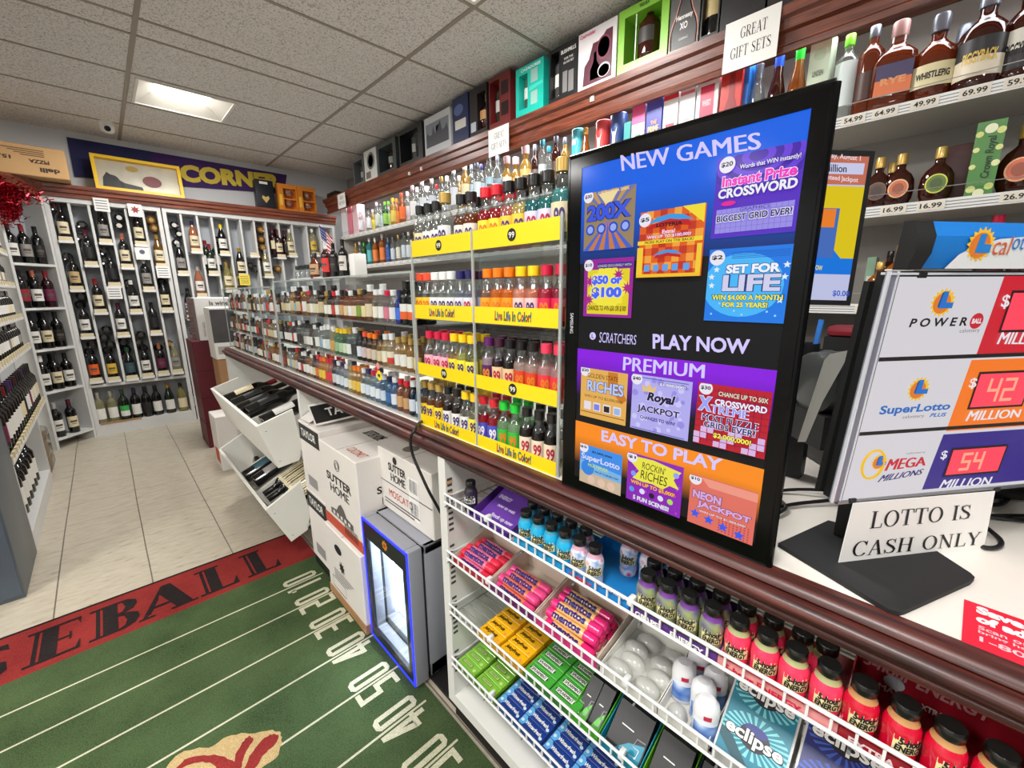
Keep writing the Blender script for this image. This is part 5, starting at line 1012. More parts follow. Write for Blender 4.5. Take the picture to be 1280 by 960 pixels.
def bottle(kind, loc, body, cap, label=None, lab=None, cat='bottle', name='bottle', group=None, rot=0, h=None, lz=(.30, .58), ang=1.1, fill=None, low=None, txt=None, tm=None, sq=0, flat=1, slim=1, band=None, cap_top=None, tilt=None, bars=0, band_z=(.74, .8)):
    h0, pb, pc, lr = SHP[kind]; h = h or h0; s = h/h0
    if slim != 1: pb = [(r*slim if r > .016 else r, z) for r, z in pb]; lr = lr*slim
    def mk_body():
        m = MB(); n = 14 if kind in ('mini', 'nip', 'flask') else 20
        if fill:
            zf = fill*h0; a = []; b_ = []; done = False
            for (r0, z0), (r1, z1) in zip(pb, pb[1:]):
                if z1 <= zf: a.append((r0, z0)); last = (r1, z1)
                elif z0 < zf: t = (zf-z0)/(z1-z0); rm = r0+(r1-r0)*t; a += [(r0, z0), (rm, zf)]; b_ += [(rm, zf), (r1, z1)]
                else: b_.append((r1, z1))
            m.lathe([(r*s, z*s) for r, z in a], n, sx=1, sy=flat, sq=sq); m.f.pop() if a[-1][0] > 1e-4 else None; m.m.pop() if len(m.m) > len(m.f) else None
            m.mi = 1; m.lathe([(r*s, z*s) for r, z in b_], n, sx=1, sy=flat, sq=sq)
            if b_[0][0] > 1e-4: i_ = len(m.f)-2; m.f.pop(i_); m.m.pop(i_)
        else: m.lathe([(r*s, z*s) for r, z in pb], n, sx=1, sy=flat, sq=sq)
        return m
    mats = [low, body] if fill else [body]
    o = put(name, bmesh_part(kind, 'body', (fill, sq, flat, slim), h, mk_body, mats), None, loc, rot)
    if tilt is not None: o.rotation_mode = 'QUATERNION'; o.rotation_quaternion = tilt
    put('cap', bmesh_part(kind, 'cap', 0, h, lambda: MB().lathe([(r*s, z*s) for r, z in pc], 14), [cap]), o)
    if band: put('neck_band', bmesh_part(kind, 'neck_band', band_z, h, lambda: MB().lathe([(lr*s*.62, band_z[0]*h), (lr*s*.5, band_z[1]*h)], 14), [band]), o)
    if label is not None:
        ls = label if isinstance(label, (list, tuple)) else [label]
        def mk_lab():
            m = MB(); z0, z1 = lz[0]*h, lz[1]*h
            if sq:
                yy = -lr*s*1.03*flat; ww = lr*s*.8
                for i in range(len(ls)): m.mi = i; za, zb_ = z0+(z1-z0)*i/len(ls), z0+(z1-z0)*(i+1)/len(ls); m.quad((-ww, yy, za), (ww, yy, za), (ww, yy, zb_), (-ww, yy, zb_))
                return m
            for i in range(len(ls)):
                m.mi = i; m.patch(lr*s, -ang, ang, z0+(z1-z0)*i/len(ls), z0+(z1-z0)*(i+1)/len(ls), 8, 1, flat)
            return m
        lo = put('label', bmesh_part(kind, 'label', (lz, ang, flat, sq, slim), h, mk_lab, ls), o)
        if txt: 
            zc = (lz[0]+lz[1])/2*h; w = lr*s*1.35
            put('lettering', bmesh_part(kind, 'lettering', (txt, lz, ang), h, lambda: (MB().text(Frame((-lr*s*.55, -lr*s*1.03-.0006, zc-h*.04), (1, 0, 0), (0, 0, 1)), txt, 0, -h*.02, lr*s*1.1, h*.075, .0004, .04) if sq else MB().wraptext(txt, (lr*s+.0006), zc, w if len(txt) > 2 else w*.75, (lz[1]-lz[0])*h*(.3 if len(txt) > 3 else .62), 0, .03)) if flat == 1 else flat_text(txt, lr*s+.0006, zc, w, (lz[1]-lz[0])*h*.3, flat), [tm or ink]), lo)
        elif bars:
            zc = (lz[0]+lz[1])/2*h; put('label_print', bmesh_part(kind, 'label_print', (bars, lz, ang), h, lambda: MB().patch(lr*s+.0005, -ang*.55, ang*.55, zc-.006*s, zc+.012*s, 5, 1, flat).patch(lr*s+.0005, -ang*.4, ang*.4, zc-.022*s, zc-.016*s, 5, 1, flat), [tm or mat((90, 80, 70), .6)]), lo)
    return tag(o, lab, cat, group)
wine_dark = mat((14, 14, 14), .08, coat=.6); wine_green = mat((22, 34, 22), .08, coat=.6); wine_red = mat((40, 10, 14), .1, coat=.5)
white_wine = glass((214, 204, 130), .25); pale_wine = glass((226, 222, 180), .2); rose = glass((230, 160, 120), .3); amber_wine = glass((150, 104, 40), .45)
foil = {'black': mat((18, 17, 18), .35), 'red': mat((130, 24, 34), .35), 'wine': mat((84, 20, 40), .35), 'silver': mat((200, 200, 196), .3, .5), 'copper': mat((186, 112, 84), .35, .4), 'navy': mat((28, 32, 70), .35), 'gold': mat((200, 160, 70), .3, .6), 'white': mat((228, 226, 220), .4), 'green': mat((40, 80, 50), .35), 'yellow': mat((240, 214, 30), .4), 'purple': mat((70, 40, 90), .35)}
cream_l = mat((228, 214, 178), .55); white_l = mat((232, 230, 224), .5); tan_l = mat((196, 168, 120), .55); black_l = mat((30, 28, 28), .5); red_l = mat((150, 30, 44), .5); grey_l = mat((150, 146, 142), .5); orange_l = mat((230, 96, 34), .5); purple_l = mat((110, 26, 70), .5); teal_l = mat((40, 80, 92), .5); green_l = mat((60, 170, 80), .5); gold_l = mat((220, 180, 60), .5)
LABS = {'cream': cream_l, 'white': white_l, 'tan': tan_l, 'black': black_l, 'red': red_l, 'grey': grey_l, 'orange': orange_l, 'maroon': purple_l, 'teal': teal_l, 'green': green_l, 'gold': gold_l}
# ================================================================== the tilted wine bins at the counter
P_UP = [(.407, .733), (.471, .521), (.562, .533), (.580, .60), (.560, .782)]; P_LO = [(.396, .338), (.483, .140), (.561, .170), (.580, .25), (.558, .425)]
bin_w = mat((228, 226, 218), .45, var=.04, scale=8)
for nm, P in (('upper', P_UP), ('lower', P_LO)):
    t = thing('wine_bin', '%s white tilted wooden wine bin on the counter side' % nm, 'wine bin', (.5, 2.56, P[1][1]), 'tilted wine bins')
    for y0, y1 in ((2.033, 2.049), (3.086, 3.102)): MB().prism(P, 'y', y0, y1).build('end_board', bin_w, t)
    MB().prism([P[0], P[1], (P[1][0]+.013, P[1][1]+.010), (P[0][0]+.014, P[0][1]+.002)], 'y', 2.049, 3.086).build('front_board', bin_w, t)
    MB().prism([P[1], P[2], (P[2][0]+.14, P[2][1]+.08), (P[2][0]+.135, P[2][1]+.092), (P[1][0]+.013, P[1][1]+.012)], 'y', 2.049, 3.086).build('bottom_board', bin_w, t)
    for y in (2.40, 2.745): MB().prism([(P[0][0]+.035, P[0][1]-.06), (P[1][0]+.02, P[1][1]+.02), (.60, P[2][1]+.05), (.60, P[4][1]-.10), (.56, P[4][1]-.08)], 'y', y-.006, y+.006).build('divider', bin_w, t)
    x, z = P[1][0]-.0, P[0][1]-.03; s = MB()
    for xx, zz in ((P[0][0]+.035, P[0][1]-.03), (P[1][0]+.01, P[1][1]+.03)): s.lathe([(.0, 0), (.004, 0), (.004, .002), (0, .002)], 8, (xx, 0, zz))
    s.v = [(a[0], 2.0325-(a[2]-P[1][1])*0, a[2]) for a in s.v]; s.build('screw_head', mat((60, 60, 62), .4, .6), t)
def lying(ang_deg, twist=0): return Matrix.Rotation(math.radians(ang_deg), 3, 'Y').to_quaternion() @ Matrix.Rotation(-PI/2+twist, 3, 'Z').to_quaternion()
def binb(y, P, label_m, foil_c, desc, dx=0, dz=0, ang=62, up=False):
    d = Vector((P[0][1]-P[1][1], 0, P[1][0]-P[0][0])).normalized(); ang = math.degrees(math.atan2(d.x, d.z)); k = .36 if not dz else .30; b_ = Vector((P[0][0]+(P[1][0]-P[0][0])*k, y, P[0][1]+(P[1][1]-P[0][1])*k)); loc = b_+d*(.018+dx)
    bottle('bordeaux', loc, wine_dark, foil[foil_c], label_m, desc, name='wine_bottle', tilt=lying(ang), lz=(.22, .55), group='bottles in the tilted bins')
binb(2.93, P_UP, cream_l, 'red', 'dark wine bottle with cream label lying farthest in the upper bin', .0, .02); binb(2.82, P_UP, black_l, 'black', 'dark wine bottle lying beside the cream labelled one in the upper bin', .02, .0)
binb(2.62, P_UP, black_l, 'black', 'all black wine bottle lying in the middle of the upper bin', .01, .03); binb(2.52, P_UP, black_l, 'black', 'second black wine bottle lying in the middle of the upper bin', .03, .01)
binb(2.30, P_UP, white_l, 'black', 'wine bottle with white label lying nearest in the upper bin', .04, .0)
binb(2.64, P_LO, teal_l, 'black', 'wine bottle with teal label lying in the middle of the lower bin', .0, .02); binb(2.54, P_LO, grey_l, 'black', 'wine bottle with grey label lying in the middle of the lower bin', .02, .0)
for i in range(4):
    y = 2.345-.081*i
    o = bottle('bordeaux', (.735, y, .402), wine_dark, foil['black'], cream_l, 'black topped wine bottle with cream label, %s of four in the lower bin' % nth(i), name='wine_bottle', tilt=lying(-113.7, PI), lz=(.12, .68), ang=1.5, group='bottles in the tilted bins')
# ================================================================== the wine wall at the back
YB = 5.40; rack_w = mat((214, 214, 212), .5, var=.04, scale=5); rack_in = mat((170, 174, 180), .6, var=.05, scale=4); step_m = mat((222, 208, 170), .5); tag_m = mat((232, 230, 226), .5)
def rack(name, label, x0, x1, cuts, bottom_shelf):
    t = thing(name, label, 'wine rack', ((x0+x1)/2, YB+.09, 0), 'white wine racks on the back wall')
    MB().box(x0, Y1-.012, 0, x1, Y1-.002, 2.12).build('back_board', rack_in, t)
    for x in (x0, x1): MB().box(x-(.0 if x == x0 else .03), YB, 0, x+(.03 if x == x0 else 0), Y1-.012, 2.12).build('side_post', rack_w, t)
    MB().box(x0+.03, YB, 2.075, x1-.03, Y1-.012, 2.12).build('top_rail', rack_w, t)
    MB().box(x0+.03, YB, 0, x1-.03, YB+.02, .105).build('kick_board', rack_w, t); MB().box(x0+.03, YB+.02, .085, x1-.03, Y1-.012, .105).build('bottom_board', rack_w, t)
    MB().box(x0+.03, YB, .462, x1-.03, Y1-.012, .485).build('shelf_board', rack_w, t)
    for x in cuts: MB().box(x-.009, YB+.012, .485, x+.009, Y1-.012, 2.075).build('divider', rack_w, t)
    return t
cut1 = [at_y(p, 255, YB).x for p in (85, 110, 134, 156.5, 178)]; cut1 = [-.145+.115*k for k in range(1, 6)]
rk1 = rack('wine_rack', 'white wine rack with narrow columns beside the corner shelf', -.21, .55, [-.065, .057, .179, .297, .418], True)
rk2 = rack('wine_rack', 'long white wine rack behind the far end of the counter', .56, 2.20, [.70, .83, .953, 1.084, 1.207, 1.334, 1.449, 1.579, 1.72, 1.877, 2.03], True)
def step(rk, x, z, w=.098):
    s = MB().box(x-w/2, YB-.02, z, x+w/2, YB+.16, z+.012).build('step_shelf', rack_w, rk); MB().box(x-w*.43, YB-.018, z+.012, x+w*.43, YB-.008, z+.045).build('wood_lip', step_m, rk)
    MB().box(x-w*.46, YB-.0225, z-.008, x+w*.46, YB-.0205, z+.014).build('price_tag', tag_m, rk)
BK = {1: [(83, 302.5, 'bordeaux', 'dark', 'black', 'cream'), (97, 364, 'bordeaux', 'dark', 'black', 'tan'), (110, 423, 'bordeaux', 'dark', 'black', 'white'), (121, 478.5, 'bordeaux', 'dark', 'black', 'orange')],
      2: [(115, 333, 'bordeaux', 'dark', 'wine', 'black'), (126.7, 392.5, 'bordeaux', 'dark', 'red', 'cream'), (143.5, 477, 'bordeaux', 'dark', 'black', 'gold')],
      3: [(133, 305, 'bordeaux', 'dark', 'black', 'grey'), (144, 359, 'bordeaux', 'dark', 'black', 'black'), (155, 421, 'bordeaux', 'dark', 'wine', 'white'), (166, 475, 'burgundy', 'dark', 'green', 'teal')],
      4: [(160, 336, 'bordeaux', 'dark', 'copper', 'cream'), (171, 392, 'burgundy', 'dark', 'white', 'white'), (186, 472, 'bordeaux', 'dark', 'black', 'white')],
      5: [(177, 307.5, 'bordeaux', 'dark', 'wine', 'cream'), (187, 364, 'bordeaux', 'dark', 'silver', 'grey'), (196, 418.5, 'bordeaux', 'dark', 'black', 'black'), (205.4, 469, 'bordeaux', 'dark', 'copper', 'maroon')],
      6: [(203, 335, 'burgundy', 'amber', 'gold', 'cream'), (210, 390, 'bordeaux', 'dark', 'black', 'cream'), (223, 467, 'burgundy', 'pale', 'silver', 'grey')],
      7: [(230, 344, 'burgundy', 'dark', 'silver', 'grey'), (241, 399, 'burgundy', 'dark', 'black', 'white')],
      8: [(246.5, 316, 'burgundy', 'rose', 'navy', 'cream'), (253.5, 372, 'burgundy', 'rose', 'silver', 'white')],
      9: [(268, 344, 'bordeaux', 'green', 'red', 'white')], 10: [(282, 319, 'burgundy', 'dark', 'yellow', 'white'), (289, 365, 'burgundy', 'white', 'gold', 'cream')],
      11: [(305, 347, 'burgundy', 'dark', 'gold', 'cream')], 12: [(319, 321, None, 0, 0, 0)], 13: [(337, 347, 'burgundy', 'pale', 'silver', 'white')], 14: [(352.6, 323, 'bordeaux', 'red', 'wine', 'cream')],
      15: [(367, 321, 'burgundy', 'pale', 'white', 'cream')], 16: [(395, 320, 'vodka', 'pale', 'white', 'gold')]}
BODY = {'dark': wine_dark, 'green': wine_green, 'red': wine_red, 'pale': pale_wine, 'white': white_wine, 'rose': rose, 'amber': amber_wine}
BDESC = {'dark': 'dark', 'green': 'dark green', 'red': 'dark red', 'pale': 'clear', 'white': 'pale yellow', 'rose': 'rose', 'amber': 'amber'}
for c, L in BK.items():
    for i, (px, py, kind, bd_, fo, la) in enumerate(L):
        p = at_y(px, py, YB-.02); rk = rk1 if c <= 6 else rk2
        step(rk, p.x, p.z)
        if kind: bottle(kind, (p.x, YB+.038, p.z+.0125), BODY[bd_], foil[fo], LABS[la], '%s wine bottle with %s label and %s top, %s step of rack column %d' % (BDESC[bd_], la, fo, nth(i), c), name='wine_bottle', group='display bottles on the wine wall', lz=(.20, .52), bars=1 if la not in ('black',) else 0)
for px, py, kind, bd_, fo, la, d in ((262, 338, 'bordeaux', 'green', 'red', 'white', 'left of'), (274, 338, 'bordeaux', 'green', 'red', 'white', 'right of'), (295, 364, 'burgundy', 'white', 'gold', 'cream', 'right of'), (345, 318, 'bordeaux', 'red', 'wine', 'cream', 'left of'), (360, 322, 'bordeaux', 'red', 'wine', 'black', 'right of')):
    p = at_y(px, py, YB+.05); bottle(kind, (p.x, YB+.088, p.z), BODY[bd_], foil[fo], LABS[la], '%s wine bottle with %s top standing %s its display twin on the far wine rack, x%d' % (BDESC[bd_], fo, d, px) if False else '%s wine bottle with %s top just %s the %s labelled display bottle' % (BDESC[bd_], fo, d, la), name='wine_bottle', group='display bottles on the wine wall', lz=(.2, .5))
# bottles lying in the columns, only their round ends show
end_white = mat((206, 204, 198), .5)
LY = [(71, 260, 0), (102.5, 281, 0), (101, 296, 0), (149, 272, 1), (149, 282, 1), (189, 275, 2), (193, 285, 2), (130, 314, 0), (131, 326, 0), (84, 321, 0), (160, 354, 0), (101.5, 371, 0), (100, 381, 0), (202, 352, 0), (203, 362, 0),
      (133, 412, 0), (130, 422, 0), (138, 430.5, 0), (134, 438, 0), (115, 431, 0), (111, 440, 0), (154, 427, 0), (157.5, 436, 0), (156, 445.5, 0), (176, 418.5, 0), (173, 428, 0), (179, 435, 0), (198, 434.5, 0), (212, 430, 2), (218, 281.5, 1), (224, 292.5, 1), (221, 303.5, 1), (326, 287, 2), (327, 299, 2), (329, 309, 2), (331, 322, 2), (240, 432, 1), (239, 445, 0), (272, 300, 0), (313, 332, 0), (347, 290, 0), (320, 336, 0), (348, 336, 2)]
ly_me = {}
for i, (px, py, k) in enumerate(LY):
    if k not in ly_me:
        T = Matrix.Rotation(-PI/2, 4, 'X'); b = MB(); b.T = T; b.lathe([(0, .012), (.022, .004), (.033, 0), (.0365, .004), (.037, .012), (.037, .10), (0, .105)], 20)
        c = MB(); c.T = T; c.lathe([(0, .0005), (.018, .0005), (.020, .003), (0, .0032)], 16)
        ly_me[k] = (b.mesh('body', [wine_dark, wine_dark, amber_wine][k]), c.mesh('end_mark', [mat((60, 56, 56), .3), end_white, mat((170, 130, 60), .4)][k]))
    p = at_y(px, py, YB+.06); o = put('wine_bottle', ly_me[k][0], None, (p.x, YB+.06, p.z)); put('base_mark', ly_me[k][1], o)
    tag(o, '%s bottle lying end on in the wine wall, %s from the corner shelf' % (('dark wine', 'white marked wine', 'amber wine')[k], nth(sorted(LY).index(LY[i]))), 'bottle', 'bottles lying in the wine wall')
# bottom shelf bottles
for i, (px, bd_, fo, la, k) in enumerate(((126, 'pale', 'silver', 'white', 'bordeaux'), (142, 'pale', 'silver', 'white', 'bordeaux'), (157, 'green', 'green', 'white', 'bordeaux'), (172, 'dark', 'navy', 'white', 'bordeaux'), (186, 'dark', 'black', 'black', 'bordeaux'), (199, 'dark', 'black', 'white', 'bordeaux'), (215, 'green', 'gold', 'white', 'burgundy'), (231, 'white', 'black', 'cream', 'burgundy'), (247, 'dark', 'copper', 'white', 'bordeaux'))):
    p = at_y(px, 515, YB+.06); bottle(k, (p.x, YB+.075, .1055), BODY[bd_], foil[fo], [LABS[la], LABS['green']] if i == 2 else LABS[la], '%s wine bottle, %s label, %s top, %s on the wine wall bottom shelf' % (BDESC[bd_], la, fo, nth(i)), name='wine_bottle', group='bottles on the bottom shelf of the wine wall', lz=(.14, .48))
MB().box(-.17, YB-.004, .1055, .12, YB+.02, .118).build('x', brown).name = 'cardboard_strip'; tag(D.objects['cardboard_strip'], 'brown cardboard strip under the bottles on the bottom shelf', 'cardboard')
# white cards pinned above columns
for px, py, d, im in ((127, 256, 'plain', 0), (169, 263, 'red printed', 1), (143, 366, 'bundle of', 0), (204, 340, 'second bundle of', 0), (178, 317, 'small logo', 2), (306, 350, 'yellow', 3)):
    p = at_y(px, py, YB-.03); o = MB().box(p.x-.05, YB-.0315, p.z-.055, p.x+.05, YB-.0295, p.z+.055).build('shelf_card', mat((238, 214, 60), .5) if im == 3 else paper)
    tag(o, '%s white card hung on the front of the wine wall' % d if im != 3 else 'yellow card hung on the front of the far wine rack', 'card', 'cards on the wine wall')
    F = Frame((p.x-.05, YB-.0316, p.z-.055), (1, 0, 0), (0, 0, 1)); k = MB()
    if im == 1: k.fstar(F, .05, .06, .036, .018, 7)
    elif im == 2: k.fdisc(F, .05, .07, .02)
    else:
        for j in range(4): k.frect(F, .012, .02+.022*j, .088, .026+.022*j)
    k.build('print', mat((150, 40, 44), .5) if im == 1 else mat((90, 94, 110), .6), o, smooth=False)
# ------------------------------------------------------------------ angled corner shelf
A, B = Vector((-.455, 5.155, 0)), Vector((-.212, 5.398, 0)); du = (B-A).normalized(); LNG = (B-A).length
CFm = Frame(A, du, (0, 0, 1)); cs = thing('corner_shelf', 'white angled corner shelf of wine bottles under the red tinsel', 'shelf', tuple((A+B)/2))
CZ = (.095, .505, .86, 1.20, 1.555, 1.86)
for a in (0, LNG-.02): MB().fbox(CFm, a, 0, a+.02, 2.12, -.18, 0).build('side_post', rack_w, cs)
MB().fbox(CFm, .0, 0, LNG, 2.12, -.19, -.18).build('back_board', rack_in, cs)
for z in CZ[:-1]: MB().fbox(CFm, .02, z-.02, LNG-.02, z, -.18, 0).build('shelf_board', rack_w, cs); MB().fbox(CFm, .03, z-.019, .10, z-.002, 0, .001).build('price_tag', tag_m, cs)
MB().fbox(CFm, .02, 2.08, LNG-.02, 2.12, -.18, 0).build('top_rail', rack_w, cs)
rows = [(0, [('dark', 'silver', 'white'), ('dark', 'wine', 'cream')]), (1, [('dark', 'white', 'white'), ('dark', 'black', 'cream'), ('dark', 'black', 'white')]), (2, [('dark', 'black', 'white'), ('dark', 'black', 'cream'), ('dark', 'black', 'black')]), (3, [('dark', 'black', 'red'), ('dark', 'copper', 'white'), ('red', 'red', 'maroon')]), (4, [('dark', 'black', 'white'), ('dark', 'red', 'grey'), ('dark', 'black', 'black')])]
for r, L in rows:
    for i, (bd_, fo, la) in enumerate(L):
        a = .075+(LNG-.15)*i/max(len(L)-1, 1) if len(L) > 2 else .09+.12*i
        p = CFm.P(a, 0, -.05); bottle('bordeaux', (p.x, p.y, CZ[r]+.0005), BODY[bd_], foil[fo], LABS[la], '%s wine bottle, %s label, %s top, %s in front on corner shelf level %d' % (BDESC[bd_], la, fo, nth(i), r+1), name='wine_bottle', group='bottles on the corner shelf', rot=PI/4-.45, lz=(.18, .5), bars=1)
        if r in (1, 2, 3) and i < 2: p = CFm.P(a+.05, 0, -.128); bottle('bordeaux', (p.x, p.y, CZ[r]+.0005), wine_dark, foil['black' if i else 'red'], white_l, 'dark wine bottle with %s top, %s rear bottle on corner shelf level %d' % ('black' if i else 'red', nth(i), r+1), name='wine_bottle', group='bottles on the corner shelf', rot=PI/4-.45)
# ------------------------------------------------------------------ left shelf along the aisle
ls_ = thing('wine_shelf', 'white stepped wine shelf along the aisle at the frame edge', 'shelf', (-.62, 3.85, 0)); LX = -.435; LY0, LY1 = 3.13, 4.97; LYB = 4.28
MB().box(LX-.30, LY0, 0, LX, LY0+.02, .465).build('end_panel', rack_w, ls_); MB().box(LX-.35, LYB-.02, 0, LX, LYB, .465).build('end_panel', rack_w, ls_); MB().box(LX-.35, LY1-.02, .465, LX-.20, LY1, 1.9).build('end_panel', rack_w, ls_); MB().box(LX-.36, LY0, 0, LX-.34, LY1, 1.9).build('back_board', rack_in, ls_)
MB().box(LX-.34, LY0+.02, .0, LX, LYB-.02, .10).build('base', rack_w, ls_)
SL = ((.485, LX, 'lowest'), (.915, LX-.005, 'second'), (1.14, LX-.005, 'third'), (1.37, LX-.005, 'fourth'), (1.60, LX-.005, 'topmost'))
for z, x, nm in SL:
    MB().box(x-.2, LY0+.02, z-.018, x, LY1-.02, z).build('shelf_board', rack_w, ls_)
    n = 20; y = LY0+.05
    for k in range(n): yy = y+(LY1-LY0-.1)*k/(n-1); MB().box(x-.012, yy-.026, z, x, yy+.026, z+.028).build('wood_lip', step_m, ls_); MB().box(x, yy-.022, z-.014, x+.0015, yy+.022, z+.004).build('price_tag', tag_m, ls_)
rnd = random.Random(5)
for r, (z, x, nm) in enumerate(SL):
    for k in range(20):
        yy = LY0+.05+(LY1-LY0-.1)*k/19; fo = rnd.choice(['black', 'black', 'red', 'wine', 'purple', 'silver']) if r == 0 else rnd.choice(['black', 'silver', 'white']); la = rnd.choice(['white', 'cream', 'black', 'white', 'maroon'] if r == 0 else ['white', 'cream', 'white', 'grey'])
        bottle('bordeaux', (x-.055, yy, z+.0005), wine_dark, foil[fo], LABS[la], 'dark wine bottle with %s top and %s label, %s along the %s aisle shelf' % (fo, la, nth(k), nm), name='wine_bottle', group='bottles on the aisle shelf', rot=PI/2-.7, lz=(.2, .5), h=.30 if r in (0, 4) else .192)
for k in range(8): bottle('bordeaux', (LX-.07, LY0+.10+.12*k, .1005), wine_dark, foil['black'], white_l, 'dark wine bottle with white label, %s on the base of the aisle shelf' % nth(k), name='wine_bottle', group='bottles on the base of the aisle shelf', rot=PI/2-.5, lz=(.18, .52))
gc_ = thing('cooler_cabinet', 'plain grey cabinet end at the near end of the aisle shelf', 'cabinet', (-.8, 2.88, 0))
MB().bev(-1.20, 2.65, .0, -.4325, 3.112, .98, .004).build('body', mat((92, 100, 108), .4, .2), gc_); MB().box(-1.19, 2.645, .02, -.44, 2.65, .97).build('front_panel', mat((84, 94, 106), .4, .2), gc_)
# paper bags at the end of the aisle shelf
pb_ = thing('paper_bag_stack', 'stack of folded brown paper bags in clear plastic beside the aisle shelf', 'bags', (-.56, 4.75, 0))
for i in range(6): MB().bev(-.70+.006*(i % 3), 4.42+.01*(i % 2), .02+.045*i, -.455+.008*(i % 2), 4.72, .06+.045*i, .012).build('folded_bag', mat((176-6*(i % 2), 132, 90), .75, var=.15, scale=20), pb_)
MB().bev(-.71, 4.41, .01, -.44, 4.74, .33, .03).build('plastic_wrap', glass((240, 240, 236), .05, .15, .08), pb_)
cb_ = MB().bev(-.74, 4.34, .34, -.452, 4.37, .462, .004).build('cardboard_sheet', brown); tag(cb_, 'brown cardboard sheet leaning above the paper bags', 'cardboard')
# ------------------------------------------------------------------ cornices over the wine wall
def cornice_x(x0, x1, y, z0, z1, name, label, m):
    t = thing(name, label, 'cornice', ((x0+x1)/2, y, z0), 'dark wooden cornices'); d = z1-z0
    MB().prism([(y, z0), (y-.02, z0+.006), (y-.022, z0+d*.3), (y-.04, z0+d*.38), (y-.042, z0+d*.62), (y-.06, z0+d*.74), (y-.062, z1), (y+.19, z1), (y+.19, z1-.02), (y, z1-.02)], 'x', x0, x1).build('moulding', m, t, angle=50); return t
cornice_x(-.235, 2.21, YB-.005, 2.112, 2.21, 'wood_cornice', 'brown wooden cornice over the wine wall at the back', cornice_wood_x)
def cornice_seg(a, b, z0, z1, label, m):
    a, b = Vector(a), Vector(b); F = Frame(a, b-a, (0, 0, 1)); d = z1-z0; L = (b-a).length
    pr = [(0, z0), (.02, z0+.006), (.022, z0+d*.3), (.04, z0+d*.38), (.042, z0+d*.62), (.06, z0+d*.74), (.062, z1), (-.18, z1), (-.18, z1-.02), (0, z1-.02)]; n = len(pr)
    v = [F.P(0, z, l) for l, z in pr]+[F.P(L, z, l) for l, z in pr]; k = MB().add(v, [tuple(range(n))[::-1], tuple(range(n, 2*n))]+[(i, (i+1) % n, n+(i+1) % n, n+i) for i in range(n)])
    t = thing('wood_cornice', label, 'cornice', tuple(a+Vector((0, 0, z0))), 'dark wooden cornices'); k.build('moulding', m, t, angle=50)
cornice_seg((-.47, 5.14, 0), (-.225, 5.39, 0), 2.10, 2.215, 'short brown wooden cornice piece over the corner shelf', cornice_wood_x)
cornice_seg((-.47, 2.9, 0), (-.47, 5.14, 0), 2.10, 2.215, 'brown wooden cornice along the aisle shelf at the frame edge', cornice_wood)
# red tinsel
tg = MB(); r_ = random.Random(3)
core = MB().tube([(-.62, 4.86, 2.06), (-.46, 5.02, 2.07), (-.36, 5.10, 2.05), (-.22, 5.22, 2.08)], .008, 8).tube([(-.37, 5.09, 2.04), (-.35, 5.10, 1.88)], .006, 8)
for c, w, h, n in (((-.45, 5.02, 2.07), .19, .085, 1500), ((-.39, 5.08, 1.95), .06, .12, 480)):
    for i in range(n):
        p = Vector(c)+Vector((r_.gauss(0, w*.5), 0, r_.gauss(0, h*.42))); p.y = c[1]+(p.x-c[0])*.9+r_.uniform(-.03, .02)-.02; d = Vector((r_.gauss(0, 1), r_.gauss(0, 1), r_.gauss(0, 1))).normalized()*.022; s = d.cross(Vector((r_.gauss(0, 1), r_.gauss(0, 1), r_.gauss(0, 1)))).normalized()*.004
        tg.quad(p-d-s, p+d-s, p+d+s, p-d+s)
tn = tag(core.build('tinsel_garland', mat((120, 10, 24), .5)), 'shiny red tinsel garland hanging over the corner shelf', 'garland'); tg.build('foil_strands', mat((150, 8, 28), .25, .6), tn, smooth=False)
# ------------------------------------------------------------------ on top of the wine wall
ban = at_y(85, 172, Y1-.012)
bn = thing('wall_banner', 'purple cloth banner with gold letters CORNER on the back wall', 'banner', (.9, Y1-.012, 2.45)); BF = Frame((.01, Y1-.012, 2.345), (1, 0, .0), (0, 0, 1)); BT = Frame((.735, Y1-.012, 2.375), (1, 0, .062), (0, 0, 1))
MB().fpoly(BF, [(0, .30), (0, -.02), (.72, .015), (1.72, .085), (1.77, .295)], .001).build('cloth', mat((62, 30, 96), .8, var=.15, scale=9), bn); MB().fpoly(BF, [(0, .30), (0, -.02), (.56, .007), (.56, .299)], .002).build('navy_panel', mat((34, 36, 84), .8, var=.15, scale=9), bn)
MB().text(BT, 'CORNER', .04, .03, .93, .165, .003, .06).build('lettering', mat((222, 196, 60), .6), bn)
pz = thing('pizza_box', 'brown cardboard pizza carton lying upside down on the corner cornice', 'box', (-.35, 5.35, 2.216))
MB().bev(-.78, 5.17, 2.2165, -.02, 5.56, 2.44, .005, 1).build('body', mat((206, 164, 112), .65, var=.05, scale=12), pz)
PF = Frame((-.02, 5.1694, 2.44), (-1, 0, 0), (0, 0, -1))
for t_, a, b, w, h in (('delli', .05, .155, .11, .035), ('PIZZA', .10, .10, .11, .028), ('15.0"', .30, .09, .10, .028), ('1207', .52, .02, .09, .03)): MB().text(PF, t_, a, b, w, h, .001, .04).build('lettering', mat((70, 50, 36), .6), pz, smooth=False)
k = MB()
for i in range(4): k.frect(PF, .12, .03+.014*i, .34-.03*i, .036+.014*i, .001)
k.frect(PF, .56, .07, .68, .1, .001).build('small_print', mat((110, 80, 54), .6), pz, smooth=False)
def box_from(px0, px1, y, z0, z1, d): a = at_y(px0, 230, y); b = at_y(px1, 230, y); return a.x, b.x
ca = at_y(103, 182, 5.34); cb2 = at_y(220, 245, 5.34); fx0, fx1 = .13, .755
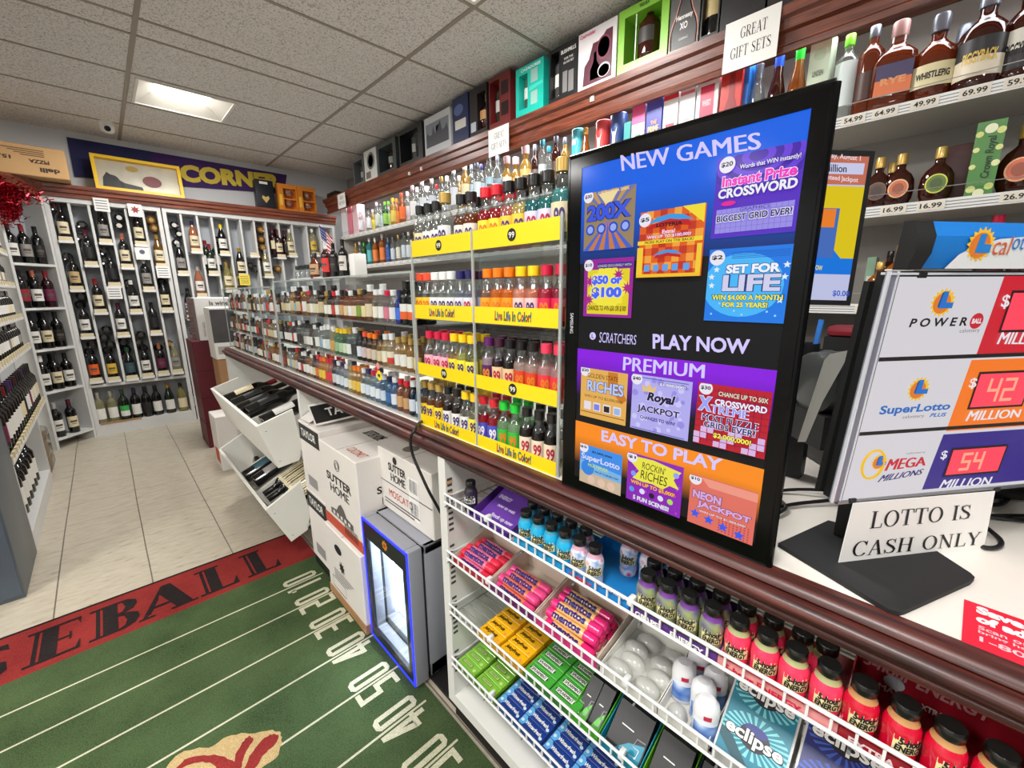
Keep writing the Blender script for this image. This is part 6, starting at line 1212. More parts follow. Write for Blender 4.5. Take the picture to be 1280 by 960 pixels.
fr = thing('framed_display', 'yellow framed display box with a foil lined picture leaning on the cornice', 'display box', ((fx0+fx1)/2, 5.4, 2.216)); FR = Frame((fx0, 5.37, 2.2165), (1, 0, 0), (0, .18, 1)); fw_, fh_ = fx1-fx0, .30
ye = mat((246, 200, 30), .4); m = MB()
for a in ((0, 0, fw_, .025), (0, fh_-.025, fw_, fh_), (0, .025, .025, fh_-.025), (fw_-.025, .025, fw_, fh_-.025)): m.fbox(FR, *a, -.06, 0)
m.build('frame', ye, fr); MB().fbox(FR, .004, .004, fw_-.004, fh_-.004, -.06, -.05).build('back_board', ye, fr)
pic = MB().frect(FR, .025, .025, fw_-.025, fh_-.025, -.048).build('picture', mat((214, 208, 190), .3, .2, var=.25, scale=9), fr)
MB().fpoly(FR, [(.05, .03), (.06, .12), (.09, .17), (.14, .13), (.2, .09), (.32, .07), (.33, .03)], -.044).fdisc(FR, .12, .1, .05, -.043).build('dark_figure', mat((44, 48, 56), .4), pic); MB().fdisc(FR, .40, .13, .07, -.043, .05).build('red_figure', mat((130, 60, 66), .4), pic); MB().fdisc(FR, .27, .225, .045, -.042, .025).build('round_seal', mat((190, 160, 70), .4), pic)
MB().frect(FR, .025, .025, fw_-.025, fh_-.025, -.002).build('clear_window', glass((250, 250, 250), 0, .04, .06), fr)
t = thing('gift_box', 'dark navy gift box with a gold heart on the back cornice', 'gift box', (1.50, 5.40, 2.216)); p = at_y(318, 240, 5.36).x
MB().bev(1.385, 5.37, 2.2165, 1.56, 5.47, 2.50, .003).build('box', mat((24, 26, 36), .4), t); F = Frame((1.385, 5.3694, 2.2165), (1, 0, 0), (0, 0, 1)); MB().fpoly(F, [(.0875, .05), (.125, .1), (.115, .125), (.0875, .11), (.06, .125), (.05, .1)], .0006).build('heart_print', mat((214, 180, 110), .4), t); MB().frect(F, .04, .24, .12, .265, .0006).build('price_tag', paper, t)
for i, (x0, x1) in enumerate(((1.60, 1.80), (1.805, 2.0))):
    t = thing('glass_gift_box', '%s orange gift box with two round glasses on the back cornice' % ('first' if i == 0 else 'second'), 'gift box', ((x0+x1)/2, 5.42, 2.216), 'orange glass gift boxes'); om = mat((226, 136, 40), .4)
    F = Frame((x0, 5.37, 2.2165), (1, 0, 0), (0, 0, 1)); w = x1-x0; hh = .275; MB().fbox(F, 0, 0, w, hh, -.09, -.06).build('back', om, t); b = MB()
    for a in ((0, 0, .055, hh), (w-.012, 0, w, hh), (.055, 0, w-.012, .014), (.055, hh-.045, w-.012, hh), (.055, hh*.42, w-.012, hh*.46)): b.fbox(F, *a, -.06, 0)
    b.build('frame', om, t); MB().text(F, 'GIFT', .05, hh-.03, .09, .014, .0006, .03) ; 
    for zz in (.035, .145): MB().lathe([(.02, 0), (.026, .003), (.044, .03), (.046, .055), (.038, .08), (.036, .08), (.043, .055), (.041, .032), (.02, .008), (0, .008)], 20, (x0+.055+(w-.067)/2, 5.372+.045, 2.2165+zz)).build('tumbler', glass((230, 200, 170), .15), t)
    MB().frect(F, .012, .05, .04, .16, .0006).build('side_print', mat((240, 200, 70), .4), t)
# ------------------------------------------------------------------ wine carton display at the far end of the counter
st = thing('display_stand', 'dark red cardboard floor stand carrying a white wine box by the counter end', 'display stand', (.62, 4.40, 0))
sx0 = .49; MB().bev(sx0, 4.28, 0, .84, 4.62, .925, .004, 1).build('base', mat((98, 22, 34), .55, var=.12, scale=14), st)
for z in (.22, .44, .67): MB().box(sx0-.002, 4.278, z, .842, 4.582, z+.006).build('fold', mat((60, 14, 22), .6), st)
tb = thing('wine_box', 'white wine box asking Is wine better on the dark red stand', 'box', (.62, 4.4, .926)); BX0 = .545
bb = MB().bev(BX0, 4.26, .926, .90, 4.66, 1.272, .004, 1).build('box', mat((226, 224, 220), .55), tb); BF2 = Frame((BX0, 4.2594, .926), (1, 0, 0), (0, 0, 1)); SF2 = Frame((BX0-.0006, 4.66, .926), (0, -1, 0), (0, 0, 1))
MB().frect(SF2, 0, 0, .40, .346, .0006).build('mauve_side', mat((150, 126, 126), .6), bb)
for i, (tx, a, b_, w) in enumerate((('Is wine', .10, .285, .13), ('better when', .055, .225, .23), ("it's", .12, .165, .05), ('one...', .07, .105, .09), ('Yes', .13, .035, .06))): MB().text(BF2, tx, a, b_, w, .035 if tx != 'one...' else .03, .001, .02).build('lettering', mat((60, 56, 56), .6), bb, smooth=False)
MB().text(Frame(BF2.P(.035, .03, 0), (0, 0, 1), (-1, 0, 0)), 'VINEYARD', 0, -.014, .12, .016, .0012, .0).build('lettering', mat((110, 100, 100), .6), bb, smooth=False); MB().text(Frame(SF2.P(.2, .03, 0), (0, 0, 1), (-1, 0, 0)), 'CELLAR BOX', 0, -.05, .28, .09, .0012, .02).build('lettering', mat((110, 84, 84), .6), bb, smooth=False)
wx0 = at_y(263, 400, 3.92).x; wb = thing('wine_box', 'white carton with a dark photo in front of the wine box, on brown cardboard', 'box', (.62, 4.0, .80))
b2 = MB().bev(wx0, 3.92, .80, wx0+.26, 4.16, 1.20, .004, 1).build('box', mat((230, 228, 222), .55), wb); F = Frame((wx0, 3.9194, .80), (1, 0, 0), (0, 0, 1)); MB().frect(F, .0, .13, .16, .385, .0006).build('dark_photo', mat((70, 66, 68), .4, var=.4, scale=14), b2); MB().frect(F, .02, .04, .13, .1, .0006).build('small_print', mat((170, 166, 160), .6), b2)
o = thing('carton', 'brown cardboard carton under the white photo carton at the counter end', 'carton', (.62, 4.0, 0), 'plain cartons at the counter end'); MB().bev(wx0+.005, 3.93, .0, wx0+.26, 4.15, .798, .004, 1).build('box', brown, o); MB().box(wx0+.12, 3.929, .0, wx0+.16, 3.93, .798).build('tape', tape_m, o)
o = thing('carton', 'small white carton standing on the floor beside the wine bins', 'carton', (.5, 3.3, 0), 'plain cartons at the counter end'); MB().bev(.47, 3.62, .0, .74, 3.86, .42, .004, 1).build('box', ctn, o); MB().box(.4695, 3.66, .05, .47, 3.8, .16).build('print', red_pr, o)
# ================================================================== flavoured miniatures in the yellow display
def gcol(c): return glass(c, .45)
clear_g = glass((244, 248, 248), .03); clear_top = glass((244, 248, 248), .02)
CAPC = {'coral': (240, 84, 50), 'white': (232, 232, 232), 'navy': (34, 30, 90), 'orange': (252, 126, 14), 'yellow': (252, 206, 20), 'crimson': (206, 24, 66), 'purple': (90, 26, 96), 'dark purple': (60, 20, 44), 'black': (20, 18, 19), 'pink': (236, 60, 92), 'red': (214, 26, 44), 'green': (24, 196, 50), 'gold': (196, 160, 84)}
capm = {k: mat(v, .3, .4 if k == 'gold' else 0, coat=.3) for k, v in CAPC.items()}
nine = mat((60, 40, 110), .5); nine_y = mat((214, 120, 20), .5); nine_r = mat((170, 30, 60), .5); nine_w = mat((230, 220, 230), .5)
def L_(c): return mat(c, .45)
# cap pixel x, cap pixel y, cap, liquid, label, number colour
R2 = [(147, 265, 'coral', None, (250, 196, 40), nine_y), (200, 262, 'coral', None, (250, 196, 40), nine_y), (255, 260, 'white', None, (236, 234, 232), nine), (313, 257, 'white', None, (236, 234, 232), nine), (372, 253, 'white', None, (236, 234, 232), nine), (440, 250, 'navy', (226, 232, 240), (226, 222, 236), nine), (510, 245, 'navy', (226, 232, 240), (226, 222, 236), nine_r),
      (605, 243, 'orange', (250, 214, 190), (252, 160, 30), nine_y), (685, 240, 'orange', (252, 150, 40), (252, 150, 24), nine_y), (760, 240, 'orange', (252, 150, 40), (252, 150, 24), nine_y), (845, 217, 'yellow', (250, 190, 160), (246, 200, 190), nine), (943, 212, 'yellow', (246, 170, 140), (246, 196, 196), nine), (1028, 217, 'crimson', (220, 60, 90), (226, 30, 80), nine_y), (1115, 215, 'crimson', (200, 40, 80), (226, 30, 80), nine_y)]
R3 = [(127, 95, 'crimson', None, (246, 176, 196), nine_r), (173, 98, 'crimson', None, (246, 176, 196), nine_r), (217, 103, 'crimson', None, (246, 176, 196), nine_r), (262, 110, 'yellow', (240, 226, 190), (250, 226, 40), nine), (312, 115, 'yellow', (214, 220, 130), (246, 230, 50), nine), (358, 120, 'yellow', (226, 226, 190), (246, 230, 70), nine), (435, 128, 'purple', (214, 190, 210), (80, 26, 90), nine_y), (492, 128, 'dark purple', (60, 30, 40), (236, 196, 150), nine_r), (553, 130, 'black', (46, 34, 30), (236, 196, 150), nine_r),
      (627, 140, 'black', (226, 200, 190), (214, 60, 30), nine_y), (690, 150, 'black', (226, 200, 190), (214, 60, 30), nine_y), (758, 160, 'pink', (236, 190, 190), (226, 50, 60), nine_y), (828, 165, 'pink', (236, 190, 190), (226, 50, 60), nine_y)]
R4 = [(100, 400, 'gold', (150, 90, 40), (250, 216, 50), nine), (140, 410, 'gold', (150, 90, 40), (250, 216, 50), nine), (182, 425, 'gold', (150, 90, 40), (250, 216, 50), nine), (232, 430, 'black', (50, 26, 22), (232, 230, 226), nine), (283, 430, 'black', (50, 26, 22), (232, 230, 226), nine), (323, 465, 'yellow', (236, 236, 230), (232, 230, 226), nine), (378, 478, 'yellow', (236, 236, 220), (246, 226, 60), nine),
      (437, 495, 'red', (210, 36, 60), (70, 80, 190), nine_w), (490, 505, 'red', (210, 36, 60), (70, 80, 190), nine_w), (552, 530, 'green', (170, 214, 160), (50, 180, 60), nine_y), (613, 550, 'green', (180, 220, 170), (50, 180, 60), nine_y), (683, 560, 'black', (54, 34, 28), (232, 216, 190), nine_r), (748, 575, 'black', (40, 26, 24), (232, 216, 190), nine_r), (815, 590, 'black', (40, 26, 24), (232, 216, 190), nine_r)]
R1 = [(140, 460, 'black', None, (226, 214, 170), nine), (197, 470, 'black', None, (232, 230, 226), nine), (250, 455, 'black', None, (232, 230, 226), nine), (305, 415, 'gold', None, (226, 226, 226), nine), (415, 385, 'black', (150, 92, 50), (234, 226, 214), nine), (480, 365, 'black', (170, 90, 50), (234, 226, 214), nine), (570, 345, 'red', (206, 30, 50), (250, 220, 50), nine_y), (648, 325, 'red', (206, 30, 50), (250, 220, 50), nine_y), (727, 310, 'black', (236, 150, 140), (250, 196, 60), nine), (800, 290, 'black', (246, 226, 140), (250, 200, 60), nine), (893, 265, 'black', (60, 150, 160), (214, 206, 236), nine_r), (993, 245, 'black', (60, 160, 160), (214, 206, 236), nine_r), (1075, 215, 'gold', (110, 190, 190), (226, 210, 170), nine)]
LIQ = {}
def liquid(c): return glass(c, .26 if sum(c) < 620 else .05, .03, .04, .5)
for r, (L, off, s, zb, tier) in enumerate(((R4, (510, 400), .21875, SZ[0], 'lowest'), (R3, (510, 400), .21875, SZ[1], 'second'), (R2, (500, 300), .1719, SZ[2], 'third'), (R1, (500, 180), .1875, SZ[3], 'top'))):
    ys = []
    for px, py, *_ in L: ys.append(at_x(off[0]+px*s, off[1]+py*s, .650).y)
    for i in range(1, len(ys)): ys[i] = min(ys[i], ys[i-1]-.0366)
    sh_ = ys[-1]-(YC[2]+.021)
    if sh_ < 0: ys = [y-sh_ for y in ys]
    for i in range(len(ys)):   # keep clear of the middle wall
        if abs(ys[i]-YC[1]) < .021: ys[i] = YC[1]+(.0215 if ys[i] > YC[1] else -.0215)
    for i in range(1, len(ys)): ys[i] = min(ys[i], ys[i-1]-.0362)
    for back in (0, 1):
        for i, ((px, py, cp, lq, lb, nn), y) in enumerate(zip(L, ys)):
            if back and r == 3 and i < 4: continue
            x = .650+.044*back; tall = r == 3
            bottle('mini', (x, y+random.uniform(-.001, .001), zb+.0005), clear_g, capm[cp], L_(lb), '%s capped flavoured miniature, %s from the television, %s row, %s yellow tier' % (cp, nth(len(L)-1-i), 'front' if not back else 'second', tier), name='flavoured_miniature', group='flavoured miniatures in the yellow display', rot=-PI/2+.45+random.uniform(-.15, .15), fill=.62 if lq else None, low=liquid(lq) if lq else None, lz=(.09, .46), txt='99' if not back else None, tm=nn, h=.128 if tall and cp != 'gold' else (.142 if tall else .118))
# ================================================================== spirit miniatures in the clear cases
rnd = random.Random(21)
lab_pal = [(232, 230, 224), (232, 230, 224), (226, 214, 180), (60, 54, 50), (196, 70, 60), (150, 176, 200), (232, 230, 224), (206, 190, 150), (200, 190, 186)]
liq_pal = [(176, 110, 60), (196, 140, 80), (120, 66, 36), (236, 240, 240), (240, 244, 244), (236, 240, 240), (210, 170, 110), (60, 44, 38)]
cap_pal = ['black', 'white', 'black', 'black', 'gold', 'red', 'white', 'white']
def specs(row_):
    """known bottles nearest the yellow display first"""
    if row_ == 2: return [('flask', 'dark', (30, 40, 32), 'black', ('white', 'orange')), ('flask', 'dark', (30, 40, 32), 'black', ('white', 'orange')), ('nip', None, (40, 80, 200), 'navy', ((60, 110, 220),)), ('nip', None, (236, 240, 240), 'white', ((226, 226, 226),)), ('nip', None, (236, 226, 230), 'crimson', ((220, 120, 140),)), ('nip', None, (236, 240, 240), 'white', ((232, 230, 226),)), ('nip', None, (240, 236, 220), 'white', ((232, 226, 210),)), ('flask', None, (170, 120, 80), 'white', ((220, 200, 170),)), ('nip', None, (150, 70, 40), 'black', ((232, 214, 160),)), ('nip', None, (170, 110, 50), 'gold', ((130, 160, 60),)), ('nip', None, (170, 90, 40), 'black', ((226, 214, 180),)), ('nip', None, (190, 120, 60), 'white', ((234, 232, 226),)), ('nip', None, (180, 100, 50), 'black', ((226, 200, 160),)), ('nip', None, (150, 70, 40), 'black', ((206, 160, 110),)), ('nip', None, (236, 240, 240), 'white', ((232, 232, 226),)), ('nip', None, (120, 40, 30), 'red', ((206, 60, 50),)), ('nip', None, (30, 26, 24), 'black', ((232, 230, 220),))]
    if row_ == 1: return [('nip', None, (200, 160, 90), 'gold', ((220, 190, 120),)), ('nip', None, (216, 170, 90), 'gold', ((232, 226, 210),)), ('nip', None, (216, 180, 110), 'gold', ((234, 232, 226),)), ('nip', None, (226, 200, 150), 'gold', ((234, 232, 226),)), ('flask', None, (226, 210, 180), 'white', ((232, 220, 200), (206, 60, 50))), ('nip', None, (226, 200, 140), 'white', ((232, 226, 206),)), ('nip', None, (190, 140, 80), 'black', ((220, 200, 160),)), ('nip', None, (150, 110, 60), 'orange', ((206, 196, 180),)), ('nip', None, (100, 60, 40), 'orange', ((220, 190, 170),)), ('nip', None, (70, 40, 40), 'coral', ((210, 190, 190),)), ('nip', None, (60, 60, 80), 'black', ((220, 226, 236),)), ('flask', None, (226, 236, 236), 'white', ((60, 56, 56),)), ('flask', None, (220, 232, 236), 'gold', ((232, 232, 230),)), ('nip', None, (200, 220, 200), 'yellow', ((206, 220, 190),)), ('nip', None, (130, 180, 140), 'yellow', ((190, 210, 170),)), ('nip', None, (120, 180, 140), 'yellow', ((150, 190, 150),)), ('flask', None, (220, 210, 170), 'white', ((216, 160, 90),)), ('flask', None, (226, 230, 226), 'white', ((210, 220, 220),)), ('nip', None, (236, 240, 240), 'white', ((236, 236, 236),))]
    return [('nip', None, (110, 150, 200), 'white', ((214, 226, 240),)), ('nip', None, (40, 50, 80), 'white', ((214, 220, 230),)), ('nip', None, (196, 130, 90), 'red', ((206, 160, 110),)), ('nip', None, (196, 130, 90), 'red', ((206, 160, 110),)), ('nip', None, (110, 150, 200), 'white', ((226, 230, 240),)), ('nip', None, (80, 140, 190), 'navy', ((60, 110, 170),)), ('nip', None, (190, 216, 232), 'white', ((206, 220, 232),)), ('nip', None, (206, 222, 236), 'white', ((226, 230, 240),)), ('nip', None, (226, 236, 240), 'crimson', ((232, 236, 240),)), ('nip', None, (210, 226, 240), 'navy', ((216, 226, 240),)), ('nip', None, (226, 236, 240), 'white', ((232, 236, 240),)), ('nip', None, (220, 180, 90), 'orange', ((232, 190, 70),)), ('nip', None, (220, 180, 90), 'orange', ((232, 196, 90),)), ('nip', None, (230, 210, 150), 'gold', ((232, 220, 170),)), ('nip', None, (226, 232, 236), 'white', ((226, 230, 236),)), ('nip', None, (226, 232, 236), 'navy', ((210, 220, 230),)), ('nip', None, (210, 226, 236), 'white', ((226, 230, 236),)), ('nip', None, (60, 50, 50), 'black', ((206, 206, 206),)), ('nip', None, (226, 150, 150), 'crimson', ((220, 60, 70),)), ('nip', None, (236, 200, 90), 'red', ((226, 60, 60),)), ('nip', None, (240, 180, 70), 'orange', ((240, 200, 60),)), ('nip', None, (240, 180, 60), 'coral', ((226, 200, 70),)), ('nip', None, (190, 120, 110), 'red', ((220, 120, 60),))]
total = 0
ZR = (ZT+.005, 1.0655, 1.2075); ZRf = (ZT+.005, 1.0605, 1.1955)
for r, nm in ((2, 'top'), (1, 'middle'), (0, 'bottom')):
    sp_ = specs(r); y = 1.075; i = 0
    while y < 3.50:
        if 2.30 < y < 2.375: y = 2.378
        if 2.865 < y < 2.94: y = 2.945
        if i < len(sp_): kd, _, lq, cp, lb = sp_[i]
        else: kd, lq, cp, lb = rnd.choice(['nip', 'nip', 'flask']), rnd.choice(liq_pal), rnd.choice(cap_pal), (rnd.choice(lab_pal),)
        z = (ZR if y < 2.34 else ZRf)[r]; w = .0435 if kd == 'flask' else .0375
        labs = [LABS[c] if isinstance(c, str) else L_(c) for c in lb][::-1]
        body = liquid(lq)
        for back in (0, 1):
            if back and (y > 2.3 or (i % 3 == 2)): continue
            total += 1
            bottle(kd, (.652+.045*back, y+w/2-.019, z+.0005), body, capm[cp], labs, '%s capped spirit miniature, %s from the yellow display, %s row, %s case shelf' % (cp, nth(i), ('front', 'second')[back], nm), name='spirit_miniature', group='spirit miniatures in the clear cases', rot=-PI/2+.6+rnd.uniform(-.2, .2), ang=.85, lz=(.13, .48), h=(.112 if kd == 'flask' else .104)*rnd.uniform(.94, 1.02)*(1.0 if r < 2 or kd != 'flask' else 1.12))
        y += w; i += 1
# things hanging on and standing on the cases
p = at_x(472, 465, .618); st_ = thing('price_sticker', 'red and yellow sunburst sticker hanging on the clear case front', 'sticker', tuple(p)); F = Frame((.6225, p.y, p.z), (0, -1, 0), (0, 0, 1))
k = MB(); k.T = None
for a, b, r1, c in ((-.012, .004, .014, 0), (.004, -.012, .019, 1), (.002, .02, .012, 2)):
    m = MB(); v = [(a+(r1 if i % 2 == 0 else r1*.78)*math.cos(PI*i/9), b+(r1 if i % 2 == 0 else r1*.78)*math.sin(PI*i/9)) for i in range(18)]
    m.add([F.P(x, y, l) for l in (.0004+.001*c, .001+.001*c) for x, y in v], [tuple(range(18))[::-1], tuple(range(18, 36))]+[(i, (i+1) % 18, 18+(i+1) % 18, 18+i) for i in range(18)])
    m.build('sticker_layer', mat([(214, 30, 50), (250, 226, 40), (226, 150, 150)][c], .45), st_)
MB().text(F, '99', .004, -.012, .016, .012, .0034, .04, center=True).build('lettering', ink, st_)
zt = 1.3585
jar = MB().lathe([(0, 0), (.022, 0), (.024, .004), (.024, .04), (.018, .05), (.016, .056)], 18).mesh('body', glass((236, 240, 240), .1)); jl = MB().lathe([(.018, .054), (.021, .056), (.021, .072), (0, .072)], 18).mesh('lid', capm['black'])
tray('white_tray', 'long white tray of small black capped jars on top of the clear case', 2.318, 1.90, (232, 232, 232), .012, .70, .78, zt, .012, cat='tray')
for i in range(6): o = tag(put('small_jar', jar, None, (.74, 2.283-.064*i, zt+.0015)), 'small clear jar with black lid, %s from the far end of the white tray' % nth(i), 'jar', 'black capped jars on the case'); put('lid', jl, o)
whiskey = glass((150, 62, 24), .35, .03, .05); amberw = glass((206, 120, 40), .35, .03, .05); dark_rum = glass((70, 24, 14), .6, .03, .05); lightw = glass((236, 240, 238), .06, .03, .05); blue_l = glass((60, 120, 190), .4); green_b = glass((60, 130, 60), .4); teal_b = glass((70, 170, 170), .4); gold_w = glass((232, 186, 80), .35)
for px, kd, bd_, cp, lb, h, d in ((394, 'squat', whiskey, 'black', (200, 160, 120), .118, 'amber whiskey bottle with black cap'), (408, 'bordeaux', dark_rum, 'white', (226, 60, 60), .150, 'red and white spiced liqueur bottle'), (418, 'bordeaux', wine_dark, 'black', (40, 36, 36), .140, 'all black liqueur bottle'), (430, 'bordeaux', wine_dark, 'black', (220, 214, 206), .146, 'black liqueur bottle with a white label')):
    p = at_x(px, 330, .72); bottle(kd, (.72, p.y, zt+.0005), bd_, capm[cp], L_(lb), d+' standing on top of the clear case', name='liquor_bottle', h=h, rot=-PI/2+.6, lz=(.2, .58), bars=1, group='bottles on top of the clear case')
p = at_x(445, 320, .72); o = MB().bev(.70, p.y-.022, zt+.0005, .75, p.y+.022, zt+.085, .003).build('white_box', paper); tag(o, 'small plain white box standing on top of the clear case by the bottles', 'box')
# the little flag
fp = at_x(410, 330, .80); fl = thing('hand_flag', 'small American hand flag on a stick among the bottles on the case', 'flag', (.80, fp.y, zt))
tp = at_x(400, 281, .80); MB().tube([(.80, fp.y, zt+.001), (.80, tp.y, tp.z)], .003, 8).build('stick', mat((206, 190, 160), .5), fl)
p0 = Vector((.80, tp.y, tp.z)); p1 = Vector((.80, (tp.y+fp.y)/2, (tp.z+zt)/2)); FU = Frame(p0+(p1-p0)*.9, Vector((.12, -1, -.62)), (p0-p1)); fwid, fhei = .125, (p0-p1).length*.88
m = MB(); n = 13
def wav(a, b): return FU.P(a*fwid, b*fhei, .006*math.sin(a*7+b*2)+.002)
for s_ in range(n):
    m.mi = s_ % 2
    for q_ in range(8):
        if q_ < 3 and s_ >= 6: m.mi = 2
        else: m.mi = s_ % 2
        m.quad(wav(q_/8, s_/n), wav((q_+1)/8, s_/n), wav((q_+1)/8, (s_+1)/n), wav(q_/8, (s_+1)/n))
m.mi = 1
for i in range(5):
    for j in range(4):
        c = wav(.04+.075*i, .52+.12*j); w = .0035; m.quad(c+FU.n*.001+FU.u*-w, c+FU.n*.001+FU.v*-w, c+FU.n*.001+FU.u*w, c+FU.n*.001+FU.v*w)
m.build('cloth', [mat((200, 30, 48), .7), mat((232, 232, 232), .7), mat((40, 50, 120), .7)], fl)
# ================================================================== back bar
XB = 2.15; XW = X1-.004; bar_w = mat((186, 182, 176), .5, var=.03, scale=5)
rail_m = mat((226, 226, 224), .35); rail_d = mat((120, 120, 124), .4)
BZ = (1.94, 1.60, 1.24)
for z, nm in zip(BZ, ('top', 'second', 'third', 'lowest')):
    t = thing('bar_shelf', '%s long white liquor shelf on the wall behind the counter' % nm, 'shelf', (2.3, 2.2, z-.03), 'liquor shelves behind the counter')
    MB().box(XB+.004, -1.6, z-.028, XW, 5.10, z).build('shelf_board', bar_w, t); MB().box(XB, -1.6, z-.034, XB+.004, 5.10, z+.004).build('price_rail', rail_m, t)
    k = MB()
    for q_ in (z-.026, z-.016, z-.006): k.box(XB-.0008, -1.6, q_-.0012, XB, 5.10, q_+.0012)
    k.build('rail_groove', rail_d, t); MB().tube([(XB+.006, -1.6, z+.045), (XB+.006, 5.10, z+.045)], .0016, 6).build('guard_wire', mat((190, 190, 190), .3, .6), t)
    for y in (-1.59, 5.09): MB().box(XB+.004, y-.008, z-.2, XW, y+.008, z-.029).build('shelf_bracket', bar_w, t)
    prices = {0: [(430, '54.99', 1067, 146), (0, '64.99', 1107, 134), (0, '49.99', 1157, 121), (0, '69.99', 1220, 107), (0, '59.99', 1278, 94)], 1: [(0, '16.99', 1117, 258), (0, '16.99', 1164, 253), (0, '26.99', 1272, 240)], 2: [(0, '12.99', 1084, 380)]}.get(BZ.index(z), [])
    for _, s_, px, py in prices:
        p = at_x(px, py, XB-.001); pl = MB().box(XB-.0024, p.y-.036, z-.029, XB-.001, p.y+.036, z+.001).build('price_label', mat((226, 218, 204), .5), t)
        MB().text(Frame((XB-.0025, p.y, z-.014), (0, -1, 0), (0, 0, 1)), s_, 0, 0, .055, .017, .0006, .02, center=True).build('lettering', ink, pl)
    if z > 1.5:
        k = MB()
        for i in range(34): y = 4.95-.125*i; k.box(XB-.002, y-.03, z-.022, XB-.001, y+.03, z-.004)
        k.build('price_label', mat((226, 222, 214), .5), t)
# cornice over the back bar with the strip light behind it
co = thing('wood_cornice', 'long dark wooden cornice over the liquor shelves carrying gift boxes', 'cornice', (2.15, 2.1, 2.22), 'dark wooden cornices'); XC = 2.10; z0, z1 = 2.222, 2.372; d = z1-z0
MB().prism([(XC+.03, z0), (XC+.012, z0), (XC+.008, z0+.02), (XC+.018, z0+.03), (XC+.014, z0+d*.45), (XC-.004, z0+d*.5), (XC-.008, z0+d*.72), (XC-.026, z0+d*.78), (XC-.03, z1), (XC+.03, z1)], 'y', -1.6, 5.345).build('moulding', cornice_wood, co, angle=50)
MB().box(XC+.03, -1.6, z1-.018, XW, 5.345, z1).build('top_board', cornice_wood, co)
for px, py in ((512, 217), (527, 211), (697, 131), (741, 124)): p = at_x(px, py, XC-.004); MB().box(XC-.012, p.y-.012, p.z-.012, XC+.0, p.y+.012, p.z+.012).build('tape_bit', paper, co)
sl = thing('strip_light', 'white fluorescent strip light hidden behind the wooden cornice over the bottles', 'lamp', (2.22, 1.9, 2.30)); MB().box(2.18, -1.5, 2.325, 2.26, 5.2, 2.352).build('housing', lamp_white, sl); MB().tube([(2.22, -1.45, 2.308), (2.22, 5.15, 2.308)], .013, 12).build('tube', mat((250, 252, 255), emit=3), sl)
for i in range(3):
    l = D.lights.new('strip_light_glow', 'AREA'); l.shape = 'RECTANGLE'; l.size = .09; l.size_y = 2.1; l.energy = STRIP_W; l.color = (.96, .98, 1); lo = D.objects.new('strip_light_glow', l); COL.objects.link(lo); lo.location = (0, -.95+2.2*(i-.5)+.0, -.012); lo.parent = sl
def sign_paper(px, py, w, h, lines, label, tilt=0):
    p = at_x(px, py, XC-.034); F = Frame((XC-.0335, p.y+w/2, p.z-h/2), (0, -1, tilt), (0, tilt, 1)); o = MB().fbox(F, 0, 0, w, h, 0, .0008).build('paper_sign', paper, smooth=False); tag(o, label, 'paper sign', 'paper signs on the cornice')
    for i, (t_, a0, a1, b0, b1) in enumerate(lines): MB().text(F, t_, a0*w, b0*h, (a1-a0)*w, (b1-b0)*h, .0014, serif=True).build('lettering', ink, o, smooth=False)
GS = [('GREAT', .3, .78, .6, .82), ('GIFT SETS', .14, .88, .24, .46)]
sign_paper(938, 50, .205, .185, GS, 'white GREAT GIFT SETS paper on the cornice above the big television'); sign_paper(623, 176, .20, .165, GS, 'white GREAT GIFT SETS paper on the cornice left of the teal gift box')
sign_paper(427, 251, .20, .145, GS, 'small white GREAT GIFT SETS paper at the far end of the cornice')
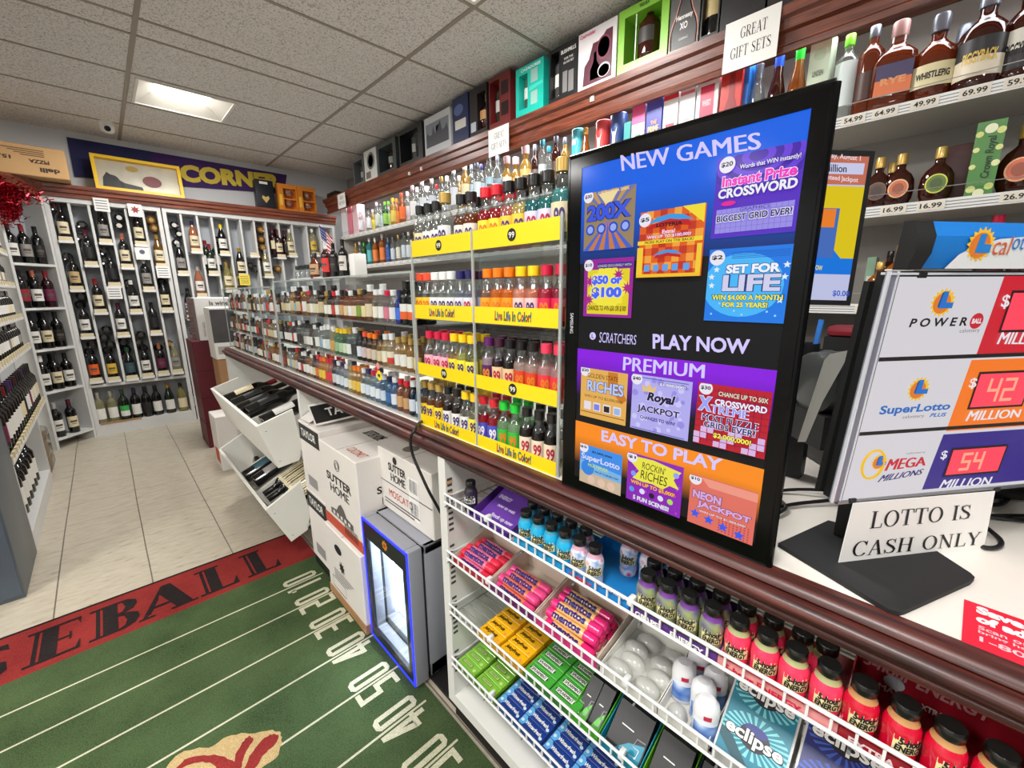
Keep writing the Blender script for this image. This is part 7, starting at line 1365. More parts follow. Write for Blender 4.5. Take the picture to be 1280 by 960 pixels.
# ------------------------------------------------------------------ gift boxes along the cornice
def gift(px0, px1, h, rgb, label, py=190, dep=.11, win=None, name='gift_box', prints=(), side=None):
    zt_ = z1+.0005
    a = at_z(px0, 0, 2.0); y0 = front_y(px0); y1 = front_y(px1)
    t = thing(name, label, 'gift box', (XC+.03, (y0+y1)/2, zt_), 'gift boxes on the cornice'); w = y0-y1; c = mat(rgb, .35, coat=.2); F = Frame((XC-.02, y0, zt_), (0, -1, 0), (0, 0, 1))
    if win:
        b = MB(); a0, b0, a1, b1 = [v for v in win]; a0 *= w; a1 *= w; b0 *= h; b1 *= h
        for r in ((0, 0, w, b0), (0, b1, w, h), (0, b0, a0, b1), (a1, b0, w, b1)): b.fbox(F, *r, -dep, 0)
        b.fbox(F, a0, b0, a1, b1, -dep, -dep+.004); bo = b.build('box', c, t, smooth=False)
    else: bo = MB().fbox(F, .0, 0, w, h, -dep, 0).build('box', c, t, smooth=False)
    for kind, col, *g_ in prints:
        if kind == 'rect': MB().frect(F, g_[0]*w, g_[1]*h, g_[2]*w, g_[3]*h, .0008).build('print', mat(col, .4), bo, smooth=False)
        if kind == 'poly': MB().fpoly(F, [(x*w, y*h) for x, y in g_[0]], .0012).build('print', mat(col, .4), bo, smooth=False)
        if kind == 'disc': MB().fdisc(F, g_[0]*w, g_[1]*h, g_[2]*w, .0014, g_[3]*h).build('print', mat(col, .4), bo, smooth=False)
        if kind == 'text': MB().text(F, g_[0], g_[1]*w, g_[2]*h, (g_[3]-g_[1])*w, (g_[4]-g_[2])*h, .0018, .03).build('lettering', mat(col, .5), bo, smooth=False)
        if kind == 'bottle':
            kd, body, cp, bx_, hh = g_; p = F.P(bx_*w, .0, -dep*.5); h0, pb, pc, lr = SHP[kd]; s_ = hh*h/h0; o_ = MB().lathe([(r*s_, z*s_) for r, z in pb], 16, (p.x, p.y, p.z+win[1]*h+.001)).build('bottle_inside', body, t); MB().lathe([(r*s_, z*s_) for r, z in pc], 14, (p.x, p.y, p.z+win[1]*h+.001)).build('bottle_cap', capm[cp], o_)
            MB().add([(p.x-lr*s_*1.02*math.cos(q_), p.y+lr*s_*1.02*math.sin(q_), p.z+win[1]*h+zz*hh*h) for q_ in (-.9, -.45, 0, .45, .9) for zz in (.25, .5)], [(2*i, 2*i+1, 2*i+3, 2*i+2) for i in range(4)]).build('bottle_label', mat(col, .5), o_)
    return t
def front_y(px):
    """where the cornice top runs below picture column px"""
    lo, hi = -100, 400
    for _ in range(40):
        m_ = (lo+hi)/2; p = at_x(px, m_, XC-.02)
        if p.z > z1: lo = m_
        else: hi = m_
    return at_x(px, hi, XC-.02).y
gift(443, 456, .25, (96, 100, 100), 'grey gift box with clear window, farthest on the cornice', win=(.1, .08, .9, .9), prints=[('bottle', (150, 150, 150), 'vodka', lightw, 'black', .5, .85)])
gift(457, 472, .27, (214, 214, 210), 'white gift box with a grey circle, second along the cornice', prints=[('disc', (110, 112, 112), .55, .62, .3, .28), ('disc', (180, 180, 176), .55, .62, .2, .2), ('rect', (120, 110, 104), .1, .08, .5, .3)])
gift(473, 496, .27, (62, 70, 70), 'dark green grey gift box with small windows, third along the cornice', win=(.1, .1, .85, .85), prints=[('bottle', (120, 130, 120), 'squat', dark_rum, 'black', .6, .8)])
gift(500, 529, .28, (34, 34, 38), 'black gift box with a clear front and glasses, beside the castle picture box', win=(.06, .1, .82, .88), prints=[('bottle', (180, 180, 176), 'vodka', lightw, 'black', .5, .9)])
gift(532, 564, .27, (206, 208, 212), 'white gift box with a grey castle picture', prints=[('rect', (130, 136, 146), .06, .2, .94, .82), ('poly', (70, 72, 80), [(.08, .2), (.08, .5), (.14, .6), (.2, .5), (.3, .52), (.36, .72), (.42, .52), (.5, .55), (.62, .8), (.7, .52), (.8, .56), (.86, .66), (.92, .5), (.92, .2)]), ('rect', (196, 160, 110), .44, .3, .64, .48), ('rect', (60, 54, 60), .46, .55, .6, .7)])
gift(567, 586, .30, (30, 42, 84), 'dark blue gift box with a white label band', prints=[('rect', (216, 212, 204), .15, .3, .85, .5), ('disc', (90, 110, 160), .4, .72, .3, .12)])
gift(588, 609, .30, (40, 34, 36), 'dark gift box with a round bottle, beside the maroon window box', win=(.45, .1, .95, .85), prints=[('bottle', (200, 150, 100), 'round', dark_rum, 'gold', .72, .75), ('rect', (190, 196, 206), .06, .1, .36, .3)])
t = gift(612, 638, .30, (110, 36, 36), 'maroon gift box with two square windows and a bottle', win=(.04, .1, .5, .92), prints=[('bottle', (206, 206, 200), 'bordeaux', wine_green, 'black', .28, .92), ('rect', (30, 14, 14), .58, .58, .92, .84), ('rect', (30, 14, 14), .58, .18, .92, .44)])
gift(645, 679, .27, (28, 186, 168), 'teal gift box with three cut windows', win=(.12, .14, .44, .84), prints=[('bottle', (226, 226, 220), 'bordeaux', lightw, 'white', .28, .92), ('rect', (150, 190, 180), .56, .6, .8, .86), ('rect', (150, 190, 180), .56, .16, .8, .42), ('text', (230, 250, 246), 'CAZADORES', .2, .89, .9, .95), ('poly', (70, 206, 190), [(.5, .44), (.98, .5), (.98, .56), (.5, .54)])])
gift(686, 721, .275, (26, 25, 27), 'black gift box with a bottle window and glass print', win=(.06, .08, .36, .92), prints=[('bottle', (226, 222, 214), 'bordeaux', lightw, 'black', .21, .95), ('text', (232, 230, 226), 'BUSHMILLS', .44, .82, .94, .89), ('text', (190, 188, 186), 'FOR THE', .55, .7, .85, .74), ('text', (190, 188, 186), 'GLASS SET', .52, .63, .88, .67), ('rect', (120, 118, 118), .5, .12, .66, .5), ('rect', (120, 118, 118), .7, .1, .88, .48)])
gift(722, 769, .275, (226, 220, 222), 'white and burgundy gift box with a round glass', prints=[('poly', (84, 20, 44), [(.14, .06), (.9, .06), (.9, .86), (.74, .86), (.6, .74), (.4, .74), (.3, .5), (.18, .4)]), ('disc', (120, 40, 66), .68, .6, .18, .2), ('disc', (90, 22, 48), .68, .6, .15, .165), ('poly', (60, 22, 26), [(.34, .12), (.34, .3), (.42, .42), (.43, .58), (.5, .58), (.51, .42), (.6, .3), (.6, .12)]), ('rect', (214, 170, 120), .3, .12, .54, .22), ('disc', (206, 200, 206), .7, .22, .16, .12), ('disc', (100, 40, 56), .7, .21, .14, .1), ('text', (206, 80, 120), 'Courvoisier', .04, .9, .46, .97)])
gift(771, 833, .28, (134, 196, 60), 'bright green gift box with a dark bottle in its window', win=(.13, .14, .86, .86), prints=[('bottle', (60, 56, 52), 'squat', dark_rum, 'black', .53, .92), ('rect', (232, 232, 228), .36, .15, .38, .84), ('text', (30, 60, 20), 'TEQUILA', .42, .9, .62, .96)])
gift(835, 872, .315, (84, 82, 82), 'grey gift box with a rose gold bottle outline', prints=[('poly', (58, 56, 57), [(.06, .03), (.94, .03), (.96, .2), (.9, .32), (.76, .46), (.66, .62), (.62, .98), (.38, .98), (.34, .62), (.24, .46), (.1, .32), (.04, .2)]), ('poly', (226, 150, 130), [(.04, .03), (.10, .03), (.08, .22), (.14, .32), (.28, .46), (.38, .62), (.42, .98), (.36, .98), (.32, .62), (.22, .47), (.08, .34), (.02, .2)]), ('poly', (226, 150, 130), [(.96, .03), (.90, .03), (.92, .22), (.86, .32), (.72, .46), (.62, .62), (.58, .98), (.64, .98), (.68, .62), (.78, .47), (.92, .34), (.98, .2)]), ('text', (232, 226, 224), 'Hennessy', .22, .36, .78, .44), ('text', (232, 226, 224), 'XO', .36, .25, .62, .34), ('text', (200, 196, 196), 'COGNAC', .34, .12, .66, .15)])
gift(874, 897, .315, (34, 32, 33), 'black gift box holding a dark bottle next to the XO box', win=(.08, .05, .92, .95), prints=[('bottle', (190, 170, 120), 'burgundy', wine_dark, 'black', .5, .95)])
gift(899, 955, .315, (32, 30, 32), 'black gift box with a gold round XO seal above the paper sign', prints=[('disc', (206, 180, 120), .55, .6, .24, .19), ('disc', (40, 36, 34), .55, .6, .22, .17), ('disc', (206, 180, 120), .55, .6, .2, .155), ('text', (50, 40, 30), 'XO', .46, .55, .64, .65), ('rect', (206, 180, 120), .4, .3, .68, .35)])
gift(958, 1010, .315, (44, 38, 40), 'plain dark gift box, nearest on the cornice at the picture top', prints=[('rect', (90, 80, 70), .2, .4, .8, .6)])
o = MB().bev(XC-.02, 5.0, z1+.0005, XC+.11, 5.24, z1+.05, .004).build('black_box', matte_black); tag(o, 'flat black box lying at the far end of the cornice', 'box')
# ------------------------------------------------------------------ bottles on the liquor shelves
def on_shelf(px, z, kd, body, cp, lb, label, x=2.235, h=None, name='liquor_bottle', **k):
    p = at_x(px, 200, x); y = p.y
    lab_ = [L_(c) for c in lb] if lb and isinstance(lb[0], tuple) else (L_(lb) if lb else None)
    return bottle(kd, (x, y, z+.0005), body, capm[cp], lab_, label, name=name, rot=-PI/2+.75 if y > .3 else -PI/2+.2, h=h, group='bottles on the liquor shelves', **k)
def col_y(px, z, x):
    """y on the shelf edge line under picture column px"""
    lo, hi = 0, 480
    for _ in range(40):
        m_ = (lo+hi)/2
        if at_x(px, m_, x).z > z: lo = m_
        else: hi = m_
    return at_x(px, hi, x).y
at_shelf = on_shelf
def on_shelf(px, z, kd, body, cp, lb, label, x=2.235, h=None, name='liquor_bottle', **k):
    y = col_y(px, z+.1, x); lab_ = [L_(c) for c in lb] if lb and isinstance(lb[0], tuple) else (L_(lb) if lb else None)
    return bottle(kd, (x, y, z+.0005), body, capm[cp], lab_, label, name=name, rot=math.atan2(-x, y)+0, h=h, group='bottles on the liquor shelves', **k)
T = BZ[0]
capm['teal'] = mat((30, 140, 160), .35); capm['blue'] = mat((30, 80, 200), .35); capm['lime'] = mat((120, 220, 40), .35); capm['blush'] = mat((232, 190, 190), .4); capm['steel'] = mat((104, 108, 118), .3, .4); capm['rye'] = mat((150, 110, 104), .4)
# far white and colour group, counted from the far end
far = [(451, 'vodka', lightw, 'white', (226, 226, 232), .26), (456, 'vodka', lightw, 'black', (200, 206, 214), .27), (461, 'vodka', lightw, 'black', (220, 224, 230), .26), (467, 'vodka', gold_w, 'white', (240, 210, 70), .24), (472, 'vodka', lightw, 'white', (206, 216, 200), .27), (477, 'vodka', lightw, 'steel', (206, 220, 226), .27), (482, 'vodka', green_b, 'lime', (150, 210, 90), .25), (487, 'vodka', lightw, 'lime', (190, 220, 120), .27), (492, 'vodka', gold_w, 'yellow', (226, 206, 90), .26), (497, 'vodka', amberw, 'orange', (240, 130, 50), .27), (503, 'vodka', amberw, 'coral', (240, 110, 40), .28),
       (511, 'vodka', lightw, 'blush', (232, 222, 226), .30), (517, 'vodka', lightw, 'blush', (236, 232, 232), .31), (523, 'vodka', lightw, 'white', (214, 222, 234), .31), (529, 'vodka', lightw, 'white', (226, 230, 238), .32), (535, 'squat', lightw, 'white', (226, 232, 240), .29), (541, 'vodka', lightw, 'white', (220, 226, 236), .31), (547, 'vodka', lightw, 'red', (236, 236, 238), .28), (553, 'vodka', lightw, 'gold', (226, 226, 220), .30), (560, 'vodka', lightw, 'white', (232, 234, 238), .32), (568, 'vodka', lightw, 'white', (216, 224, 236), .33), (575, 'vodka', gold_w, 'white', (226, 214, 170), .29), (582, 'vodka', gold_w, 'white', (232, 220, 180), .33), (591, 'vodka', lightw, 'steel', (176, 200, 220), .34), (597, 'vodka', lightw, 'steel', (206, 216, 226), .31), (603, 'vodka', lightw, 'navy', (170, 190, 210), .32)]
for i, (px, kd, bd_, cp, lb, h) in enumerate(far): on_shelf(px, T, kd, bd_, cp, lb, 'clear liquor bottle with %s top, %s from the far end of the top liquor shelf' % (cp, nth(i)), h=h, lz=(.16, .56), x=2.205 if i % 2 == 0 else 2.275, slim=.85)
near = [(612, 'vodka', lightw, 'steel', (160, 190, 206), .37, 'tall clear bottle with steel blue label'), (623, 'vodka', lightw, 'steel', (150, 180, 200), .37, 'second tall clear bottle with steel blue label'), (634, 'squat', gold_w, 'blush', (232, 214, 190), .30, 'square tequila bottle with cream label'), (645, 'squat', gold_w, 'blush', (240, 190, 120), .31, 'golden tequila bottle with orange label'), (657, 'squat', gold_w, 'blush', (236, 180, 110), .33, 'second golden tequila bottle with rosy stopper'), (669, 'vodka', dark_rum, 'steel', (110, 100, 100), .35, 'dark brown bottle with grey label'), (678, 'vodka', lightw, 'teal', (190, 206, 206), .33, 'teal topped clear bottle, the taller one'), (686, 'vodka', lightw, 'teal', (150, 170, 180), .31, 'teal topped bottle with grey label'), (695, 'vodka', dark_rum, 'steel', (80, 60, 50), .32, 'dark rum bottle with steel top'), (706, 'vodka', gold_w, 'steel', (236, 236, 232), .33, 'pale bottle with large white label'), (731, 'burgundy', amberw, 'gold', (230, 200, 90), .31, 'amber whisky bottle with gold label')]
for i, (px, kd, bd_, cp, lb, h, d) in enumerate(near): on_shelf(px, T, kd, bd_, cp, lb, d+' on the top liquor shelf', h=h*.94, lz=(.16, .52), bars=1, slim=.60 if kd == 'squat' else .72, x=2.20 if i % 2 == 0 else 2.28)
def shelf_box(px0, px1, z, h, rgb, label, prints=(), x=2.17, dep=.09, round_=False):
    y0, y1 = col_y(px0, z+h*.5, x), col_y(px1, z+h*.5, x); w = y0-y1; t = thing('bottle_box' if not round_ else 'bottle_tube', label, 'bottle box', (x+dep/2, (y0+y1)/2, z), 'boxed bottles on the top liquor shelf'); F = Frame((x, y0, z+.0005), (0, -1, 0), (0, 0, 1)); c = mat(rgb, .4, coat=.2)
    if round_: bo = MB().lathe([(0, 0), (w/2, 0), (w/2, h-.005), (w/2-.004, h), (0, h)], 28, (x+w/2, (y0+y1)/2, z+.0005)).build('tube', c, t); F = Frame((x-.0005, y0, z+.0005), (0, -1, 0), (0, 0, 1))
    else: bo = MB().fbox(F, 0, 0, w, h, -dep, 0).build('box', c, t, smooth=False)
    for kind, col, *g_ in prints:
        if kind == 'rect': MB().frect(F, g_[0]*w, g_[1]*h, g_[2]*w, g_[3]*h, .0008).build('print', mat(col, .4), bo, smooth=False)
        if kind == 'disc': MB().fdisc(F, g_[0]*w, g_[1]*h, g_[2]*w, .0012, g_[2]*w).build('print', mat(col, .4), bo, smooth=False)
        if kind == 'poly': MB().fpoly(F, [(a*w, b*h) for a, b in g_[0]], .0012).build('print', mat(col, .4), bo, smooth=False)
        if kind == 'text': MB().text(F, g_[0], g_[1]*w, g_[2]*h, (g_[3]-g_[1])*w, (g_[4]-g_[2])*h, .0016, .03).build('lettering', mat(col, .5), bo, smooth=False)
    return t
shelf_box(427, 434, T, .33, (226, 226, 230), 'white box at the far end of the top liquor shelf'); shelf_box(435, 440, T, .30, (226, 130, 150), 'narrow pink box at the far end of the top liquor shelf'); shelf_box(441, 447, T, .31, (232, 200, 206), 'pale pink box beside the narrow pink box')
shelf_box(711, 724, T, .30, (70, 180, 196), 'pale teal round bottle tube on the top liquor shelf', round_=True, prints=[('rect', (206, 226, 230), .3, .7, .7, .8)])
shelf_box(740, 756, T, .30, (206, 60, 60), 'red round whisky tube with a stag print', round_=True, prints=[('poly', (236, 200, 190), [(.4, .5), (.6, .5), (.62, .62), (.72, .76), (.58, .68), (.5, .7), (.42, .68), (.3, .76), (.4, .62)])])
shelf_box(758, 776, T, .31, (26, 60, 120), 'dark blue round whisky tube with a stag print', round_=True, prints=[('poly', (206, 216, 226), [(.4, .5), (.6, .5), (.62, .62), (.72, .76), (.58, .68), (.5, .7), (.42, .68), (.3, .76), (.4, .62)])])
shelf_box(779, 787, T, .24, (60, 160, 160), 'small teal carton beside the blue tube'); 
shelf_box(789, 805, T, .30, (232, 230, 228), 'white whisky box with a pink top', prints=[('rect', (226, 90, 150), 0, .72, 1, 1), ('rect', (190, 190, 190), .2, .3, .8, .34), ('rect', (60, 140, 90), .3, .5, .7, .54)])
shelf_box(807, 826, T, .315, (60, 66, 170), 'blue whisky box with orange lettering', prints=[('text', (240, 180, 120), 'THE', .3, .6, .7, .66), ('text', (244, 200, 150), 'PRIME', .15, .48, .85, .58), ('disc', (240, 160, 90), .5, .2, .2), ('disc', (60, 66, 170), .5, .2, .13)])
shelf_box(828, 846, T, .315, (236, 234, 234), 'white whisky box with red top and bottom bands', prints=[('rect', (220, 40, 60), 0, .88, 1, 1), ('rect', (220, 40, 60), 0, .0, 1, .25), ('rect', (190, 60, 70), .2, .5, .8, .54)])
shelf_box(848, 867, T, .32, (236, 232, 234), 'white whisky box with a red dotted pattern', prints=[('rect', (220, 110, 130), .04, .05, .96, .1), ('rect', (220, 110, 130), .04, .13, .96, .18), ('rect', (220, 110, 130), .04, .21, .96, .26), ('rect', (220, 120, 140), .04, .86, .96, .9), ('rect', (170, 170, 174), .3, .5, .7, .54)])
shelf_box(869, 896, T, .33, (232, 236, 238), 'white whisky box with a pink label square', prints=[('rect', (226, 50, 90), .18, .32, .82, .86), ('text', (244, 220, 226), 'WHISKY', .3, .6, .7, .68), ('rect', (240, 200, 210), .3, .45, .7, .47)])
rb = shelf_box(899, 925, T, .33, (206, 50, 44), 'red bottle box with a red capped bottle printed on it', prints=[('poly', (150, 30, 34), [(.2, .02), (.2, .45), (.4, .62), (.42, .95), (.66, .95), (.68, .62), (.88, .45), (.88, .02)]), ('rect', (230, 60, 50), .42, .68, .66, .95), ('rect', (226, 220, 216), .2, .04, .88, .24), ('poly', (236, 200, 190), [(.2, .36), (.54, .26), (.88, .36), (.88, .42), (.54, .32), (.2, .42)])])
shelf_box(926, 933, T, .335, (30, 110, 200), 'narrow blue box edge beside the red bottle box', x=2.19)
on_shelf(943, T, 'burgundy', lightw, 'steel', (60, 56, 50), 'green grey whisky bottle with oval label on the top liquor shelf', h=.32, slim=.75, lz=(.12, .42)); on_shelf(967, T, 'burgundy', dark_rum, 'blue', (40, 36, 34), 'dark brown bottle with blue top on the top liquor shelf', h=.325, slim=.75, lz=(.12, .42)); on_shelf(992, T, 'burgundy', amberw, 'green', (220, 200, 170), 'whisky bottle with dark green top and round label on the top liquor shelf', h=.325, slim=.75, lz=(.12, .42))
shelf_box(1008, 1034, T, .33, (206, 220, 196), 'pale green patterned whisky box on the top liquor shelf', prints=[('text', (120, 130, 110), 'LINDEN', .24, .55, .76, .61), ('disc', (186, 206, 176), .5, .78, .3), ('rect', (232, 236, 220), .3, .2, .7, .48), ('rect', (190, 200, 170), .06, .03, .94, .05)])
on_shelf(1053, T, 'vodka', lightw, 'lime', (226, 236, 236), 'white labelled bottle with bright green top on the top liquor shelf', h=.315, lz=(.18, .68)); on_shelf(1083, T, 'vodka', whiskey, 'steel', (70, 40, 30), 'reddish whiskey bottle with steel blue top on the top liquor shelf', h=.315, lz=(.2, .5))
lx = on_shelf(1115, T, 'squat', whiskey, 'rye', ((226, 120, 70), (70, 60, 100)), 'square rye whiskey bottle with orange RYE label', h=.30, lz=(.16, .5), sq=.5, txt='RYE', tm=mat((236, 160, 110), .5), ang=.75)
on_shelf(1166, T, 'round', whiskey, 'steel', (226, 214, 170), 'round whiskey bottle with a cream label, between the rye and the black labelled one', h=.275, lz=(.16, .42), txt='WHISTLEPIG', flat=.75, x=2.225); on_shelf(1196, T, 'round', whiskey, 'steel', (206, 190, 150), 'second round whiskey bottle standing behind the cream labelled round one', h=.27, lz=(.16, .42), flat=.75, x=2.36)
on_shelf(1224, T, 'squat', dark_rum, 'steel', ((226, 214, 190), (40, 38, 40)), 'dark whiskey bottle with a black and gold label', h=.30, lz=(.12, .5), txt='PIGGYBACK', tm=mat((226, 190, 90), .5), x=2.225); on_shelf(1276, T, 'squat', dark_rum, 'steel', ((40, 38, 40), (226, 222, 210)), 'dark whiskey bottle with a black and white label at the picture edge', h=.30, lz=(.12, .5), txt='PIGGYBACK', x=2.24, slim=.85)
# second shelf
M2 = BZ[1]
for i, (px, kd, bd_, cp, lb, h) in enumerate(((446, 'vodka', gold_w, 'gold', (220, 190, 110), .26), (451, 'vodka', lightw, 'white', (226, 226, 220), .27), (456, 'vodka', green_b, 'green', (60, 110, 70), .25), (463, 'vodka', teal_b, 'white', (100, 190, 200), .29), (470, 'vodka', amberw, 'white', (236, 130, 60), .28), (479, 'vodka', amberw, 'white', (236, 130, 60), .30), (486, 'vodka', blue_l, 'steel', (50, 90, 170), .25), (492, 'vodka', lightw, 'steel', (206, 216, 226), .25), (499, 'vodka', lightw, 'gold', (226, 222, 206), .26), (506, 'vodka', lightw, 'steel', (206, 220, 230), .28), (512, 'vodka', lightw, 'white', (214, 220, 226), .27), (519, 'vodka', lightw, 'gold', (226, 222, 206), .26), (530, 'vodka', lightw, 'steel', (214, 220, 226), .27), (542, 'vodka', gold_w, 'gold', (226, 214, 170), .27), (556, 'vodka', lightw, 'white', (214, 220, 226), .27))):
    on_shelf(px, M2, kd, bd_, cp, lb, 'liquor bottle with %s top, %s from the far end of the second liquor shelf' % (cp, nth(i)), h=h, lz=(.14, .55))
def crown(px, z, lb, rim, label, h=.19, x=2.235, name='crown_bottle'):
    o = on_shelf(px, z, 'round', dark_rum, 'gold', None, label, h=h, x=x, flat=.62, name='liquor_bottle'); me = MB(); s_ = h/.235; rr = .0578*s_*.62
    for mi, r_, dl in ((0, .036, .0012), (1, .031, .0024), (2, .02, .0034)): me.mi = mi; me.add([(r_*s_*math.cos(2*PI*i/24), -rr-dl, .082*s_+(r_*1.12)*s_*math.sin(2*PI*i/24)) for i in range(24)], [tuple(range(24))])
    put('label', me.mesh('label', [mat(rim, .4), mat(lb, .4), mat(tuple(int(v*.72) for v in lb), .4)], smooth=False), o); return o
crown(1124, M2, (214, 110, 70), (240, 190, 140), 'faceted whisky bottle with an oval peach label'); crown(1172, M2, (90, 120, 30), (220, 220, 70), 'faceted whisky bottle with an oval green label'); crown(1276, M2, (214, 100, 60), (236, 170, 120), 'large faceted whisky bottle with a peach label at the picture edge', h=.215)
crown(1097, M2, (90, 60, 50), (120, 90, 70), 'faceted dark whisky bottle half hidden by the lottery monitor'); crown(1112, M2, (90, 60, 50), (120, 90, 70), 'plain faceted whisky bottle behind the peach labelled one', x=2.36)
ab = shelf_box(1213, 1250, M2, .235, (62, 130, 44), 'green apple whisky carton printed with pale apples', x=2.185, dep=.08, prints=[('disc', (214, 220, 140), .2, .12, .17), ('disc', (232, 236, 190), .5, .06, .2), ('disc', (200, 214, 120), .82, .14, .16), ('disc', (214, 220, 140), .1, .42, .12), ('disc', (226, 232, 170), .88, .44, .15), ('disc', (232, 236, 200), .5, .9, .22), ('disc', (206, 216, 120), .14, .84, .14), ('disc', (214, 220, 130), .86, .86, .16), ('disc', (220, 226, 150), .12, .64, .12), ('disc', (214, 222, 140), .9, .64, .13)])
ys_ = [c for c in ab.children][0]; F = Frame((2.1845, ab.location.y-.012, M2+.06), (0, 0, 1), (0, 1, 0)); MB().text(F, 'Crown Royal', 0, -.01, .13, .026, .0016, .02, .2).build('lettering', mat((20, 50, 20), .5), ys_)
k = at_x(1205, 175, 2.3); o = MB().bev(2.28, k.y-.05, M2+.0005, 2.33, k.y+.05, M2+.20, .003).build('gift_carton', mat((70, 26, 26), .5)); tag(o, 'dark red carton behind the green apple whisky carton', 'box')
M3 = BZ[2]
shelf_box(1080, 1091, M3, .19, (150, 186, 160), 'pale green carton on the third liquor shelf beside the monitor', x=2.33, prints=[('rect', (220, 226, 216), .2, .3, .8, .6)])
on_shelf(1098, M3, 'squat', amberw, 'gold', (232, 226, 214), 'amber whiskey bottle with white label beside the lottery monitor', h=.165, lz=(.15, .55)); on_shelf(1122, M3, 'squat', amberw, 'gold', (232, 230, 220), 'taller amber whiskey bottle with white label behind the jackpot sign', h=.225, lz=(.2, .6), txt='BUSHMILLS'); on_shelf(1108, M3, 'vodka', dark_rum, 'black', (60, 40, 30), 'dark whiskey bottle between two amber ones on the third shelf', h=.21, x=2.33)
on_shelf(1232, M3, 'bordeaux', wine_red, 'crimson', (120, 20, 50), 'dark red capped bottle above the blue sign header', h=.30, lz=(.2, .4)); on_shelf(1276, M3, 'bordeaux', dark_rum, 'red', (220, 190, 90), 'dark bottle with yellow label at the right picture edge', h=.30, lz=(.5, .7))
# ================================================================== things on the counter by the till
p = at_z(1195, 746, ZT); q_ = at_z(1201, 809, ZT); rs = thing('counter_sticker', 'red sticker about addiction help stuck on the counter top', 'sticker', (p.x, p.y, ZT)); SF = Frame((q_.x, q_.y, ZT+.0004), (-.005, -1, 0), (1, -.03, 0)); sw_, sh2 = .17, p.x-q_.x
MB().fbox(SF, 0, 0, sw_, sh2, 0, .0005).build('sheet', mat((222, 24, 54), .4), rs, smooth=False)
for t_, a, b, w, h in (('Save a life', .010, .082, .080, .017), ('of addiction', .010, .062, .090, .017)): MB().text(SF, t_, a, b, w, h, .001, .06).build('lettering', paper, rs, smooth=False)
for t_, a, b, w, h in (('Scan or call to', .012, .048, .07, .008), ('bring help now', .012, .038, .066, .008), ('1-800-8', .013, .024, .06, .010)): MB().text(SF, t_, a, b, w, h, .001, .02).build('lettering', mat((246, 190, 200), .5), rs, smooth=False)
tm_ = thing('lottery_terminal', 'bulky black lottery terminal on the counter behind the jackpot sign', 'terminal', (1.0, .12, ZT+.0005)); TFm = Matrix.Translation((1.12, .03, ZT+.0008)) @ Matrix.Rotation(-.85, 4, 'Z')
def tbuild(n_, fn, m_): b = MB(); b.T = TFm; fn(b); return b.build(n_, m_, tm_)
tbuild('base', lambda b: b.bev(-.13, -.11, 0, .17, .13, .20, .02), matte_black); tbuild('body', lambda b: b.prism([(-.11, .201), (.12, .201), (.12, .215), (.06, .22), (-.06, .22), (-.10, .21)], 'x', -.12, .16), mat((30, 30, 33), .4)); tbuild('screen_arm', lambda b: b.bev(.0, .0, .221, .05, .04, .26, .006), matte_black); tbuild('front_plate', lambda b: b.bev(-.10, -.116, .03, .14, -.111, .16, .002), mat((44, 44, 48), .35)); tbuild('side_slot', lambda b: b.box(-.08, -.1175, .10, .08, -.1165, .112), mat((90, 90, 94), .4))
pr_ = thing('receipt_printer', 'dark grey rounded ticket printer with curling white paper beside the television', 'printer', (.98, .23, 1.0)); c = at_x(1046, 478, .93)
UU = Vector((.719, -.694, 0)); BB = Vector((.694, .719, 0)); rp = MB(); rp.tube([c-UU*.046, c-UU*.043, c+UU*.058, c+UU*.063], [.050, .055, .057, .052], 28); rp.build('roll_housing', mat((50, 54, 54), .38, coat=.2), pr_)
MB().tube([c-UU*.021, c-UU*.019], .0585, 28).build('housing_seam', mat((90, 94, 94), .4), pr_)
bm2 = MB(); o2 = c-Vector((0, 0, .05)); bm2.add([o2+UU*a+BB*b_+Vector((0, 0, z)) for z in (-.06, .0) for a, b_ in ((-.05, -.05), (.06, -.05), (.06, .06), (-.05, .06))], [(3, 2, 1, 0), (4, 5, 6, 7), (0, 1, 5, 4), (1, 2, 6, 5), (2, 3, 7, 6), (3, 0, 4, 7)]); bm2.build('body', matte_black, pr_)
pp = MB(); cu = [((-.098, -.09), (-.084, -.09)), ((-.086, -.02), (-.066, -.02)), ((-.074, .050), (-.038, .052)), ((-.066, .0605), (-.030, .057)), ((-.03, .068), (-.012, .050)), ((.0, .074), (.010, .060)), ((.042, .094), (.055, .084))]
for (l0, r0), (l1, r1) in zip(cu, cu[1:]): pp.quad(*[c-BB*(.060) +UU*a+Vector((0, 0, z)) for a, z in (l0, r0, r1, l1)])
pp.build('paper_strip', mat((216, 214, 204), .6), pr_)
pn = thing('pen_cup', 'small black pen cup with a blue pen behind the television', 'cup', (.93, .30, 1.1)); c2 = at_x(1011, 432, .98)
MB().lathe([(0, 0), (.017, 0), (.018, .09), (.016, .09), (.015, .004), (0, .004)], 18, (c2.x, c2.y, c2.z-.085)).build('cup', matte_black, pn); MB().tube([(c2.x+.004, c2.y-.004, c2.z-.08), (c2.x+.012, c2.y-.012, c2.z+.05)], .0045, 8).build('blue_pen', mat((50, 120, 206), .4), pn); MB().tube([(c2.x-.006, c2.y+.006, c2.z-.08), (c2.x-.008, c2.y+.012, c2.z+.06)], .003, 8).build('grey_pen', mat((170, 174, 170), .4), pn); MB().box(c2.x-.02, c2.y-.02, ZT+.001, c2.x+.02, c2.y+.02, c2.z-.085).build('stand', matte_black, pn)
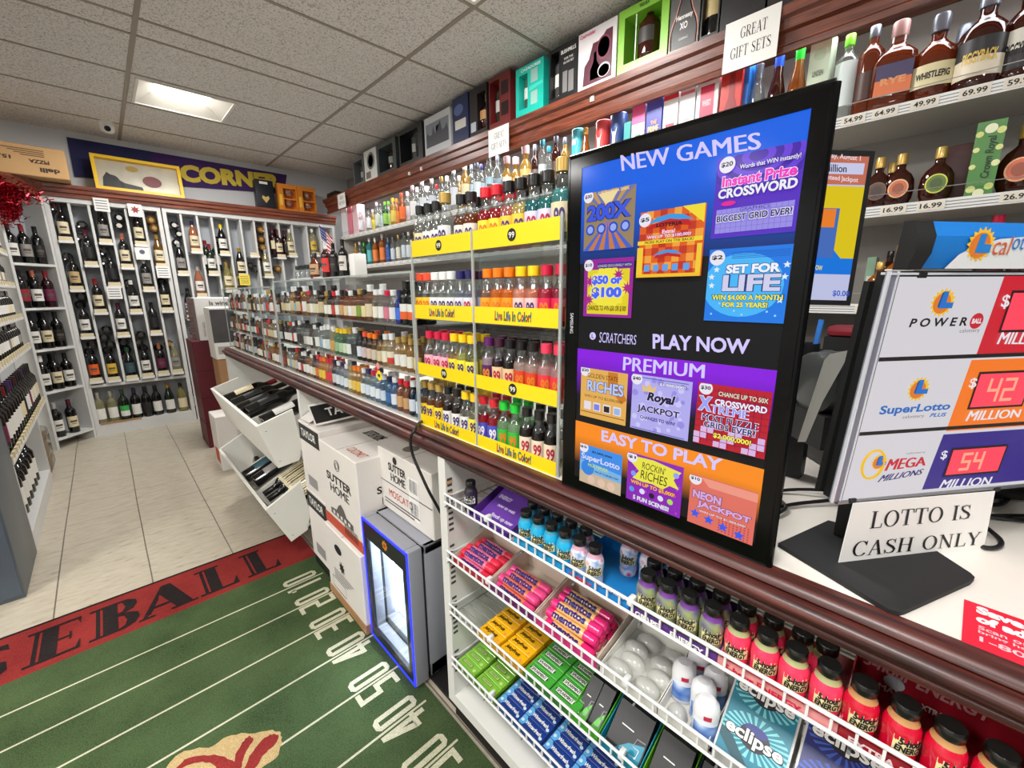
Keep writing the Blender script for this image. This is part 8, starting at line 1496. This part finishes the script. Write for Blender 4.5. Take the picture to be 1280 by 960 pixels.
rb_ = thing('red_pouch', 'dark red pouch behind the ticket printer', 'pouch', (1.1, .25, 1.2)); c3 = at_x(1068, 425, 1.15); MB().bev(c3.x-.02, c3.y-.05, 1.20, c3.x+.03, c3.y+.05, c3.z+.03, .012).build('body', mat((130, 20, 36), .6), rb_); MB().box(c3.x-.02, c3.y-.05, ZT+.001, c3.x+.03, c3.y+.05, 1.20).build('holder', matte_black, rb_)
cl = [(.80, .16, ZT+.004), (.86, .12, ZT+.006), (.95, .04, ZT+.01), (.97, -.05, ZT+.014), (.92, -.10, ZT+.006), (.875, -.085, ZT+.005), (.90, -.04, ZT+.008), (.98, -.06, ZT+.006), (1.02, -.12, ZT+.005), (1.10, -.20, ZT+.004)]
tag(MB().tube(smooth_path(cl), .0032, 8).build('cable', mat((20, 20, 21), .5)), 'looped black cable lying on the counter behind the sign base', 'cable', 'cables on the counter')
tag(MB().tube(smooth_path([(.70, .22, ZT+.004), (.74, .17, ZT+.005), (.80, .15, ZT+.006), (.86, .18, ZT+.004), (.92, .10, ZT+.012), (.97, -.04, ZT+.005), (1.06, -.14, ZT+.004)]), .003, 8).build('cable', mat((24, 24, 26), .5)), 'second black cable running from the television along the counter', 'cable', 'cables on the counter')
tag(MB().tube(smooth_path([(.84, .06, ZT+.012), (.93, -.02, ZT+.018), (1.0, -.04, ZT+.016), (1.05, -.1, ZT+.012), (1.12, -.12, ZT+.006)]), .0034, 8).build('cable', mat((26, 26, 28), .5)), 'third black cable lying over the others behind the sign', 'cable', 'cables on the counter')
dkc = thing('till_cabinet', 'black till cabinet on the counter right behind the jackpot sign', 'till', (1.1, -.35, ZT+.0005)); MB().bev(.98, -.62, ZT+.0005, 1.20, -.16, 1.20, .01).build('body', matte_black, dkc); MB().bev(.975, -.60, ZT+.02, .981, -.18, ZT+.11, .002).build('cash_drawer', mat((30, 30, 32), .4), dkc)
nt_ = at_x(1268, 560, .972); o = MB().box(.9725, -.30, 1.045, .9745, -.17, 1.16).build('paper_notice', paper); tag(o, 'small printed paper notice taped to the black till cabinet', 'notice'); F = Frame((.9724, -.17, 1.045), (0, -1, 0), (0, 0, 1)); k = MB()
for i in range(7): k.frect(F, .01, .015+.013*i, .12-.01*(i % 3), .02+.013*i, .0004)
k.build('print', mat((90, 90, 94), .6), o, smooth=False)
